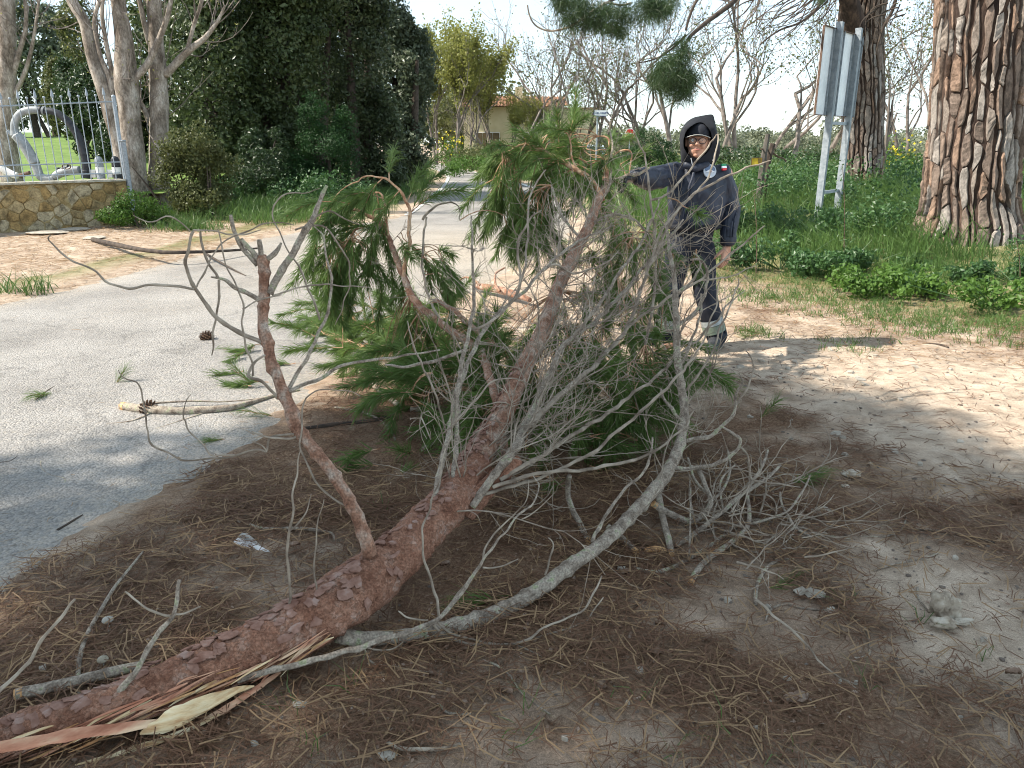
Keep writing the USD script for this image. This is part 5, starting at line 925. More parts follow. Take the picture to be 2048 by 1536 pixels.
# lifting bark flakes on the lower stem
def flake(c, n, t, ln, wd, lift, g):
    s = np.cross(n, t); m = 9; th = np.linspace(0, 2 * np.pi, m, endpoint=False) + g.uniform(0, 1)
    rr = g.uniform(0.55, 1.2, m); wd = wd * g.uniform(0.6, 1.2); xy = np.c_[np.cos(th) * ln * rr, np.sin(th) * wd * rr]
    tip = np.clip(xy[:, 0] / ln, -1, 1)
    up = 0.003 + lift * (0.5 + 0.5 * tip) ** 2
    top = c + xy[:, :1] * t + xy[:, 1:] * s + n * (up - 0.25 * xy[:, 1] ** 2 / (wd + .01))[:, None]
    bot = top - n * 0.0035
    v = np.vstack([top, bot, c + n * 0.006, c - n * 0.004]); j = np.arange(m); j2 = (j + 1) % m
    f = np.vstack([np.c_[np.full(m, 2 * m), j, j2], np.c_[np.full(m, 2 * m + 1), m + j2, m + j], np.c_[j, m + j, m + j2], np.c_[j, m + j2, j2]])
    return v, f
for q in range(300):
    t = g3.uniform(0.05, 0.47) if q < 240 else g3.uniform(0.40, 0.55)
    c, d = along(S, np.array([t])); c, d = c[0], d[0]; r = float(np.interp(t, np.linspace(0, 1, len(SR)), SR))
    up = unit(np.cross(np.cross(d, [0, 0, 1.0]), d)); sd = np.cross(d, up)
    a = g3.choice([0.15, -0.55]) + g3.normal(0, 0.5)
    n = unit(up * math.cos(a) + sd * math.sin(a)); tt = unit(-d + 0.25 * g3.normal(size=3)); tt = unit(tt - n * (n @ tt))
    part(FB, "bark_flake", flake(c + n * (r + 0.004), n, tt, g3.uniform(0.010, 0.026) * (1.25 if t < 0.3 else 0.8), g3.uniform(0.008, 0.017) * (1.25 if t < 0.3 else 0.8), g3.choice([0.002, 0.004, 0.009]), g3), M["flake"])
# the split, splintered end
def blade(px_nodes, ys, ws, thick, m, name, seed):
    P, R = trace(px_nodes, ys, ws, n=14)
    mbb = tube(P, R, 8, 0.25, seed)
    v = mbb[0]; n8 = len(P) * 8
    nv = unit(np.array([0, 0, EYE]) - P); ring = v[:n8].reshape(len(P), 8, 3) - P[:, None]; ring -= 0.75 * (ring * nv[:, None]).sum(-1, keepdims=True) * nv[:, None]
    ring *= (1 + 0.28 * np.repeat(g3.normal(size=(1, 8, 1)), len(P), 0) + 0.10 * g3.normal(size=(len(P), 8, 1)))
    v = np.vstack([(P[:, None] + ring).reshape(-1, 3), v[n8:]])
    part(FB, name, (v, mbb[1]), m, 35)
blade([(508, 1372), (450, 1390), (400, 1412), (350, 1436), (310, 1456), (280, 1468)], [1.88, 1.82, 1.775, 1.74, 1.715, 1.70], [3, 18, 30, 34, 24, 4], 0.02, M["raw_wood"], "split_wood", 2)
blade([(330, 1440), (270, 1452), (160, 1466), (60, 1484), (-60, 1506), (-140, 1525)], [1.745, 1.70, 1.63, 1.57, 1.50, 1.44], [5, 13, 16, 16, 16, 16], 0.02, M["inner_bark"], "split_wood", 3)
blade([(560, 1345), (510, 1380), (440, 1425), (380, 1455)], [1.95, 1.88, 1.80, 1.76], [5, 11, 12, 4], 0.02, M["inner_bark"], "split_wood", 4)
blade([(440, 1428), (380, 1458), (300, 1488), (220, 1512), (150, 1530)], [1.79, 1.74, 1.70, 1.66, 1.62], [3, 9, 12, 10, 3], 0.02, M["raw_wood"], "split_wood", 5)
blade([(600, 1318), (560, 1335), (525, 1350)], [1.985, 1.955, 1.93], [5, 13, 6], 0.02, M["orange_wood"], "split_wood", 6)
blade([(592, 1280), (578, 1300), (568, 1318)], [2.0, 1.985, 1.97], [5, 11, 5], 0.02, M["orange_wood"], "split_wood", 8)
for q in range(16):
    u = g3.uniform(40, 520); v = 1478 - (u - 190) * 0.30 + g3.uniform(0, 70)
    P, R = trace([(u, v), (u - g3.uniform(30, 90), v + g3.uniform(15, 45))], [1.78 + (u - 190) * 0.0006, 1.70 + (u - 190) * 0.0006], [g3.uniform(4, 8), 1], n=5)
    part(FB, "splinter", tube(P, R, 4), M["raw_wood"] if q % 3 else M["orange_wood"])

for q in range(120):
    t = g3.uniform(0.05, 0.225); c, d = along(S, np.array([t])); c, d = c[0], d[0]; r = float(np.interp(t, np.linspace(0, 1, len(SR)), SR)); cam_ = unit(np.array([0, 0, EYE]) - c); dn = unit(np.cross(d, np.cross(cam_, d))); sd_ = unit(np.cross(d, dn)); sd_ = sd_ if sd_[2] < 0 else -sd_
    a_ = g3.uniform(0.45, 1.25) if t > 0.17 else g3.uniform(0.1, 1.25); p0 = c + (dn * math.cos(a_) + sd_ * math.sin(a_)) * (r + g3.uniform(0.0, 0.012)); L_s = g3.uniform(0.03, 0.16); dd = unit(-d + g3.normal(0, 0.05, 3)); p1 = p0 + dd * L_s + (dn + sd_) * g3.uniform(-0.004, 0.02); w_ = g3.uniform(0.0015, 0.0055)
    P, R = curve(np.array([p0 - dd * 0.03, (p0 + p1) / 2 + g3.normal(0, 0.003, 3), p1]), np.array([w_ * 0.4, w_, 0.0005]), 6); P[:, 2] = np.maximum(P[:, 2], 0.006)
    part(FB, "splinter", tube(P, R, 4, 0.2, q), [M["raw_wood"], M["inner_bark"], M["orange_wood"], M["stem_bark"]][g3.choice(4, p=[0.22, 0.40, 0.16, 0.22])])
LIMBS = []   # (points, radii) of everything twigs can leave from
def limb(nodes, ys, ws, m, name="limb", sides=8, jit=0.009, lump=0.16, label=None, n=None, keep=True, seed=None):
    P, R = trace(nodes, ys, ws, n=n, jit=jit, seed=len(LIMBS) if seed is None else seed)
    ln_ = np.linalg.norm(np.diff(P, axis=0), axis=1).sum(); P, R = curve(P, R, int(np.clip(ln_ / 0.013, 14, 130))); q_ = np.linspace(0, ln_, len(P)); gk = np.random.default_rng(len(LIMBS))
    for s_ in np.cumsum(gk.uniform(0.03, 0.11, 60)):
        if s_ < ln_: R = R * (1 + gk.uniform(0.1, 0.32) * np.exp(-((q_ - s_) / 0.010) ** 2)); P = P + gk.normal(0, 0.0022, 3) * sstep(s_ - 0.03, s_, q_)[:, None] * (1 - sstep(s_, s_ + 0.05, q_))[:, None]
    R = R * (0.74 if name != "stub" else 0.8)
    P[:, 2] = np.maximum(P[:, 2], hz(P) + R * 0.6)
    part(FB, name, tube(P, R, sides, lump, len(LIMBS)), m, True, label)
    if keep: LIMBS.append((P, R))
    return P, R
T_, L_, K_, Y_ = M["twig"], M["limb_bark"], M["grey_bark"], M["young_bark"]
# left limb
L1 = limb([(740, 1110), (736, 1091), (717, 1038), (698, 996), (664, 950), (649, 928), (615, 884), (591, 853), (574, 799), (547, 734), (533, 682), (526, 635), (528, 587), (525, 518), (524, 508)], [2.27, 2.27, 2.3, 2.33, 2.37, 2.38, 2.42, 2.45, 2.5, 2.55, 2.6, 2.64, 2.67, 2.7, 2.7], [44, 38, 34, 32, 32, 32, 32, 36, 33, 31, 29, 28, 27, 29, 20], L_, sides=14, jit=0.004, n=60)[0]
limb([(512, 520), (500, 500), (484, 477)], [2.70, 2.68], [15, 13, 9], K_, "stub", sides=7)
limb([(521, 515), (521, 500), (521, 482)], [2.70, 2.70], [13, 13, 10], K_, "stub", sides=7)
limb([(534, 518), (550, 502), (566, 484)], [2.70, 2.72], [13, 12, 5], K_, "stub", sides=7)
limb([(515, 530), (506, 522), (478, 490), (465, 450), (461, 432)], [2.70, 2.66], [13, 12, 11, 10, 9], K_)
limb([(540, 588), (548, 567), (567, 532), (592, 495), (615, 457), (635, 412), (653, 370)], [2.67, 2.72, 2.8], [20, 20, 19, 18, 17, 12, 9], K_, sides=10)
limb([(522, 602), (513, 597), (472, 576), (441, 556), (420, 552)], [2.66, 2.58], [15, 13, 11, 8, 4], K_)
limb([(436, 556), (434, 552), (420, 532), (408, 494), (402, 464)], [2.59, 2.6], [8, 8, 7, 7, 6], T_)
limb([(438, 560), (434, 621), (427, 689), (424, 713)], [2.59, 2.57], [7, 6, 5, 3], T_, "twig")
limb([(528, 690), (523, 686), (478, 665), (434, 635), (403, 597), (386, 573), (378, 539), (376, 505), (386, 460)], [2.6, 2.42], [12, 12, 11, 11, 10, 10, 9, 8, 7], T_)
limb([(386, 460), (424, 459), (470, 468), (520, 462)], [2.42, 2.5], [5, 4, 4, 2], T_, "twig")
limb([(388, 578), (342, 573), (297, 570), (260, 577), (219, 570), (185, 539), (144, 518), (109, 498), (99, 488), (106, 472)], [2.44, 2.3], [7, 7, 6.5, 6, 6, 5.5, 5, 4.5, 4, 3], T_, "twig", n=50)
limb([(393, 575), (404, 552), (424, 512), (446, 484), (500, 458), (540, 446), (590, 450)], [2.44, 2.6], [5, 5, 4, 4, 4, 3, 2], T_, "twig")
limb([(556, 797), (550, 790), (523, 764), (506, 757), (499, 752), (506, 733), (526, 710)], [2.5, 2.42, 2.5], [10, 9, 8, 8, 8, 7, 6], T_, "twig")
limb([(506, 752), (506, 737), (492, 689), (484, 641), (485, 617), (478, 587), (455, 529), (441, 484), (434, 457)], [2.45, 2.5], [6, 6, 6, 5, 5, 5, 4, 4, 3], T_, "twig", n=40)
limb([(485, 618), (503, 606), (523, 598), (560, 590)], [2.5, 2.6], [5, 4, 4, 3], T_, "twig")
limb([(570, 790), (578, 778), (608, 723), (639, 669), (660, 614), (663, 563), (653, 518), (640, 470), (610, 440)], [2.52, 2.7], [11, 11, 10, 9, 8, 7, 6, 4, 2], K_)
limb([(578, 783), (600, 773), (632, 761), (703, 727), (819, 710), (880, 700)], [2.5, 2.75], [11, 11, 10, 8, 6, 4], K_)
limb([(545, 592), (580, 580), (640, 570), (690, 571), (740, 574)], [2.67, 2.9], [5, 4.5, 4, 3, 2], T_, "twig")
limb([(590, 460), (640, 452), (680, 490), (700, 540), (690, 600), (668, 650)], [2.74, 2.82], [5, 5, 4.5, 4, 3, 2], T_, "twig")
limb([(620, 445), (660, 420), (700, 440), (720, 450)], [2.74, 2.82], [4, 4, 3, 2], T_, "twig")
limb([(600, 868), (584, 875), (547, 874), (506, 860)], [2.43, 2.36], [8, 7, 6, 4], T_, "twig")
limb([(588, 868), (540, 874), (533, 904), (513, 901), (444, 916), (386, 920), (328, 904), (297, 874), (287, 833), (287, 792), (270, 764), (246, 758), (236, 740)], [2.42, 2.2], [6, 6, 5.5, 5.5, 5, 5, 5, 4.5, 4.5, 4, 4, 3, 2], T_, "twig", n=60)
limb([(470, 910), (424, 914), (403, 887), (372, 850), (369, 816), (383, 792)], [2.3, 2.26], [5, 4.5, 4, 4, 3, 2], T_, "twig")
limb([(533, 904), (526, 893), (502, 880)], [2.3, 2.26], [5, 4, 3], T_, "twig")
limb([(640, 640), (610, 560), (560, 470), (545, 420), (560, 395), (600, 385), (640, 380)], [2.8, 2.9], [6, 5, 4, 4, 4, 3, 2], T_, "twig")
limb([(380, 462), (330, 432), (295, 440), (262, 428)], [2.42, 2.3], [4, 4, 3, 2], T_, "twig")
limb([(690, 1010), (630, 960), (602, 880), (610, 800), (650, 780), (720, 790)], [2.33, 2.5], [6, 5, 5, 4, 3, 2], T_, "twig")
# small upright stems at the left foreground
limb([(600, 1240), (580, 1213), (578, 1100), (584, 1030), (588, 965), (600, 900)], [2.07, 2.02, 2.1], [8, 7, 7, 6, 5, 3], T_, "twig")
limb([(581, 1060), (610, 1030), (625, 990)], [2.03, 2.06], [5, 4, 2], T_, "twig")
limb([(640, 1225), (632, 1180), (634, 1080), (646, 1000)], [2.1, 2.14], [5, 5, 4, 2], T_, "twig")
limb([(206, 1431), (244, 1374), (275, 1339), (328, 1255), (344, 1232), (359, 1164)], [1.74, 1.78, 1.9], [17, 16, 15, 13, 12, 9], K_)
limb([(340, 1232), (298, 1213), (252, 1183)], [1.86, 1.84], [7, 6, 5], T_, "twig")
limb([(348, 1228), (372, 1224), (405, 1213)], [1.87, 1.92], [6, 5, 4], T_, "twig")
limb([(-20, 1400), (53, 1324), (103, 1255), (153, 1200)], [1.60, 1.72], [11, 10, 9, 7], T_, "twig")
# right limb
R1N = [(676, 1268, 2.10, 46), (720, 1277, 2.12, 38), (791, 1274, 2.14, 36), (898, 1255, 2.20, 37), (982, 1229, 2.27, 39), (1077, 1179, 2.38, 40), (1096, 1164, 2.41, 39), (1172, 1110, 2.55, 36), (1226, 1068, 2.66, 35), (1272, 1019, 2.80, 34), (1317, 969, 2.95, 33), (1344, 926, 3.05, 31), (1362, 880, 3.15, 27), (1368, 820, 3.25, 24), (1360, 760, 3.33, 21), (1354, 700, 3.40, 19), (1352, 658, 3.45, 18), (1350, 586, 3.52, 15), (1347, 542, 3.57, 12), (1338, 500, 3.62, 9), (1335, 470, 3.66, 6), (1318, 430, 3.7, 4)]
R1 = limb([n[:2] for n in R1N], [n[2] for n in R1N], [n[3] for n in R1N], K_, sides=14, jit=0.003, n=90, label="long grey limb curving along the ground and then up")[0]
limb([(475, 1361), (500, 1352), (600, 1327), (726, 1290), (860, 1248), (890, 1225), (924, 1187), (955, 1141), (974, 1103), (1005, 1068), (1031, 1038), (1054, 1015), (1078, 975), (1066, 950)], [1.88, 1.92, 2.0, 2.08, 2.14, 2.18, 2.5], [18, 17, 16, 15, 13, 11, 9, 8, 7, 6, 5, 5, 4, 3], K_, n=60)
limb([(867, 1248), (890, 1274), (943, 1290), (1012, 1290), (1050, 1278), (1088, 1251), (1153, 1229), (1188, 1187), (1205, 1152)], [2.13, 2.1, 2.3], [8, 8, 7, 7, 7, 6, 5, 5, 4], T_, "twig", n=40)
limb([(875, 1245), (917, 1272), (982, 1282)], [2.13, 2.12], [6, 5, 4], T_, "twig")
limb([(1066, 1270), (1092, 1282), (1134, 1278), (1172, 1240), (1203, 1194)], [2.14, 2.28], [5, 5, 5, 4, 3], T_, "twig")
limb([(879, 1236), (867, 1171), (848, 1114), (844, 1064), (860, 1019), (876, 960), (890, 900)], [2.16, 2.3], [8, 7, 6, 5, 5, 4, 3], T_, "twig", n=30)
limb([(856, 1240), (814, 1232), (791, 1223)], [2.14, 2.1], [5, 5, 3], T_, "twig")
limb([(726, 1294), (737, 1320), (772, 1355), (814, 1374), (882, 1385)], [2.06, 1.98], [5, 5, 4.5, 4, 3], T_, "twig")
limb([(730, 1292), (770, 1300), (806, 1285)], [2.06, 2.06], [5, 4, 3], T_, "twig")
limb([(1031, 1290), (1058, 1324), (1087, 1349)], [2.12, 2.05], [5, 4, 3], T_, "twig")
limb([(884, 1228), (930, 1170), (965, 1120), (975, 1090), (1010, 1045), (1050, 1000), (1060, 960)], [2.17, 2.4], [6, 6, 5, 5, 4, 3, 2], T_, "twig")
limb([(966, 1135), (1000, 1136), (1035, 1122)], [2.26, 2.3], [5, 4, 3], T_, "twig")
limb([(1090, 1150), (1100, 1118), (1108, 1095), (1096, 1078)], [2.42, 2.46], [6, 5, 4, 3], T_, "twig")
limb([(1185, 1085), (1192, 1060), (1211, 1030), (1245, 988), (1285, 945), (1303, 905), (1306, 875)], [2.6, 2.8], [11, 10, 9, 8, 7, 6, 4], K_)
limb([(1342, 936), (1354, 936), (1395, 936), (1443, 922), (1477, 898), (1481, 878), (1464, 864), (1440, 850)], [3.03, 2.98, 3.0], [13, 12, 11, 10, 9, 8, 7, 4], K_, n=36)
limb([(1479, 893), (1498, 919), (1505, 960), (1540, 968), (1600, 975)], [3.0, 2.9], [6, 5, 5, 4, 2], T_, "twig")
limb([(1366, 882), (1375, 881), (1413, 874), (1447, 850), (1467, 826), (1477, 782), (1484, 768), (1462, 738)], [3.15, 3.2], [12, 12, 11, 9, 8, 7, 6, 3], K_, n=36)
limb([(1470, 815), (1500, 760), (1507, 735), (1495, 700)], [3.2, 3.3], [6, 5, 4, 3], T_, "twig")
limb([(1350, 655), (1378, 635), (1400, 610), (1412, 585), (1412, 545), (1400, 520), (1380, 520)], [3.46, 3.55], [11, 10, 9, 8, 7, 6, 4], K_)
limb([(1348, 590), (1376, 570), (1395, 545), (1403, 530), (1385, 505)], [3.52, 3.6], [8, 7, 6, 5, 4], K_)
limb([(1345, 540), (1340, 505), (1350, 480), (1346, 466)], [3.57, 3.62], [7, 6, 5, 4], K_)
limb([(1357, 735), (1380, 690), (1396, 650), (1403, 590)], [3.36, 3.5], [7, 7, 6, 5], K_)
limb([(1352, 660), (1335, 662), (1330, 650), (1331, 635)], [3.45, 3.42], [7, 6, 5, 4], K_)
limb([(1362, 790), (1400, 745), (1425, 700), (1440, 660), (1462, 610), (1490, 580)], [3.3, 3.5], [7, 6, 5, 5, 4, 2], T_, "twig")
limb([(1368, 845), (1330, 800), (1322, 780)], [3.2, 3.25], [10, 8, 6], K_)
# second fork with its grey limbs
limb([(930, 1030), (965, 985), (1005, 945), (1036, 925)], [2.68, 2.72, 2.80], [54, 52, 46, 40], M["stem_bark"], "limb", sides=14, label="short broken red fork beside the stem")
F2a = limb([(944, 1014), (1002, 932), (1033, 891), (1042, 868), (1078, 789), (1105, 734), (1130, 690), (1180, 650), (1240, 592), (1300, 520), (1365, 440)], [2.64, 2.74, 2.85, 2.95, 3.2, 3.35, 3.5, 3.65, 3.9, 4.2, 4.5], [20, 23, 27, 20, 18, 16, 13, 11, 9, 7, 4], K_, n=60)[0]
limb([(1042, 868), (1072, 836), (1120, 790), (1190, 730), (1250, 660), (1302, 525), (1384, 391), (1453, 354), (1541, 320)], [2.95, 3.05, 3.2, 3.5, 3.8, 4.1, 4.4, 4.5, 4.6], [15, 14, 13, 12, 10, 8, 7, 6, 3], T_, n=60)
limb([(1302, 525), (1330, 450), (1382, 395), (1420, 345), (1436, 270)], [4.1, 4.6], [7, 6, 5, 5, 3], T_, "twig")
limb([(1290, 690), (1310, 560), (1310, 480), (1297, 367), (1292, 330), (1268, 262)], [3.9, 4.5], [8, 7, 6, 6, 5, 3], T_, "twig", n=40)
limb([(1302, 400), (1330, 391), (1380, 340), (1419, 288), (1433, 267)], [4.35, 4.7], [6, 6, 5, 4, 3], T_, "twig")
limb([(1250, 660), (1330, 600), (1400, 560), (1470, 500), (1530, 450)], [3.8, 4.2], [8, 7, 6, 5, 3], T_)
limb([(1400, 560), (1450, 555), (1510, 528)], [4.0, 4.3], [5, 4, 2], T_, "twig")
limb([(1000, 960), (1060, 925), (1130, 880), (1210, 830), (1290, 770), (1350, 720), (1440, 630), (1480, 560)], [2.72, 2.8, 3.0, 3.2, 3.4, 3.6, 3.8, 4.0], [13, 12, 11, 10, 8, 7, 5, 3], T_, n=44)
limb([(985, 975), (1090, 945), (1180, 940), (1270, 920), (1340, 880), (1390, 820)], [2.68, 3.1], [11, 10, 9, 8, 6, 3], T_, n=40)
limb([(960, 990), (1050, 965), (1150, 925), (1240, 860), (1330, 780), (1400, 690), (1440, 560)], [2.66, 3.4], [10, 9, 9, 8, 7, 5, 3], T_, n=44)
limb([(1130, 690), (1190, 620), (1230, 560), (1290, 470), (1320, 400)], [3.5, 4.2], [10, 9, 8, 6, 3], K_)
# thin grey stems between the fork and the far limb
M1 = limb([(868, 1010), (880, 945), (901, 850), (918, 775), (949, 696), (983, 641), (1040, 590), (1092, 535), (1113, 515), (1170, 475), (1230, 452)], [2.58, 2.7, 2.85, 3.0, 3.15, 3.3, 3.45, 3.6, 3.7, 3.9, 4.1], [16, 15, 15, 14, 12, 10, 9, 8, 8, 5, 3], K_, n=60)[0]
M2 = limb([(905, 960), (911, 908), (914, 812), (921, 734), (938, 662), (949, 594), (945, 546), (943, 450), (940, 430)], [2.7, 2.8, 2.9, 3.0, 3.1, 3.2, 3.25, 3.3, 3.35], [13, 13, 12, 11, 10, 9, 7, 5, 2], K_, n=50)[0]
limb([(1090, 540), (1108, 528), (1150, 545), (1200, 530), (1240, 500)], [3.6, 3.8], [6, 6, 5, 4, 2], T_, "twig")
limb([(940, 660), (1010, 620), (1040, 560), (1034, 490), (1060, 440), (1080, 420)], [3.15, 3.5], [7, 7, 6, 6, 5, 3], T_, "twig")
limb([(1035, 590), (1055, 480), (1058, 400), (1090, 340)], [3.5, 4.2], [6, 6, 5, 3], T_, "twig")
limb([(895, 880), (860, 760), (830, 700), (815, 640)], [2.82, 2.9], [6, 5, 5, 2], T_, "twig")
limb([(935, 700), (870, 720), (810, 735), (770, 732)], [3.05, 3.1], [9, 9, 8, 5], K_, label="pale bare limb with a smooth grey bark")
limb([(905, 850), (960, 790), (990, 760), (1060, 770)], [2.85, 3.0], [6, 5, 4, 3], T_, "twig")
# limb bending up and over on the left, with its shoots
G1N = [(1010, 910, 3.05, 22), (1002, 850, 3.3, 22), (978, 750, 3.7, 22), (955, 696, 4.0, 22), (918, 672, 4.15, 20), (867, 635, 4.3, 19), (829, 600, 4.4, 18), (805, 546, 4.5, 17), (791, 508, 4.55, 15), (783, 490, 4.58, 13), (765, 451, 4.65, 13), (734, 430, 4.7, 9), (707, 420, 4.75, 7), (680, 425, 4.8, 5), (660, 440, 4.82, 3)]
G1, G1R = limb([n[:2] for n in G1N], [n[2] for n in G1N], [n[3] for n in G1N], L_, sides=10, n=70, jit=0.003, label="brown limb rising behind the stem and bending over at its tip")
G2 = limb([(808, 556), (808, 539), (819, 478), (818, 420), (809, 396), (792, 372), (761, 355), (727, 355), (716, 362)], [4.48, 4.62], [11, 10, 10, 9, 8, 6, 5, 4, 3], Y_)[0]
G3 = limb([(778, 480), (770, 424), (764, 389), (752, 384), (737, 390)], [4.6, 4.66], [6, 6, 5, 4, 3], Y_)[0]
G4 = limb([(845, 440), (850, 432), (877, 408), (901, 404), (918, 415), (921, 440)], [4.7, 4.75], [7, 7, 5, 4, 3, 2], T_)[0]
G5 = limb([(880, 640), (845, 520), (848, 470), (850, 432)], [4.28, 4.5, 4.7], [7, 6, 6, 5], T_)[0]
G6 = limb([(768, 455), (740, 450), (716, 458), (690, 490)], [4.65, 4.6], [6, 5, 4, 3], Y_)[0]
limb([(985, 690), (930, 640), (900, 615), (868, 600)], [3.95, 4.1], [14, 13, 12, 11], L_, label="limb cut off short, its sawn end pale")
part(FB, "cut_face", tube(np.array([at(869, 601, 4.10), at(862, 596, 4.108)]), px(at(866, 600, 4.1), 7), 10), M["raw_wood"])
# upper limbs near the man's hand
T1, T1R = limb([(1206, 400), (1195, 378), (1175, 355), (1120, 321), (1086, 301), (1049, 290), (1028, 296), (1015, 310)], [4.95, 5.0, 5.05, 5.1, 5.15, 5.15, 5.15, 5.15], [13, 14, 14, 13, 9, 6, 5, 3], Y_, sides=10, n=40, jit=0.003, label="smooth orange limb reaching out over the road")
T2 = limb([(1213, 345), (1212, 330), (1219, 304), (1219, 283), (1208, 273), (1196, 274)], [5.28, 5.3], [9, 8, 7, 6, 5, 3], Y_)[0]
T3 = limb([(1200, 400), (1218, 375), (1222, 340), (1224, 300), (1222, 268), (1214, 252)], [4.95, 5.2], [8, 7, 6, 5, 4, 3], K_)[0]
T4 = limb([(1210, 370), (1235, 358), (1255, 352), (1275, 348), (1300, 335)], [5.15, 5.38, 5.45, 5.45, 5.45], [11, 10, 10, 9, 5], K_, label="grey limb end gripped by the man")[0]
T5 = limb([(1160, 345), (1145, 320), (1140, 292), (1137, 270), (1128, 266)], [5.06, 5.1], [6, 5, 4, 4, 3], Y_)[0]
T6 = limb([(1228, 310), (1255, 300), (1264, 310), (1258, 345)], [5.3, 5.3], [5, 5, 4, 3], Y_)[0]
T7 = limb([(1165, 480), (1130, 440), (1110, 400), (1100, 370)], [4.5, 4.8], [8, 7, 6, 4], K_)[0]
T8 = limb([(1180, 450), (1230, 430), (1270, 440), (1300, 480)], [4.6, 4.6], [7, 6, 5, 3], K_)[0]

# ------- bare twigs fanning out of the limbs
def twig_path(p, d, length, r, g, up=0.5, curl=0.5, n=11):
    P = [p]; d = unit(d); ax_ = unit(g.normal(size=3)); w = g.normal(0, curl)
    for k in range(n - 1):
        d = unit(d + np.array([0, 0, up / n]) + np.cross(ax_, d) * w / n + g.normal(0, 0.15, 3))
        q = P[-1] + d * length / (n - 1)
        q[2] = max(q[2], 0.008 + float(r))
        P.append(q)
    return np.array(P), np.linspace(r, r * 0.35, n)
fine_tw = MB()
def spray(path, nn, tlo, thi, lo, hi, r, away, g, up=0.6, subs=2, name="twig"):
    for q in range(nn):
        t = g.uniform(tlo, thi); c, d = along(path, np.array([t])); c, d = c[0], d[0]
        dd = unit(0.55 * d + np.asarray(away) * 0.65 + g.normal(0, 0.6, 3))
        ln = g.uniform(lo, hi); P, R = twig_path(c, dd, ln, r * 0.78 * g.uniform(0.6, 1.4), g, up, 1.5)
        mbt = MB().add(tube(P, R, 5, 0.22, q))
        for s in range(g.integers(1, subs + 2) + 6):
            t2 = g.uniform(0.15, 0.95); c2, d2 = along(P, np.array([t2]))
            P2, R2 = twig_path(c2[0], d2[0] + g.normal(0, 0.7, 3), ln * g.uniform(0.12, 0.4), 0.0015, g, up, 1.2, 7); fine_tw.add(tube(P2, R2, 3, cap=False))
        for s in range(g.integers(1, subs + 2)):
            t2 = g.uniform(0.25, 0.85); c2, d2 = along(P, np.array([t2]))
            P2, R2 = twig_path(c2[0], d2[0] + g.normal(0, 0.6, 3), ln * g.uniform(0.25, 0.55), r * 0.6, g, up, 1.0, 7)
            mbt.add(tube(P2, R2, 4))
        part(FB, name, mbt, T_)
        LIMBS.append((P, R))
gt = np.random.default_rng(5)
lower = S[38:66]
spray(lower, 36, 0.0, 1.0, 0.35, 0.95, 0.0042, (0.75, 0.25, 0.35), gt, 0.7)
spray(F2a, 58, 0.1, 0.95, 0.25, 0.8, 0.0036, (0.7, 0.0, 0.25), gt, 0.6)
spray(M1, 16, 0.2, 0.9, 0.2, 0.6, 0.0034, (0.1, 0.2, 0.4), gt, 0.6)
spray(M2, 8, 0.2, 0.9, 0.2, 0.5, 0.003, (-0.1, 0.2, 0.4), gt, 0.6)
spray(R1[52:], 22, 0.0, 0.95, 0.2, 0.6, 0.0034, (0.3, -0.1, 0.1), gt, 0.6)
spray(R1[52:], 10, 0.0, 0.9, 0.2, 0.5, 0.003, (-0.6, 0.1, 0.0), gt, 0.5)
spray(S[66:100], 34, 0.0, 1.0, 0.25, 0.7, 0.0034, (0.5, 0.0, 0.3), gt, 0.5)
spray(S[66:100], 9, 0.0, 1.0, 0.2, 0.5, 0.0034, (-0.6, 0.0, 0.2), gt, 0.5)
spray(G1[:40], 12, 0.0, 1.0, 0.2, 0.5, 0.003, (-0.4, -0.1, 0.3), gt, 0.6)
spray(G1[30:], 8, 0.0, 1.0, 0.15, 0.35, 0.0028, (0.3, 0.0, 0.5), gt, 0.2)

# ------- green needle shoots
allP = np.vstack([p for p, r in LIMBS]); allT = cKDTree(allP)
class Shoots: made = 0; rest = MB()
def shoot(p, d, ln, g, droop=0.6, dens=150, nl=(0.07, 0.13), connect=True, pale=False):
    mbs = MB()
    if connect:
        dist, k = allT.query(p)
        if dist < 0.9:
            q = allP[k]; mid = (p + q) / 2 + np.array([0, 0, 0.12 * dist])
            P, R = curve(np.array([q, mid, p]), np.array([0.004, 0.003, 0.0026]), 6)
            Shoots.rest2.add(tube(P, R, 4))
    n = 6; P = [p]; d = unit(d)
    for k in range(n - 1):
        d = unit(d + np.array([0, 0, -droop / n]) + g.normal(0, 0.10, 3)); q = P[-1] + d * ln / (n - 1); q[2] = max(q[2], 0.02); P.append(q)
    P = np.array(P)
    m = int(dens * ln / 0.3); t = g.uniform(0.12, 1.0, m) ** 0.85
    c, dd = along(P, t)
    per = unit(np.cross(dd, g.normal(size=(m, 3)))); a = g.uniform(0.25, 0.85, m)[:, None]
    nd = unit(dd * np.cos(a) + per * np.sin(a))
    L = g.uniform(*nl, m); v, f = strips(c, nd, L, 0.0040, np.c_[g.normal(0, 0.1, (m, 2)), g.uniform(-0.8, -0.15, m) * droop], None, g)
    v[:, 2] = np.maximum(v[:, 2], 0.008)
    if Shoots.made < 290: part(FB, "needle_shoot", (v, f), M["needle"])
    else: Shoots.rest.add((v, f))
    Shoots.stems.add(tube(P, np.linspace(0.0035, 0.0015, n), 4))
    Shoots.made += 1
Shoots.rest2 = MB(); Shoots.stems = MB()
gs = np.random.default_rng(9)
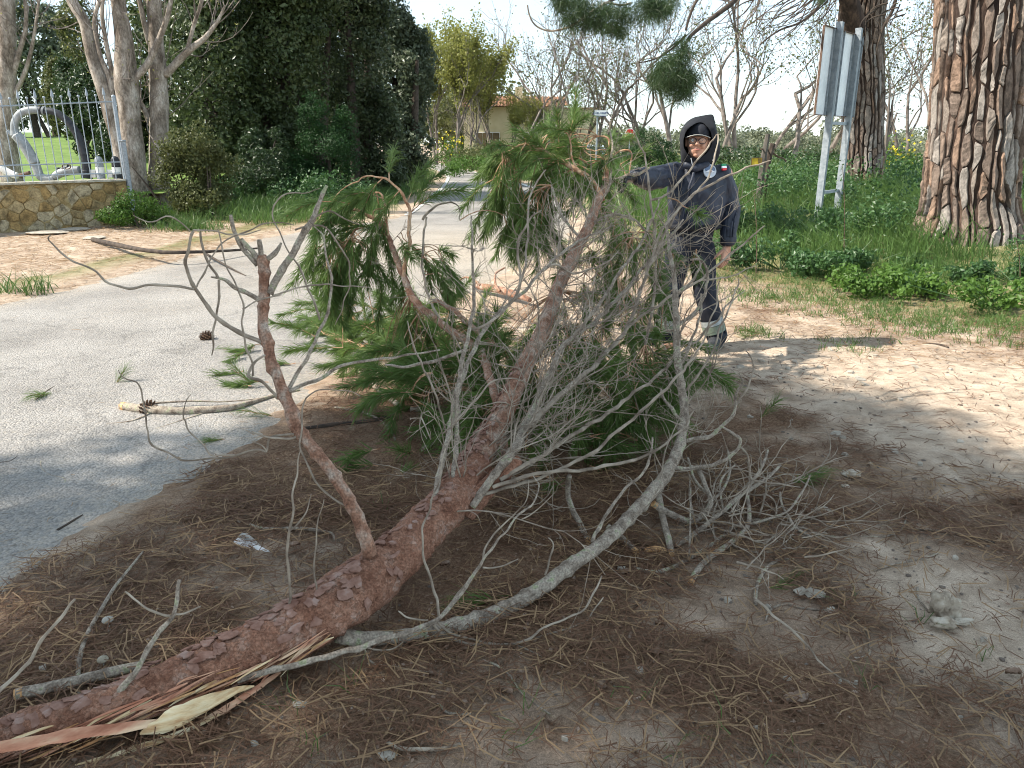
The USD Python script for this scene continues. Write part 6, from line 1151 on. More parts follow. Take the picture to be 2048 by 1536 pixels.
def zone(poly, y0, y1, n, d, ln=(0.2, 0.4), droop=0.7, spread=0.4, ground=None, **kw):
    pg = Polygon(poly); a, b, c, e = pg.bounds; done = 0
    while done < n:
        u, v = gs.uniform(a, c), gs.uniform(b, e)
        if not pg.contains(Point(u, v)): continue
        if ground is not None:
            z = gs.uniform(*ground); p = flat(u, v, z)
            if not (y0 < p[1] < y1): p = at(u, v, float(np.clip(p[1], y0, y1)))
            p[2] = max(p[2], 0.03)
        else: p = at(u, v, gs.uniform(y0, y1))
        shoot(p, np.asarray(d, float) + gs.normal(0, spread, 3), gs.uniform(*ln), gs, droop, **kw); done += 1
for path, tl, nn in ((G1[46:], 0.0, 10), (G2, 0.4, 6), (G3, 0.4, 4), (G6, 0.3, 5), (T1[12:], 0.0, 14), (T2, 0.3, 4), (T5, 0.3, 4)):
    for q in range(nn):
        c, d = along(path, np.array([gs.uniform(tl, 1.0)])); shoot(c[0], 0.5 * d[0] + gs.normal(0, 0.4, 3) + [0, 0, -0.2], gs.uniform(0.2, 0.4), gs, 1.1, connect=False)
zone([(650, 400), (730, 380), (790, 430), (790, 500), (740, 540), (650, 510), (640, 450)], 4.55, 4.9, 26, (-0.25, 0, -0.8), (0.22, 0.42), 0.8)
zone([(650, 500), (700, 490), (690, 590), (650, 590)], 4.6, 4.9, 12, (-0.1, 0, -0.9), (0.2, 0.35), 0.6)
zone([(790, 450), (860, 470), (900, 530), (880, 600), (820, 560)], 4.4, 4.8, 12, (0.3, 0, -0.6), (0.2, 0.35), 0.8)
zone([(995, 300), (1040, 282), (1110, 300), (1125, 360), (1060, 420), (985, 390), (978, 340)], 5.0, 5.3, 34, (-0.25, 0, -0.8), (0.25, 0.45), 0.8)
zone([(1000, 400), (1100, 380), (1090, 440), (1010, 440)], 5.0, 5.2, 14, (-0.05, 0, -1), (0.2, 0.38), 0.5)
zone([(1030, 280), (1140, 255), (1200, 280), (1180, 330), (1100, 300)], 5.15, 5.5, 14, (-0.5, 0, 0.3), (0.2, 0.4), 0.7)
zone([(1130, 320), (1225, 290), (1245, 300), (1240, 350), (1220, 390), (1140, 380)], 5.2, 5.6, 18, (0.2, 0, -0.2), (0.2, 0.4), 0.8)
zone([(1255, 290), (1310, 285), (1340, 310), (1330, 330), (1270, 330)], 6.3, 6.7, 0, (0.2, 0, 0.1), (0.25, 0.4), 0.5)
zone([(1160, 420), (1230, 400), (1330, 430), (1340, 560), (1250, 640), (1170, 560)], 4.4, 5.3, 40, (0.1, 0, -0.6), (0.2, 0.4), 0.7)
zone([(600, 610), (700, 600), (900, 590), (960, 640), (880, 720), (700, 700), (640, 690)], 4.6, 6.9, 96, (-0.6, -0.1, 0.1), (0.25, 0.45), 0.5, ground=(0.03, 0.30))
zone([(480, 690), (640, 650), (640, 760), (480, 780)], 4.5, 6.2, 7, (-0.6, -0.3, 0.0), (0.15, 0.25), 0.4, ground=(0.02, 0.05), connect=False)
zone([(760, 690), (1000, 660), (1060, 760), (1040, 850), (860, 830), (770, 760)], 3.7, 4.9, 110, (-0.3, -0.2, 0.2), (0.25, 0.45), 0.6, ground=(0.03, 0.40))
zone([(1060, 640), (1180, 600), (1330, 660), (1330, 800), (1250, 880), (1080, 860)], 3.7, 5.2, 110, (0.2, -0.1, -0.1), (0.25, 0.45), 0.7, ground=(0.05, 0.65))
zone([(1000, 860), (1330, 840), (1340, 900), (1100, 960)], 3.2, 3.8, 10, (0.2, 0, -0.1), (0.15, 0.3), 0.4, ground=(0.02, 0.2))
zone([(1340, 380), (1400, 420), (1410, 560), (1340, 600)], 3.9, 4.8, 4, (0.1, 0, -0.3), (0.12, 0.22), 0.4, dens=160)
zone([(740, 900), (800, 890), (810, 950), (750, 960)], 3.0, 3.6, 3, (-0.3, -0.2, 0.1), (0.12, 0.2), 0.3, ground=(0.02, 0.04), connect=False)
zone([(820, 900), (880, 900), (880, 930), (820, 930)], 3.0, 3.8, 2, (0.3, -0.2, 0.1), (0.12, 0.2), 0.3, ground=(0.02, 0.04), connect=False)
zone([(690, 640), (760, 640), (760, 700), (690, 690)], 4.6, 6.3, 4, (-0.5, -0.2, 0.1), (0.2, 0.3), 0.3, ground=(0.02, 0.1))
if Shoots.rest.v: part(FB, "needle_shoot", Shoots.rest, M["needle"], kind="stuff")
part(FB, "twig", fine_tw, T_, kind="stuff")
if Shoots.rest2.v: part(FB, "twig", Shoots.rest2, Y_, kind="stuff")
part(FB, "shoot_stem", Shoots.stems, M["young_bark"], kind="stuff")
# ---------------------------------------------------------------- loose things lying on the ground
def stick(nodes, ws, m, label, name="loose_branch", cat="branch", lift=0.0, twigs=(), cut=None, sides=7, group=None, lifts=None):
    uv = np.asarray(nodes, float); k = len(uv)
    lf = np.interp(np.linspace(0, 1, k), np.linspace(0, 1, len(lifts)), lifts) if lifts else np.full(k, lift)
    P, R = [], []
    w = np.interp(np.linspace(0, 1, k), np.linspace(0, 1, len(ws)), ws)
    for (u, v), ww, l in zip(uv, w, lf):
        g_ = on_ground(u, v); r = px(g_, ww) / 2
        h = float(hz(g_[None])[0]); h = max(h, 0.004) + r * 0.8 + l
        P.append(flat(u, v, h)); R.append(r)
    P, R = curve(P, R, 5 * k)
    q = P / 0.05; P = P + 0.003 * (np.stack([meshkit.noise(q + 5.1 * c, 3) for c in range(3)], 1) - 0.5)
    t = thing(name, label, cat, P[0], group)
    part(t, "wood", tube(P, R, sides, 0.12, 7), m, True)
    if cut is not None:
        e, d = (P[0], unit(P[0] - P[1])) if cut == 0 else (P[-1], unit(P[-1] - P[-2])); r = R[0] if cut == 0 else R[-1]
        part(t, "cut_end", tube(np.array([e - d * r, e + d * 0.004]), [r * 1.01, r * 0.92], 10), M["orange_wood"])
    for tw, tws in twigs:
        P2, R2 = [], []
        for j, (u, v, l) in enumerate(tw):
            g_ = on_ground(u, v); r = px(g_, np.interp(j / (len(tw) - 1), np.linspace(0, 1, len(tws)), tws)) / 2
            P2.append(flat(u, v, max(float(hz(g_[None])[0]), 0.004) + r + l)); R2.append(r)
        P2, R2 = curve(P2, R2, 5 * len(tw))
        part(t, "twig", tube(P2, R2, 5, 0.1, 2), m, True)
    return t
K_, T_ = M["grey_bark"], M["twig"]
stick([(245, 812), (349, 822), (461, 816), (500, 806), (547, 792), (600, 780)], [18, 17, 14, 10, 7, 4], K_, "broken grey pine branch with a raw end lying across the asphalt", cut=0,
      twigs=[([(255, 815, 0.02), (300, 807, 0.03), (380, 802, 0.03), (450, 803, 0.02), (530, 795, 0.02)], [5, 4, 2]), ([(300, 826, 0), (260, 843, 0), (198, 848, 0)], [5, 4, 2]), ([(420, 822, 0), (360, 842, 0), (310, 858, 0)], [4, 3, 2])])
stick([(32, 1389), (153, 1362), (220, 1345), (285, 1330)], [23, 22, 21, 16], M["grey_bark"], "short thick lichen-grey log with a sawn pale end beside the split trunk", name="cut_log", cat="log", cut=0, sides=12, lifts=[0.02, 0.02, 0.02],
      twigs=[([(156, 1355, 0.01), (172, 1274, 0.02), (206, 1213, 0.03), (237, 1164, 0.04), (286, 1103, 0.05)], [10, 8, 4]), ([(195, 1352, 0), (235, 1363, 0.0), (270, 1375, 0)], [6, 4]), ([(155, 1372, 0), (160, 1390, 0), (164, 1400, 0)], [7, 6])])
stick([(186, 479), (239, 491), (294, 501), (342, 505), (461, 501), (520, 496)], [9, 9, 8, 7, 5, 3], M["dark_wood"], "long dark dead branch lying on the far left edge of the road", lifts=[0.02, 0.15, 0.05], twigs=[([(405, 503, 0.05), (450, 530, 0.03), (492, 552, 0.0)], [5, 3])])
stick([(72, 802), (90, 786), (112, 772)], [4, 5, 4], M["dark_wood"], "small dark twig beside a green needle tuft on the asphalt", cat="twig", name="loose_twig")
stick([(0, 926), (22, 922), (45, 906)], [4, 4, 3], M["dark_wood"], "thin dark twig on the asphalt touching the left edge of the photo", cat="twig", name="loose_twig")
stick([(82, 922), (100, 950), (130, 958), (128, 968)], [3, 3, 2], K_, "tiny pale twig on the asphalt in the tree shade", cat="twig", name="loose_twig")
stick([(115, 1060), (140, 1045), (165, 1030)], [5, 5, 3], M["dark_wood"], "short dark twig on the shaded asphalt near the litter edge", cat="twig", name="loose_twig")
# cut-off boughs under and right of the trunk
stick([(1139, 953), (1136, 990), (1149, 1028), (1177, 1083)], [9, 11, 12], K_, "grey cut branch curving down between the two limbs, orange end towards the camera", name="cut_branch", cut=1, lifts=[0.25, 0.12, 0.03, 0.0])
stick([(1215, 1052), (1235, 1069), (1272, 1104)], [12, 14], K_, "short cut branch poking out from under the long grey limb", name="cut_branch", cut=1, lifts=[0.04, 0.0])
stick([(1310, 965), (1318, 995), (1324, 1028), (1334, 1069), (1343, 1108)], [12, 14], K_, "straight cut branch pointing at the camera with split orange end", name="cut_branch", cut=1, lifts=[0.12, 0.05, 0.0])
stick([(1307, 1008), (1341, 1028), (1378, 1042), (1406, 1031), (1421, 1004), (1412, 975), (1395, 935)], [13, 13, 12, 10, 8], K_, "hook-shaped cut branch with hollow orange end beside the grey limb", name="cut_branch", cut=0, lifts=[0.10, 0.05, 0.02, 0.02, 0.05, 0.1, 0.15],
      twigs=[([(1421, 1004, .04), (1447, 977, .06), (1460, 932, .10), (1455, 900, .15)], [6, 4]), ([(1410, 985, .05), (1385, 950, .1), (1375, 915, .15)], [6, 4])])
stick([(1351, 1092), (1396, 1062), (1447, 1021), (1488, 987), (1525, 963), (1560, 930)], [10, 10, 8, 5], K_, "straight grey branch lying behind the curved one, rising to the right", name="cut_branch", lifts=[0.0, 0.03, 0.06, 0.1], twigs=[([(1447, 1021, .03), (1440, 970, .08), (1470, 930, .14)], [5, 3]), ([(1396, 1062, .01), (1380, 1000, .05), (1380, 960, .08)], [5, 3])])
stick([(1273, 1137), (1310, 1144), (1378, 1117), (1433, 1083), (1474, 1052), (1520, 1040), (1560, 1050)], [7, 9, 9, 8, 5], K_, "thin grey branch with forked tip in front of the cut branches", name="cut_branch", twigs=[([(1300, 1144, 0), (1325, 1158, 0), (1350, 1178, 0)], [5, 3]), ([(1378, 1115, .01), (1380, 1060, .05), (1381, 975, .12)], [5, 3]), ([(1433, 1083, .01), (1425, 1040, .04), (1436, 1000, .08)], [5, 3])])
stick([(1382, 1165), (1413, 1120), (1447, 1096), (1495, 1052), (1498, 1025), (1495, 984), (1520, 940), (1536, 900)], [13, 12, 10, 8, 6, 4], K_, "bent grey branch with cut butt nearest the camera at the right of the pile", name="cut_branch", cut=0, lifts=[0, 0.01, 0.03, 0.06, 0.1], twigs=[([(1495, 1050, .03), (1560, 1030, .06), (1600, 990, .08), (1620, 950, .1)], [6, 3]), ([(1460, 1088, .01), (1530, 1105, .02), (1590, 1095, .02), (1655, 1100, .01)], [5, 3])])
stick([(1289, 1101), (1310, 1098), (1334, 1102)], [9, 13, 8], M["orange_wood"], "flat split piece of bright orange wood between two cut ends", name="wood_piece", cat="wood")
stick([(1422, 1105), (1440, 1098), (1450, 1097)], [7, 9, 5], M["orange_wood"], "small orange wood chip under the bent grey branch", name="wood_piece", cat="wood")
stick([(1512, 1208), (1515, 1168), (1539, 1131), (1570, 1117), (1597, 1120)], [8, 7, 5], K_, "pale curved twig arching to the right end of the pile", name="loose_twig", cat="twig")
stick([(1661, 1106), (1611, 1068), (1585, 1049), (1569, 1020), (1560, 985)], [7, 6, 4], K_, "pale bare branch whose thick end rests on open dirt", name="loose_twig", cat="twig", lifts=[0, 0.03, 0.06], twigs=[([(1590, 1055, .03), (1570, 1070, .02), (1545, 1090, .0)], [4, 2]), ([(1600, 1062, 0.02), (1640, 1070, 0.02), (1700, 1078, 0)], [4, 2])])
stick([(1748, 1141), (1802, 1125), (1850, 1116), (1878, 1104)], [4, 5, 2], K_, "thin straight pale twig alone on the right dirt", name="loose_twig", cat="twig")
stick([(1718, 1072), (1760, 1073), (1790, 1068), (1806, 1053), (1810, 1024)], [3, 4, 3], K_, "thin J-shaped twig right of the branch pile", name="loose_twig", cat="twig")
stick([(1729, 1255), (1739, 1286), (1735, 1312), (1707, 1316)], [5, 6, 4], K_, "small pale hooked twig in front of the bleached stone", name="loose_twig", cat="twig")
stick([(1836, 1175), (1840, 1202), (1859, 1225)], [5, 4], K_, "short curved twig touching the bleached stone", name="loose_twig", cat="twig")
stick([(1531, 1242), (1569, 1209), (1611, 1217), (1661, 1221)], [4, 5, 3], K_, "wavy pale twig beside the grey curled leaf", name="loose_twig", cat="twig")
stick([(774, 1484), (814, 1499), (867, 1499), (920, 1488)], [7, 9, 6], M["twig"], "smooth pale grey stick at the bottom edge of the photo", name="loose_twig", cat="twig", lift=0.01)
stick([(878, 1404), (901, 1427), (943, 1429)], [4, 7], K_, "tiny knobbed pale twig above the bottom grey stick", name="loose_twig", cat="twig")
stick([(966, 1320), (1012, 1343), (1039, 1381), (1100, 1429)], [5, 4, 3], K_, "long wavy pale twig lying in front of the fallen limb", name="loose_twig", cat="twig", lift=0.01)
stick([(500, 1049), (534, 1057), (595, 1057), (656, 1064), (671, 1080)], [6, 7, 5], K_, "grey twig lying left of the torn left limb base", name="loose_twig", cat="twig", lift=0.01)
stick([(606, 857), (660, 850), (740, 842), (790, 832)], [6, 9, 8], M["dark_wood"], "dark damp stick under the bough's left limb", name="loose_twig", cat="twig")
stick([(670, 815), (740, 830), (790, 880)], [5, 6, 4], K_, "pale bent twig on the brown mould behind the left limb", name="loose_twig", cat="twig")
stick([(745, 768), (770, 790), (800, 812)], [11, 12, 10], M["twig"], "stout bare bleached stick lying on the needle mould", name="loose_branch", cat="branch")
stick([(820, 818), (860, 818), (880, 812)], [11, 11, 6], M["twig"], "second bleached stick end showing right of the first", name="loose_branch", cat="branch")
stick([(846, 900), (856, 890), (862, 882)], [12, 13, 9], K_, "mossy little wood stump piece left of the stem", name="wood_piece", cat="wood")
stick([(640, 662), (690, 680), (728, 695)], [5, 12, 9], M["young_bark"], "orange debarked branch in the green heap by the road", name="loose_branch", cat="branch", lift=0.05, cut=1)
stick([(680, 588), (700, 620), (712, 662)], [5, 6, 6], M["young_bark"], "thin orange shoot standing in the green heap by the road", name="loose_branch", cat="branch", lifts=[0.3, 0.15, 0.02])
stick([(950, 572), (1010, 583), (1060, 600)], [12, 15, 10], M["limb_bark"], "brown branch lying on the sunlit road behind the upright stems", name="loose_branch", cat="branch", lift=0.05, twigs=[([(960, 570, .1), (935, 555, .15), (920, 560, .1)], [5, 3]), ([(1000, 582, .1), (990, 550, .2), (1010, 535, .25)], [5, 3])])
stick([(1130, 600), (1180, 590), (1230, 575)], [8, 10, 8], M["limb_bark"], "brown limb end on the ground right of the main stem", name="loose_branch", cat="branch", lift=0.1)
stick([(1312, 700), (1345, 690), (1390, 690)], [9, 10, 6], M["limb_bark"], "brown stick at the man's feet", name="loose_branch", cat="branch")
stick([(1285, 620), (1310, 670), (1330, 705)], [7, 11, 12], M["twig"], "pale straight stick leaning in front of the man's foot", name="loose_branch", cat="branch", lifts=[0.35, 0.15, 0.02])
stick([(1845, 686), (1880, 690), (1897, 695)], [3, 5, 4], M["dark_wood"], "short dark stick on sunny dirt at the far right", name="loose_twig", cat="twig")
stick([(1830, 1060), (1920, 1070), (1990, 1085)], [4, 4, 3], M["dark_wood"], "long thin dark twig along the brown needle band at the right", name="loose_twig", cat="twig")
# extra thin twigs of the pile
gp = np.random.default_rng(31)
pile = thing("twig_heap", "tangled heap of thin bare grey twigs spreading right of the fallen limb", "twig heap", flat(1500, 1040))
for q in range(62):
    u, v = gp.normal(1490, 75), gp.normal(1010, 65)
    if u < 1360 or u > 1690: continue
    p = flat(u, v, gp.uniform(0.01, 0.14)); d = np.array([gp.normal(0.25, 0.7), gp.normal(0.1, 0.7), gp.uniform(-0.1, 0.35)])
    P, R = twig_path(p, d, gp.uniform(0.15, 0.55), gp.uniform(0.002, 0.0052), gp, 0.15, 1.2)
    mbt = MB().add(tube(P, R, 5))
    for s in range(2):
        c2, d2 = along(P, np.array([gp.uniform(0.3, 0.9)])); P2, R2 = twig_path(c2[0], d2[0] + gp.normal(0, 0.7, 3), gp.uniform(0.08, 0.25), 0.0019, gp, 0.2, 1.5, 7); mbt.add(tube(P2, R2, 4))
    part(pile, "twig", mbt, T_)

# green tufts of fresh needles lying about
def tuft(u, v, label, n=2, d=(-0.6, -0.1, 0.1), ln=(0.12, 0.2)):
    p = on_ground(u, v) + [0, 0, 0.02]; t = thing("needle_tuft", label, "pine tuft", p)
    mbx = MB(); st = MB()
    for q in range(n):
        m = 70; dd = unit(np.asarray(d) + gp.normal(0, 0.3, 3)); L = gp.uniform(*ln)
        c = p + dd * L * gp.uniform(0, 1, (m, 1)); per = unit(np.cross(np.tile(dd, (m, 1)), gp.normal(size=(m, 3)))); a = gp.uniform(0.2, 0.8, m)[:, None]
        vv, ff = strips(c, dd * np.cos(a) + per * np.sin(a), gp.uniform(0.08, 0.13, m), 0.0022, np.c_[np.zeros((m, 2)), np.full(m, -0.4)], None, gp); vv[:, 2] = np.maximum(vv[:, 2], 0.008)
        mbx.add((vv, ff)); st.add(tube(np.array([p, p + dd * L]), [0.003, 0.002], 4))
    part(t, "needles", mbx, M["needle"]); part(t, "stem", st, M["young_bark"])
tuft(108, 795, "pale green needle tuft on the asphalt beside the dark twig"); tuft(232, 775, "small green needle tuft on asphalt above the broken branch", d=(0.1, 0.6, 0.2)); tuft(500, 770, "bright green needle tuft left of the upright left limb", n=3)
tuft(420, 705, "green needle tuft just below the pine cone", d=(0.5, -0.2, 0.1)); tuft(545, 838, "tiny green tuft behind the left limb's base", n=1); tuft(450, 885, "tiny green needle sprig on asphalt under the arching twig", n=1, ln=(0.05, 0.08))
tuft(1580, 975, "dark green needle tuft on the dirt right of the twig heap", d=(0.6, 0.1, 0.1)); tuft(1520, 845, "green needle tuft right of the pale curved twigs", n=1, d=(0.7, 0.2, 0.1)); tuft(1535, 1185, "green needle tuft at the front of the twig heap", n=1, d=(0.7, -0.2, -0.25)); tuft(1520, 672, "bright green tuft on sunny dirt right of the man's boots", n=2)
tuft(985, 1200, "long dark green needles lying under the grey limb", n=1, d=(0.6, 0.3, 0.1)); tuft(1000, 1210, "green needle spray behind the grey limb's low stretch", n=1, d=(-0.6, -0.3, 0.1))

# pine cones
def cone(u, v, s, label):
    p = on_ground(u, v) + [0, 0, s * 0.45]; t = thing("pine_cone", label, "pine cone", p)
    g = np.random.default_rng(int(u)); ax_ = unit(np.array([0.7, 0.2, 0.35])); e1 = unit(np.cross(ax_, [0, 0, 1])); e2 = np.cross(ax_, e1)
    m = trimesh.creation.icosphere(2, 1.0); V = np.array(m.vertices) * [s * 0.36, s * 0.36, s * 0.46]
    part(t, "core", (p + V[:, :1] * e1 + V[:, 1:2] * e2 + V[:, 2:] * ax_, np.array(m.faces)), M["cone_scale"], True)
    mbx = MB()
    for k_ in range(70):
        h = -0.9 + 1.8 * k_ / 69; a = k_ * 2.39996; r = s * 0.40 * math.sqrt(max(0.05, 1 - h * h)); o = math.cos(a) * e1 + math.sin(a) * e2
        c = p + ax_ * h * s * 0.5 + o * r; out = unit(o + ax_ * (0.35 + 0.5 * h)); side = np.cross(out, ax_); w = s * 0.10
        n2 = np.cross(side, out)
        vv = np.array([c - out * s * .08, c + side * w, c + out * s * 0.15 + side * w * .6, c + out * s * 0.19, c + out * s * 0.15 - side * w * .6, c - side * w]); vv2 = vv + n2 * s * 0.035
        j = np.arange(6); j2 = (j + 1) % 6
        mbx.add((np.vstack([vv, vv2]), np.vstack([[[0, k2, k2 + 1] for k2 in range(1, 5)], [[6, 6 + k2 + 1, 6 + k2] for k2 in range(1, 5)], np.c_[j, 6 + j, 6 + j2], np.c_[j, 6 + j2, j2]])))
    part(t, "scales", mbx, M["cone_scale"])
cone(414, 686, 0.105, "open dark pine cone standing alone on the dusty road edge")
cone(298, 832, 0.10, "flattened dark pine cone against the broken branch on the asphalt")
# white paper scrap, mushrooms, stones, leaves
def sheet(nodes, z, thick, m, name, label, cat, lift=0.0):
    pts = np.array([flat(u, v, l + 0.012) for (u, v), l in zip(nodes, z)]); n = len(pts); c = pts.mean(0) + [0, 0, lift]
    v = np.vstack([pts, pts + [0, 0, thick], c, c + [0, 0, thick]]); j = np.arange(n); j2 = (j + 1) % n
    f = np.vstack([np.c_[np.full(n, 2 * n + 1), n + j, n + j2], np.c_[np.full(n, 2 * n), j2, j], np.c_[j, j2, n + j2], np.c_[j, n + j2, n + j]])
    return v, f
pp = thing("paper_scrap", "crumpled white paper scrap on the brown litter left of the stem", "litter", on_ground(505, 1090))
part(pp, "fold", sheet([(467, 1084), (476, 1076), (500, 1082), (525, 1095), (545, 1106), (530, 1108), (505, 1099), (480, 1092)], [0.02, 0.03, 0.02, 0.012, 0.004, 0.003, 0.006, 0.01], 0.0015, M["paper"], 0, 0, 0), M["paper"])
part(pp, "fold", sheet([(476, 1074), (484, 1066), (496, 1068), (512, 1082), (522, 1092), (500, 1083)], [0.035, 0.05, 0.045, 0.03, 0.016, 0.022], 0.0015, M["cap_edge"], 0, 0, 0), M["cap_edge"])
def mushroom(u, v, h, r, m, label):
    p = on_ground(u, v); p[2] = max(float(hz(p[None])[0]), 0); t = thing("mushroom", label, "mushroom", p)
    part(t, "stalk", tube(np.array([p, p + [0.002, 0, h * 0.5], p + [0, 0, h]]), [r * 0.28, r * 0.22, r * 0.2], 8), M["mushroom"], True)
    prof = np.array([[r * 0.15, h - r * .1], [r * 0.95, h - r * 0.15], [r, h], [r * 0.85, h + r * 0.35], [r * 0.45, h + r * 0.62], [0.0005, h + r * 0.7]])
    m_ = trimesh.creation.revolve(prof, sections=16); part(t, "cap", (np.array(m_.vertices) + p, np.array(m_.faces)), m, True)
mushroom(219, 1262, 0.042, 0.018, M["mushroom"], "small white-capped mushroom in the litter left of the trunk")
mushroom(209, 1338, 0.034, 0.017, M["mushroom_brown"], "small tan mushroom standing behind the cut log")
def rock(u, v, size, m, name, label, cat, seed=0, flatn=0.75, group=None, lump=0.5):
    p = on_ground(u, v); ico = trimesh.creation.icosphere(3, 1.0); V = np.array(ico.vertices); k_ = 1 + lump * (meshkit.fbm(V * 1.3 + seed * 3.1, 4, seed) - 0.5) * 2
    V = V * k_[:, None] * np.array(size) / 2; V[:, 2] *= flatn; p = p + [0, 0, size[2] * 0.28]
    return solo(name, (V + p, np.array(ico.faces)), m, label, cat, group, smooth=40)
bs = thing("bleached_lump", "bleached lumpy stone with hollows lying on the right dirt", "stone", on_ground(1888, 1236))
for (u, v, s, sd) in ((1880, 1222, (0.075, 0.06, 0.10), 4), (1900, 1228, (0.06, 0.06, 0.085), 9), (1882, 1248, (0.085, 0.05, 0.04), 12), (1925, 1240, (0.06, 0.03, 0.02), 3)):
    p = on_ground(u, v + 12) + [0, 0, 0.012]; ico = trimesh.creation.icosphere(3, 1.0); V = np.array(ico.vertices); V = V * (1 + 0.8 * (meshkit.fbm(V * 1.6 + sd, 4, sd) - 0.5) * 2)[:, None] * np.array(s) / 2
    part(bs, "lobe", (V + p + [0, 0, s[2] * 0.35], np.array(ico.faces)), M["bone_stone"], 40)
rock(1702, 952, (0.09, 0.07, 0.05), M["bone_stone"], "stone", "rough pale stone in the shaded dirt at the sunlight's edge", "stone", 2)
rock(1645, 1028, (0.10, 0.07, 0.04), M["bone_stone"], "stone", "flat pale stone right of the twig heap", "stone", 5)
rock(1690, 975, (0.04, 0.03, 0.025), M["bone_stone"], "stone", "little round stone just below the rough pale stone", "stone", 6)
rock(775, 1515, (0.045, 0.03, 0.025), M["chip"], "stone", "greenish grey stone at the bottom edge below the grey stick", "stone", 7)
rock(1200, 1440, (0.025, 0.02, 0.018), M["pebble"], "stone", "round dark grey pebble in the bottom middle dirt", "stone", 8)
rock(600, 1412, (0.04, 0.03, 0.02), M["chip"], "stone", "grey flat stone in front of the splintered wood", "stone", 14)
for (u, v, w, lab) in ((95, 468, 75, "pale flat stone slab half buried in the left shoulder"), (150, 461, 60, "second pale stone slab just behind the first on the shoulder"), (190, 478, 40, "small pale slab end beside the long dark stick")):
    p = on_ground(u, v); rock(u, v, (px(p, w), 0.45, 0.10), M["chip"], "stone_slab", lab, "stone", w, 0.45, lump=0.3)
leafn = [(1617, 1195, 60, "grey curled dead leaf among litter right of the heap"), (1320, 1255, 22, "tan leaf scrap beside the low twigs"), (1312, 1312, 30, "brown dead leaf at bottom centre right"), (1010, 1390, 34, "pale folded dead leaf standing behind the long wavy twig"), (1205, 1378, 36, "long grey bark sliver on bare soil"),
         (865, 1356, 20, "orange-brown leaf scrap under the splintered end"), (1590, 1405, 56, "long tan bark curl at the bottom right"), (890, 1134, 20, "cream wood flake right of the stem base"), (1250, 1152, 22, "pale leaf scrap left of the forked branch"), (2025, 1352, 30, "pinkish leaf at the right edge of the photo"), (590, 1095, 24, "dark curled leaf right of the paper scrap")]
for q, (u, v, w, lab) in enumerate(leafn):
    p = on_ground(u, v); L = px(p, w); th = gp.uniform(-0.5, 0.5) if q != 4 else 0.9; a = np.array([math.cos(th), math.sin(th), 0.1]); b = np.array([-math.sin(th), math.cos(th), 0.25])
    s_ = np.linspace(-1, 1, 9); prof = np.sqrt(np.clip(1 - s_ ** 2, 0.02, 1)) * (1 + 0.25 * gp.normal(size=9)) * L * 0.22
    rows = [p + a * L * 0.5 * s_[:, None] + b * (prof * k_)[:, None] + np.array([0, 0, 1]) * (0.006 + 0.012 * abs(k_) + 0.004 * gp.random(9))[:, None] for k_ in (-1, 0, 1)]
    v_ = np.vstack(rows + [r_ + [0, 0, 0.0015] for r_ in rows]); f_ = []
    for r_ in range(2):
        for k_ in range(8):
            a0 = r_ * 9 + k_; f_ += [[a0, a0 + 1, a0 + 10], [a0, a0 + 10, a0 + 9]]; f_ += [[27 + a0, 27 + a0 + 10, 27 + a0 + 1], [27 + a0, 27 + a0 + 9, 27 + a0 + 10]]
    solo("dead_leaf", (v_, np.array(f_)), M["dead_leaf"] if q not in (0,) else M["chip"], lab, "leaf", smooth=True)
def chips(lst, label, group, m):
    for (u, v, w) in lst:
        p = on_ground(u, v); r = px(p, w) / 2; n = 8; th = np.linspace(0, 2 * np.pi, n, endpoint=False) + gp.uniform(0, 1); rr = r * gp.uniform(0.6, 1.2, n)
        tilt = gp.normal(0, 0.2, 2); xy = np.c_[np.cos(th) * rr, np.sin(th) * rr * 0.8]
        top = np.c_[xy, 0.010 + xy @ tilt + 0.003 * gp.random(n)] + p; bot = top * 1.0; bot[:, 2] -= 0.014
        c1, c2 = top.mean(0) + [0, 0, 0.004], bot.mean(0); j = np.arange(n); j2 = (j + 1) % n
        solo("stone_chip", (np.vstack([top, bot, c1, c2]), np.vstack([np.c_[np.full(n, 16), j, j2], np.c_[np.full(n, 17), 8 + j2, 8 + j], np.c_[j, 8 + j, 8 + j2], np.c_[j, 8 + j2, j2]])), m, label, "stone chip", group)
chips([(1555, 712, 20), (1575, 738, 16), (1640, 735, 14), (1720, 760, 30), (1700, 745, 18), (1730, 770, 22), (1502, 755, 14), (1660, 700, 12), (1610, 707, 16), (1690, 690, 16), (1750, 712, 14), (1780, 742, 12), (1480, 735, 18), (1450, 730, 16), (1430, 745, 14), (1520, 722, 18), (1590, 725, 12), (1830, 735, 14), (1900, 740, 12), (1850, 760, 12), (1640, 760, 14), (1560, 758, 12), (1800, 800, 14), (1380, 720, 16), (1365, 738, 14)],
      "flat pale stone chip in the sunlit dirt near the man's boots", "stone chips in the sunlit dirt", M["chip"])
chips([(1670, 870, 22), (1686, 876, 14), (1582, 880, 12), (1788, 905, 18), (1920, 885, 14), (1690, 910, 12), (1500, 835, 12), (1840, 930, 10), (1960, 900, 10), (1740, 930, 10)], "white stone chip along the edge of the tree shade", "stone chips at the shade edge", M["chip"])
chips([(1280, 1345, 20), (1130, 1480, 14), (1255, 1410, 12), (1660, 1222, 16), (1535, 1215, 14), (1455, 1203, 18), (1920, 1440, 14), (1680, 1366, 8), (1710, 1368, 8), (1510, 1460, 12), (1965, 1281, 14), (1575, 1360, 16), (1910, 1118, 12), (1242, 1140, 20), (430, 1180, 12), (222, 1240, 14), (85, 1340, 18), (430, 1268, 10), (510, 1490, 14)], "small white stone chip on the shaded foreground soil", "stone chips in the foreground", M["chip"])
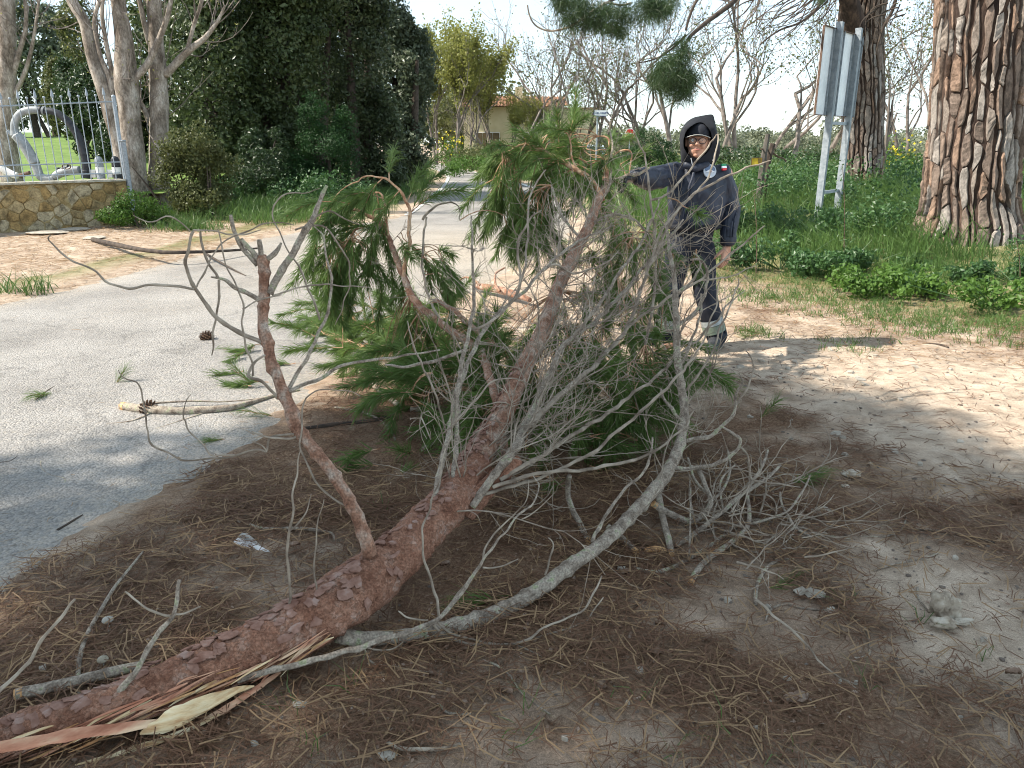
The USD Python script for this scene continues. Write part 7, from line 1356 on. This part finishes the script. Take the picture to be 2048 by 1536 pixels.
# ---------------------------------------------------------------- the man holding the bough
def ell(c, r, n=20):
    return Manifold.sphere(1.0, n).scale([float(x) for x in np.broadcast_to(r, 3)]).translate([float(x) for x in c])
def chain(*nodes):
    """Union of hulls of neighbouring ellipsoids: (place, radius or radii)."""
    parts_ = [ell(*n) for n in nodes]; out = Manifold()
    for a_, b_ in zip(parts_[:-1], parts_[1:]): out += Manifold.batch_hull([a_, b_])
    return out
def soften(m, length, it=8):
    m = m.refine_to_length(length); mm = m.to_mesh(); t = trimesh.Trimesh(mm.vert_properties[:, :3], mm.tri_verts, process=True)
    trimesh.smoothing.filter_taubin(t, 0.5, 0.52, it); return t
def folds(t, amp, freq, seed, stretch=(1, 1, 1)):
    v = np.array(t.vertices); n = np.array(t.vertex_normals); k_ = meshkit.fbm(v * freq * np.array(stretch), 3, seed) - 0.5
    k_ = np.abs(k_) * 2 - 0.35
    return v + n * (amp * k_)[:, None], np.array(t.faces)
MY = 5.95
mp = lambda u, v, y: at(u, v, y)
foot_c = on_ground(1375, 700)
MAN = thing("person", "man in dark navy jacket, black hood, cap and glasses gripping the raised bough", "person", (foot_c[0], 5.95, 0))
head = mp(1395, 281, 5.88); neck = mp(1397, 322, 5.95)
rs, re, rw = mp(1346, 346, 5.97), mp(1303, 358, 5.74), mp(1272, 354, 5.50)
ls, le, lw = mp(1449, 348, 5.98), mp(1462, 420, 6.00), mp(1455, 486, 5.92)
chest, belly, pelvis = mp(1397, 372, 5.97), mp(1391, 428, 5.97), mp(1382, 480, 5.98)
rh, rk, ra, rt = mp(1358, 500, 5.98), mp(1340, 592, 5.98), mp(1328, 672, 6.06), mp(1299, 690, 5.98)
lh, lk, la_, lt = mp(1404, 500, 5.98), mp(1411, 592, 5.92), mp(1433, 680, 5.93), mp(1418, 703, 5.72)
# body: one continuous figure
hd = ell(head, (0.076, 0.095, 0.115), 32) + ell(head + [-0.012, -0.025, -0.065], (0.056, 0.062, 0.056), 28)
body = hd + chain((head + [0, 0.01, -0.07], 0.055), (neck + [0, 0.03, -0.03], 0.058), (chest + [0, 0.02, 0.06], (0.15, 0.10, 0.10)), (belly, (0.15, 0.11, 0.12)), (pelvis, (0.15, 0.10, 0.09)))
body += chain((rs, 0.06), (re, 0.045), (rw, 0.032)) + chain((ls, 0.06), (le, 0.045), (lw, 0.032))
body += chain((rh, 0.085), (rk, 0.06), (ra, 0.042)) + chain((lh, 0.085), (lk, 0.06), (la_, 0.042)) + chain((ra, 0.042), (ra + unit((rt - ra) * [1, 1, 0]) * 0.12 - [0, 0, 0.03], 0.03)) + chain((la_, 0.042), (la_ + unit((lt - la_) * [1, 1, 0]) * 0.12 - [0, 0, 0.03], 0.03))
# face details
fw = unit(np.array([-0.22, -1, -0.04])); rt_ = unit(np.cross(fw, [0, 0, 1.0])); up_ = np.cross(rt_, fw)   # fw: looking direction; rt_: towards his left (our right)
rt_ = -rt_ if rt_[0] < 0 else rt_
fp = lambda x, z, d: head + rt_ * x + np.array([0, 0, 1.0]) * z + fw * d
body += chain((fp(0, 0.012, 0.088), 0.010), (fp(0, -0.018, 0.110), 0.013)) + ell(fp(-0.012, -0.022, 0.098), 0.010) + ell(fp(0.012, -0.022, 0.098), 0.010)
body += ell(fp(-0.034, -0.030, 0.070), (0.026, 0.022, 0.024)) + ell(fp(0.034, -0.030, 0.070), (0.026, 0.022, 0.024)) + ell(fp(0, -0.098, 0.068), (0.024, 0.02, 0.018))
body += chain((fp(-0.05, 0.026, 0.078), 0.010), (fp(0, 0.024, 0.088), 0.010)) + chain((fp(0, 0.024, 0.088), 0.010), (fp(0.05, 0.026, 0.078), 0.010))
body += ell(fp(-0.078, -0.01, 0.0), (0.012, 0.024, 0.034)) + ell(fp(0.078, -0.01, 0.0), (0.012, 0.024, 0.034))
def hand(w, d, palm_n, side, curl, scale=1.0):
    """w wrist, d towards the fingers, palm_n out of the palm, side towards the thumb."""
    d = unit(d); palm_n = unit(palm_n - d * (palm_n @ d)); side = unit(side - d * (side @ d) - palm_n * (side @ palm_n)); s = scale; out = Manifold()
    kn = [w + d * 0.092 * s + side * x * s for x in (0.030, 0.010, -0.010, -0.028)]
    out += Manifold.batch_hull([ell(w, 0.026 * s)] + [ell(k_, 0.0125 * s) for k_ in kn] + [ell(w + d * 0.03 * s + side * 0.022 * s, 0.018 * s)])
    for k_, L in zip(kn, (0.072, 0.080, 0.074, 0.058)):
        p = k_; dd = d; pr = 0.0098 * s
        for b, fr in enumerate((0.45, 0.32, 0.23)):
            dd = unit(dd * math.cos(curl) + palm_n * math.sin(curl)); q = p + dd * L * fr * s
            out += Manifold.batch_hull([ell(p, pr, 12), ell(q, pr * 0.92, 12)]); p = q; pr *= 0.93
    p = w + d * 0.032 * s + side * 0.028 * s; dd = unit(d * 0.75 + side * 0.6 + palm_n * 0.35); pr = 0.0125 * s
    for L in (0.040, 0.032, 0.024):
        q = p + dd * L * s; out += Manifold.batch_hull([ell(p, pr, 12), ell(q, pr * 0.9, 12)]); p = q; pr *= 0.9; dd = unit(dd + palm_n * 0.3 + d * 0.2)
    return out
body += hand(lw + [0, 0, -0.02], np.array([-0.10, -0.12, -1.0]), np.array([-0.5, 0.85, 0.0]), np.array([-0.85, -0.5, 0.0]), 0.32, 1.06)
bt = soften(body, 0.015, 6)
part(MAN, "body", bt, M["skin"], True)
# right hand: dark glove closed round the limb end
gl = hand(rw, np.array([-0.75, -0.45, -0.15]), np.array([0.2, -0.3, -0.95]), np.array([-0.4, 0.8, -0.1]), 0.75, 1.12)
part(MAN, "glove", soften(gl, 0.012, 4), M["black"], True)
# eyes, mouth, stubble shade left to the light
for x in (-0.032, 0.032):
    e = ell(fp(x, 0.004, 0.074), 0.0125, 24).to_mesh(); ep = part(MAN, "eye", (e.vert_properties[:, :3], e.tri_verts), M["white_paint"], True)
    i_ = ell(fp(x, 0.004, 0.0845), (0.005, 0.004, 0.005), 16).to_mesh(); part(ep, "iris", (i_.vert_properties[:, :3], i_.tri_verts), M["black"], True)
part(MAN, "mouth", tube(np.array([fp(-0.026, -0.062, 0.092), fp(-0.012, -0.058, 0.100), fp(0, -0.0595, 0.102), fp(0.012, -0.058, 0.100), fp(0.026, -0.062, 0.092)]), [0.002, 0.005, 0.0055, 0.005, 0.002], 8), M["lip"], True)
part(MAN, "hair", (ell(head + [0, 0.03, 0.03], (0.082, 0.088, 0.092), 28) - ell(fp(0, -0.03, 0.09), 0.085, 24)), M["hair"], True)
# glasses
gl_ = MB()
for x in (-0.034, 0.034):
    th = np.linspace(0, 2 * np.pi, 20); ring = np.array([fp(x + 0.026 * math.cos(a_), 0.002 + 0.021 * math.sin(a_), 0.106) for a_ in th]); gl_.add(tube(ring, 0.0026, 6, cap=False))
gl_.add(tube(np.array([fp(-0.009, 0.006, 0.106), fp(0.009, 0.006, 0.106)]), 0.0022, 6))
for s_ in (-1, 1): gl_.add(tube(np.array([fp(0.059 * s_, 0.006, 0.104), fp(0.078 * s_, 0.008, 0.06), fp(0.083 * s_, 0.006, 0.0)]), 0.002, 6))
gp_ = part(MAN, "glasses", gl_, M["black"], True)
for x in (-0.034, 0.034):
    th = np.linspace(0, 2 * np.pi, 17)[:-1]; v_ = np.array([fp(x + 0.024 * math.cos(a_), 0.002 + 0.019 * math.sin(a_), 0.106) for a_ in th] + [fp(x, 0.002, 0.1075)])
    part(gp_, "lens", (v_, np.array([[16, k_, (k_ + 1) % 16] for k_ in range(16)])), M["lens"])
# cap with brim under the hood
capm = (ell(head + [0, 0.005, 0.045], (0.088, 0.108, 0.085), 32) - Manifold.cube([1, 1, 1]).translate([float(head[0]) - 0.5, float(head[1]) - 0.5, float(head[2]) + 0.030 - 1]))
cp = part(MAN, "cap", capm, M["cap"], 40)
br = np.linspace(-1.25, 1.25, 17); inner = np.array([fp(0.082 * math.sin(a_), 0.038, 0.085 * math.cos(a_)) for a_ in br]); outer = np.array([fp(0.092 * math.sin(a_), 0.046 - 0.026 * math.sin(a_) ** 2, 0.030 + 0.118 * math.cos(a_)) for a_ in br])
bv = np.vstack([inner, outer, inner - [0, 0, 0.004], outer - [0, 0, 0.004]]); q_ = []
for k_ in range(16): q_ += [[k_, k_ + 1, 18 + k_, 17 + k_], [34 + k_, 51 + k_, 52 + k_, 35 + k_]]
bp = part(cp, "brim", (bv, np.array(q_)), M["cap"])
part(cp, "brim_edge", tube(outer - [0, 0, 0.002], 0.0028, 6), M["cap_edge"], True)
# hood: a shell with a big open front and a peaked crown
peak = mp(1421, 236, 5.98)
hoodo = Manifold.batch_hull([ell(head + [0.015, 0.05, 0.02], (0.135, 0.13, 0.15), 32), ell(peak, 0.028, 16), ell(mp(1424, 300, 5.93), (0.06, 0.09, 0.09), 24), ell(mp(1375, 292, 5.84), (0.045, 0.06, 0.10), 24), ell(mp(1395, 332, 5.95), (0.12, 0.10, 0.05), 24), ell(mp(1383, 256, 5.80), (0.05, 0.035, 0.03), 20), ell(mp(1415, 262, 5.82), (0.06, 0.04, 0.04), 20)])
hoodi = Manifold.batch_hull([ell(head + [0.006, 0.03, 0.01], (0.112, 0.115, 0.13), 32), ell(fp(-0.006, -0.01, 0.30), (0.070, 0.05, 0.098), 24)])
hoodm = soften(hoodo - hoodi, 0.014, 8)
hp = part(MAN, "hood", folds(hoodm, 0.006, 9, 3), M["hood"], True)
for (u0, v0, u1, v1) in ((1382, 316, 1385, 330), (1429, 305, 1426, 322)):
    part(hp, "drawstring", tube(np.array([mp(u0, v0, 5.78), mp(u1, v1, 5.77)]), 0.0032, 6), M["cord"], True)
# jacket
jk = chain((mp(1397, 335, 5.97), (0.13, 0.095, 0.05)), (chest + [0, 0, 0.05], (0.222, 0.14, 0.11)), (chest + [-0.005, -0.01, -0.06], (0.232, 0.155, 0.12)), (belly, (0.212, 0.155, 0.10)), (mp(1388, 447, 5.97), (0.20, 0.145, 0.05)))
jk += chain((rs + [0.02, 0, 0], (0.085, 0.09, 0.085)), (re, 0.088), (rw + [0.02, 0.03, 0], 0.066))
jk += chain((ls + [-0.02, 0, -0.01], (0.085, 0.09, 0.09)), (le, (0.080, 0.085, 0.082)), (lw + [0, 0, 0.02], 0.062))
jt = soften(jk, 0.018, 8)
jp = part(MAN, "jacket", folds(jt, 0.030, 10, 5, (1, 1, 0.8)), M["jacket"], True)
for (a_, b_, r_) in ((lw + [0.001, 0, 0.055], lw + [0, 0, -0.012], 0.050), (rw + [0.055, 0.06, 0.0], rw + [0.01, 0.01, 0], 0.048)):
    part(jp, "cuff", tube(np.array([a_, (a_ + b_) / 2, b_]), [r_ * 1.05, r_ * 1.06, r_], 16), M["hood"], True)
hem = np.array([mp(1388, 452, 5.97) + [0.192 * math.cos(a_), 0.138 * math.sin(a_), 0] for a_ in np.linspace(0, 2 * np.pi, 33)])
part(jp, "hem", tube(hem, 0.022, 8, cap=False), M["hood"], True)
zx = [(1389, 334), (1386, 352), (1378, 376), (1371, 402), (1365, 430), (1362, 446)]
jv = np.array(jt.vertices)
def front(u, v, off=0.012):
    """The place on the jacket's camera side seen at (u, v)."""
    q = at(u, v, 5.9); d = unit(q - np.array([0, 0, EYE])); w = jv - np.array([0, 0, EYE]); s_ = w @ d; r2 = (w ** 2).sum(1) - s_ ** 2
    near = s_[r2 < 0.02 ** 2]
    return np.array([0, 0, EYE]) + d * ((near.min() if len(near) else np.linalg.norm(q)) - off)
zl = np.array([front(u, v, 0.014) for u, v in zx])
part(jp, "zip_flap", tube(curve(zl, np.full(6, 0.011), 20)[0], 0.011, 6), M["jacket"], True)
part(jp, "collar", folds(soften(chain((mp(1374, 330, 5.86), (0.03, 0.03, 0.03)), (mp(1392, 336, 5.83), (0.025, 0.025, 0.03)), (mp(1412, 330, 5.86), (0.03, 0.03, 0.03))), 0.012, 4), 0.004, 14, 2), M["jacket"], True)
def disc(c, nrm, r, n=24, th=0.004, mat=None):
    nrm = unit(nrm); e1 = unit(np.cross([0, 0, 1.0], nrm)); e2 = np.cross(nrm, e1); a_ = np.linspace(0, 2 * np.pi, n, endpoint=False)
    return c, e1, e2, nrm, a_
c0 = front(1420, 342, 0.018); nv = unit(np.array([0.12, -1, 0.25])); c_, e1, e2, nn, aa = disc(c0, nv, 0.05)
e1 = -e1 if e1[0] < 0 else e1; e2 = -e2 if e2[2] < 0 else e2
def plate(poly, off, m, name, parent, th=0.003):
    P3 = np.array([c_ + e1 * x + e2 * z + nn * off for x, z in poly]); n = len(P3); C1 = P3.mean(0)
    v_ = np.vstack([P3, P3 - nn * th, C1, C1 - nn * th]); j = np.arange(n); j2 = (j + 1) % n
    return part(parent, name, (v_, np.vstack([np.c_[np.full(n, 2 * n), j, j2], np.c_[np.full(n, 2 * n + 1), n + j2, n + j], np.c_[j, n + j, n + j2], np.c_[j, n + j2, j2]])), m)
R0 = 0.048
bd = plate([(R0 * math.cos(a_), R0 * math.sin(a_)) for a_ in aa], 0.0, M["badge"], "badge", jp, 0.012)
plate([(R0 * .86 * math.cos(a_), R0 * .86 * math.sin(a_)) for a_ in np.linspace(0.1, math.pi - 0.1, 14)] + [(-0.012, -0.004), (0.012, -0.004)], 0.0025, M["badge_blue"], "emblem_field", bd, 0.002)
plate([(0.004, 0.020), (-0.004, -0.004), (0.012, -0.004)], 0.005, M["red_paint"], "emblem_mark", bd, 0.002)
plate([(-0.034, -0.006), (-0.004, 0.012), (-0.008, -0.010)], 0.005, M["white_paint"], "emblem_wing", bd, 0.002)
plate([(0.034, -0.006), (0.010, 0.006), (0.012, -0.012)], 0.005, M["white_paint"], "emblem_wing", bd, 0.002)
c_ = front(1449, 333, 0.014); nn = unit(np.array([0.55, -0.7, 0.3])); e1 = unit(np.cross([0, 0, 1.0], nn)); e1 = -e1 if e1[0] < 0 else e1; e2 = np.cross(nn, e1); e2 = -e2 if e2[2] < 0 else e2
for k_, (m_, nm) in enumerate((("flag_green", "green_band"), ("white_paint", "white_band"), ("red_paint", "red_band"))):
    plate([(-0.026, 0.020 - 0.016 * k_), (-0.026, 0.005 - 0.016 * k_), (0.026, 0.005 - 0.016 * k_), (0.026, 0.020 - 0.016 * k_)], 0.0, M[m_], "shoulder_" + nm, jp, 0.010)
# trousers, reflective bands, boots
tr_ = chain((mp(1386, 452, 5.98), (0.172, 0.125, 0.06)), (pelvis + [0, 0, -0.01], (0.165, 0.125, 0.09)))
tr_ += chain((rh, (0.105, 0.115, 0.11)), (rk, 0.085), (ra + [0, 0, 0.02], 0.082)) + chain((lh, (0.105, 0.115, 0.11)), (lk, 0.087), (la_ + [0, 0, 0.03], 0.084))
tt_ = soften(tr_, 0.018, 8)
tp = part(MAN, "trousers", folds(tt_, 0.020, 8, 8, (1, 1, 0.8)), M["trouser"], True)
for kk, aa_ in ((rk, ra), (lk, la_)):
    d = unit(aa_ - kk)
    for t0, t1, m_ in ((0.50, 0.62, "reflective"), (0.63, 0.80, "reflective_green")):
        L_k = np.linalg.norm(aa_ - kk); P2 = np.array([kk + d * L_k * t for t in np.linspace(t0, t1, 5)])
        part(tp, "reflective_band", tube(P2, 0.088, 20, 0.03, 3, cap=False), M[m_], True)
for aa_, tt2, nm in ((ra, rt, 0), (la_, lt, 1)):
    g_ = float(hz(aa_[None])[0]); dr = unit((tt2 - aa_) * [1, 1, 0]); a0 = np.array([aa_[0], aa_[1], 0])
    bo = Manifold.batch_hull([ell(a0 + [0, 0, g_ + 0.16], 0.055), ell(a0 - dr * 0.03 + [0, 0, g_ + 0.06], (0.05, 0.055, 0.06))]) + Manifold.batch_hull([ell(a0 + dr * 0.02 + [0, 0, g_ + 0.10], (0.05, 0.05, 0.05)), ell(a0 - dr * 0.04 + [0, 0, g_ + 0.05], 0.048), ell(a0 + dr * 0.10 + [0, 0, g_ + 0.055], 0.048), ell(a0 + dr * 0.175 + [0, 0, g_ + 0.042], (0.044, 0.044, 0.034))])
    bp = part(MAN, "boot", soften(bo, 0.014, 5), M["boot"], True)
    part(bp, "toe_cap", soften(ell(a0 + dr * 0.178 + [0, 0, g_ + 0.045], (0.049, 0.050, 0.036), 24), 0.01, 2), M["boot_toe"], True)
    sl = Manifold.batch_hull([ell(a0 - dr * 0.045 + [0, 0, g_ + 0.014], (0.052, 0.052, 0.016)), ell(a0 + dr * 0.18 + [0, 0, g_ + 0.014], (0.048, 0.048, 0.016))])
    part(bp, "sole", soften(sl, 0.014, 2), M["black"], True)
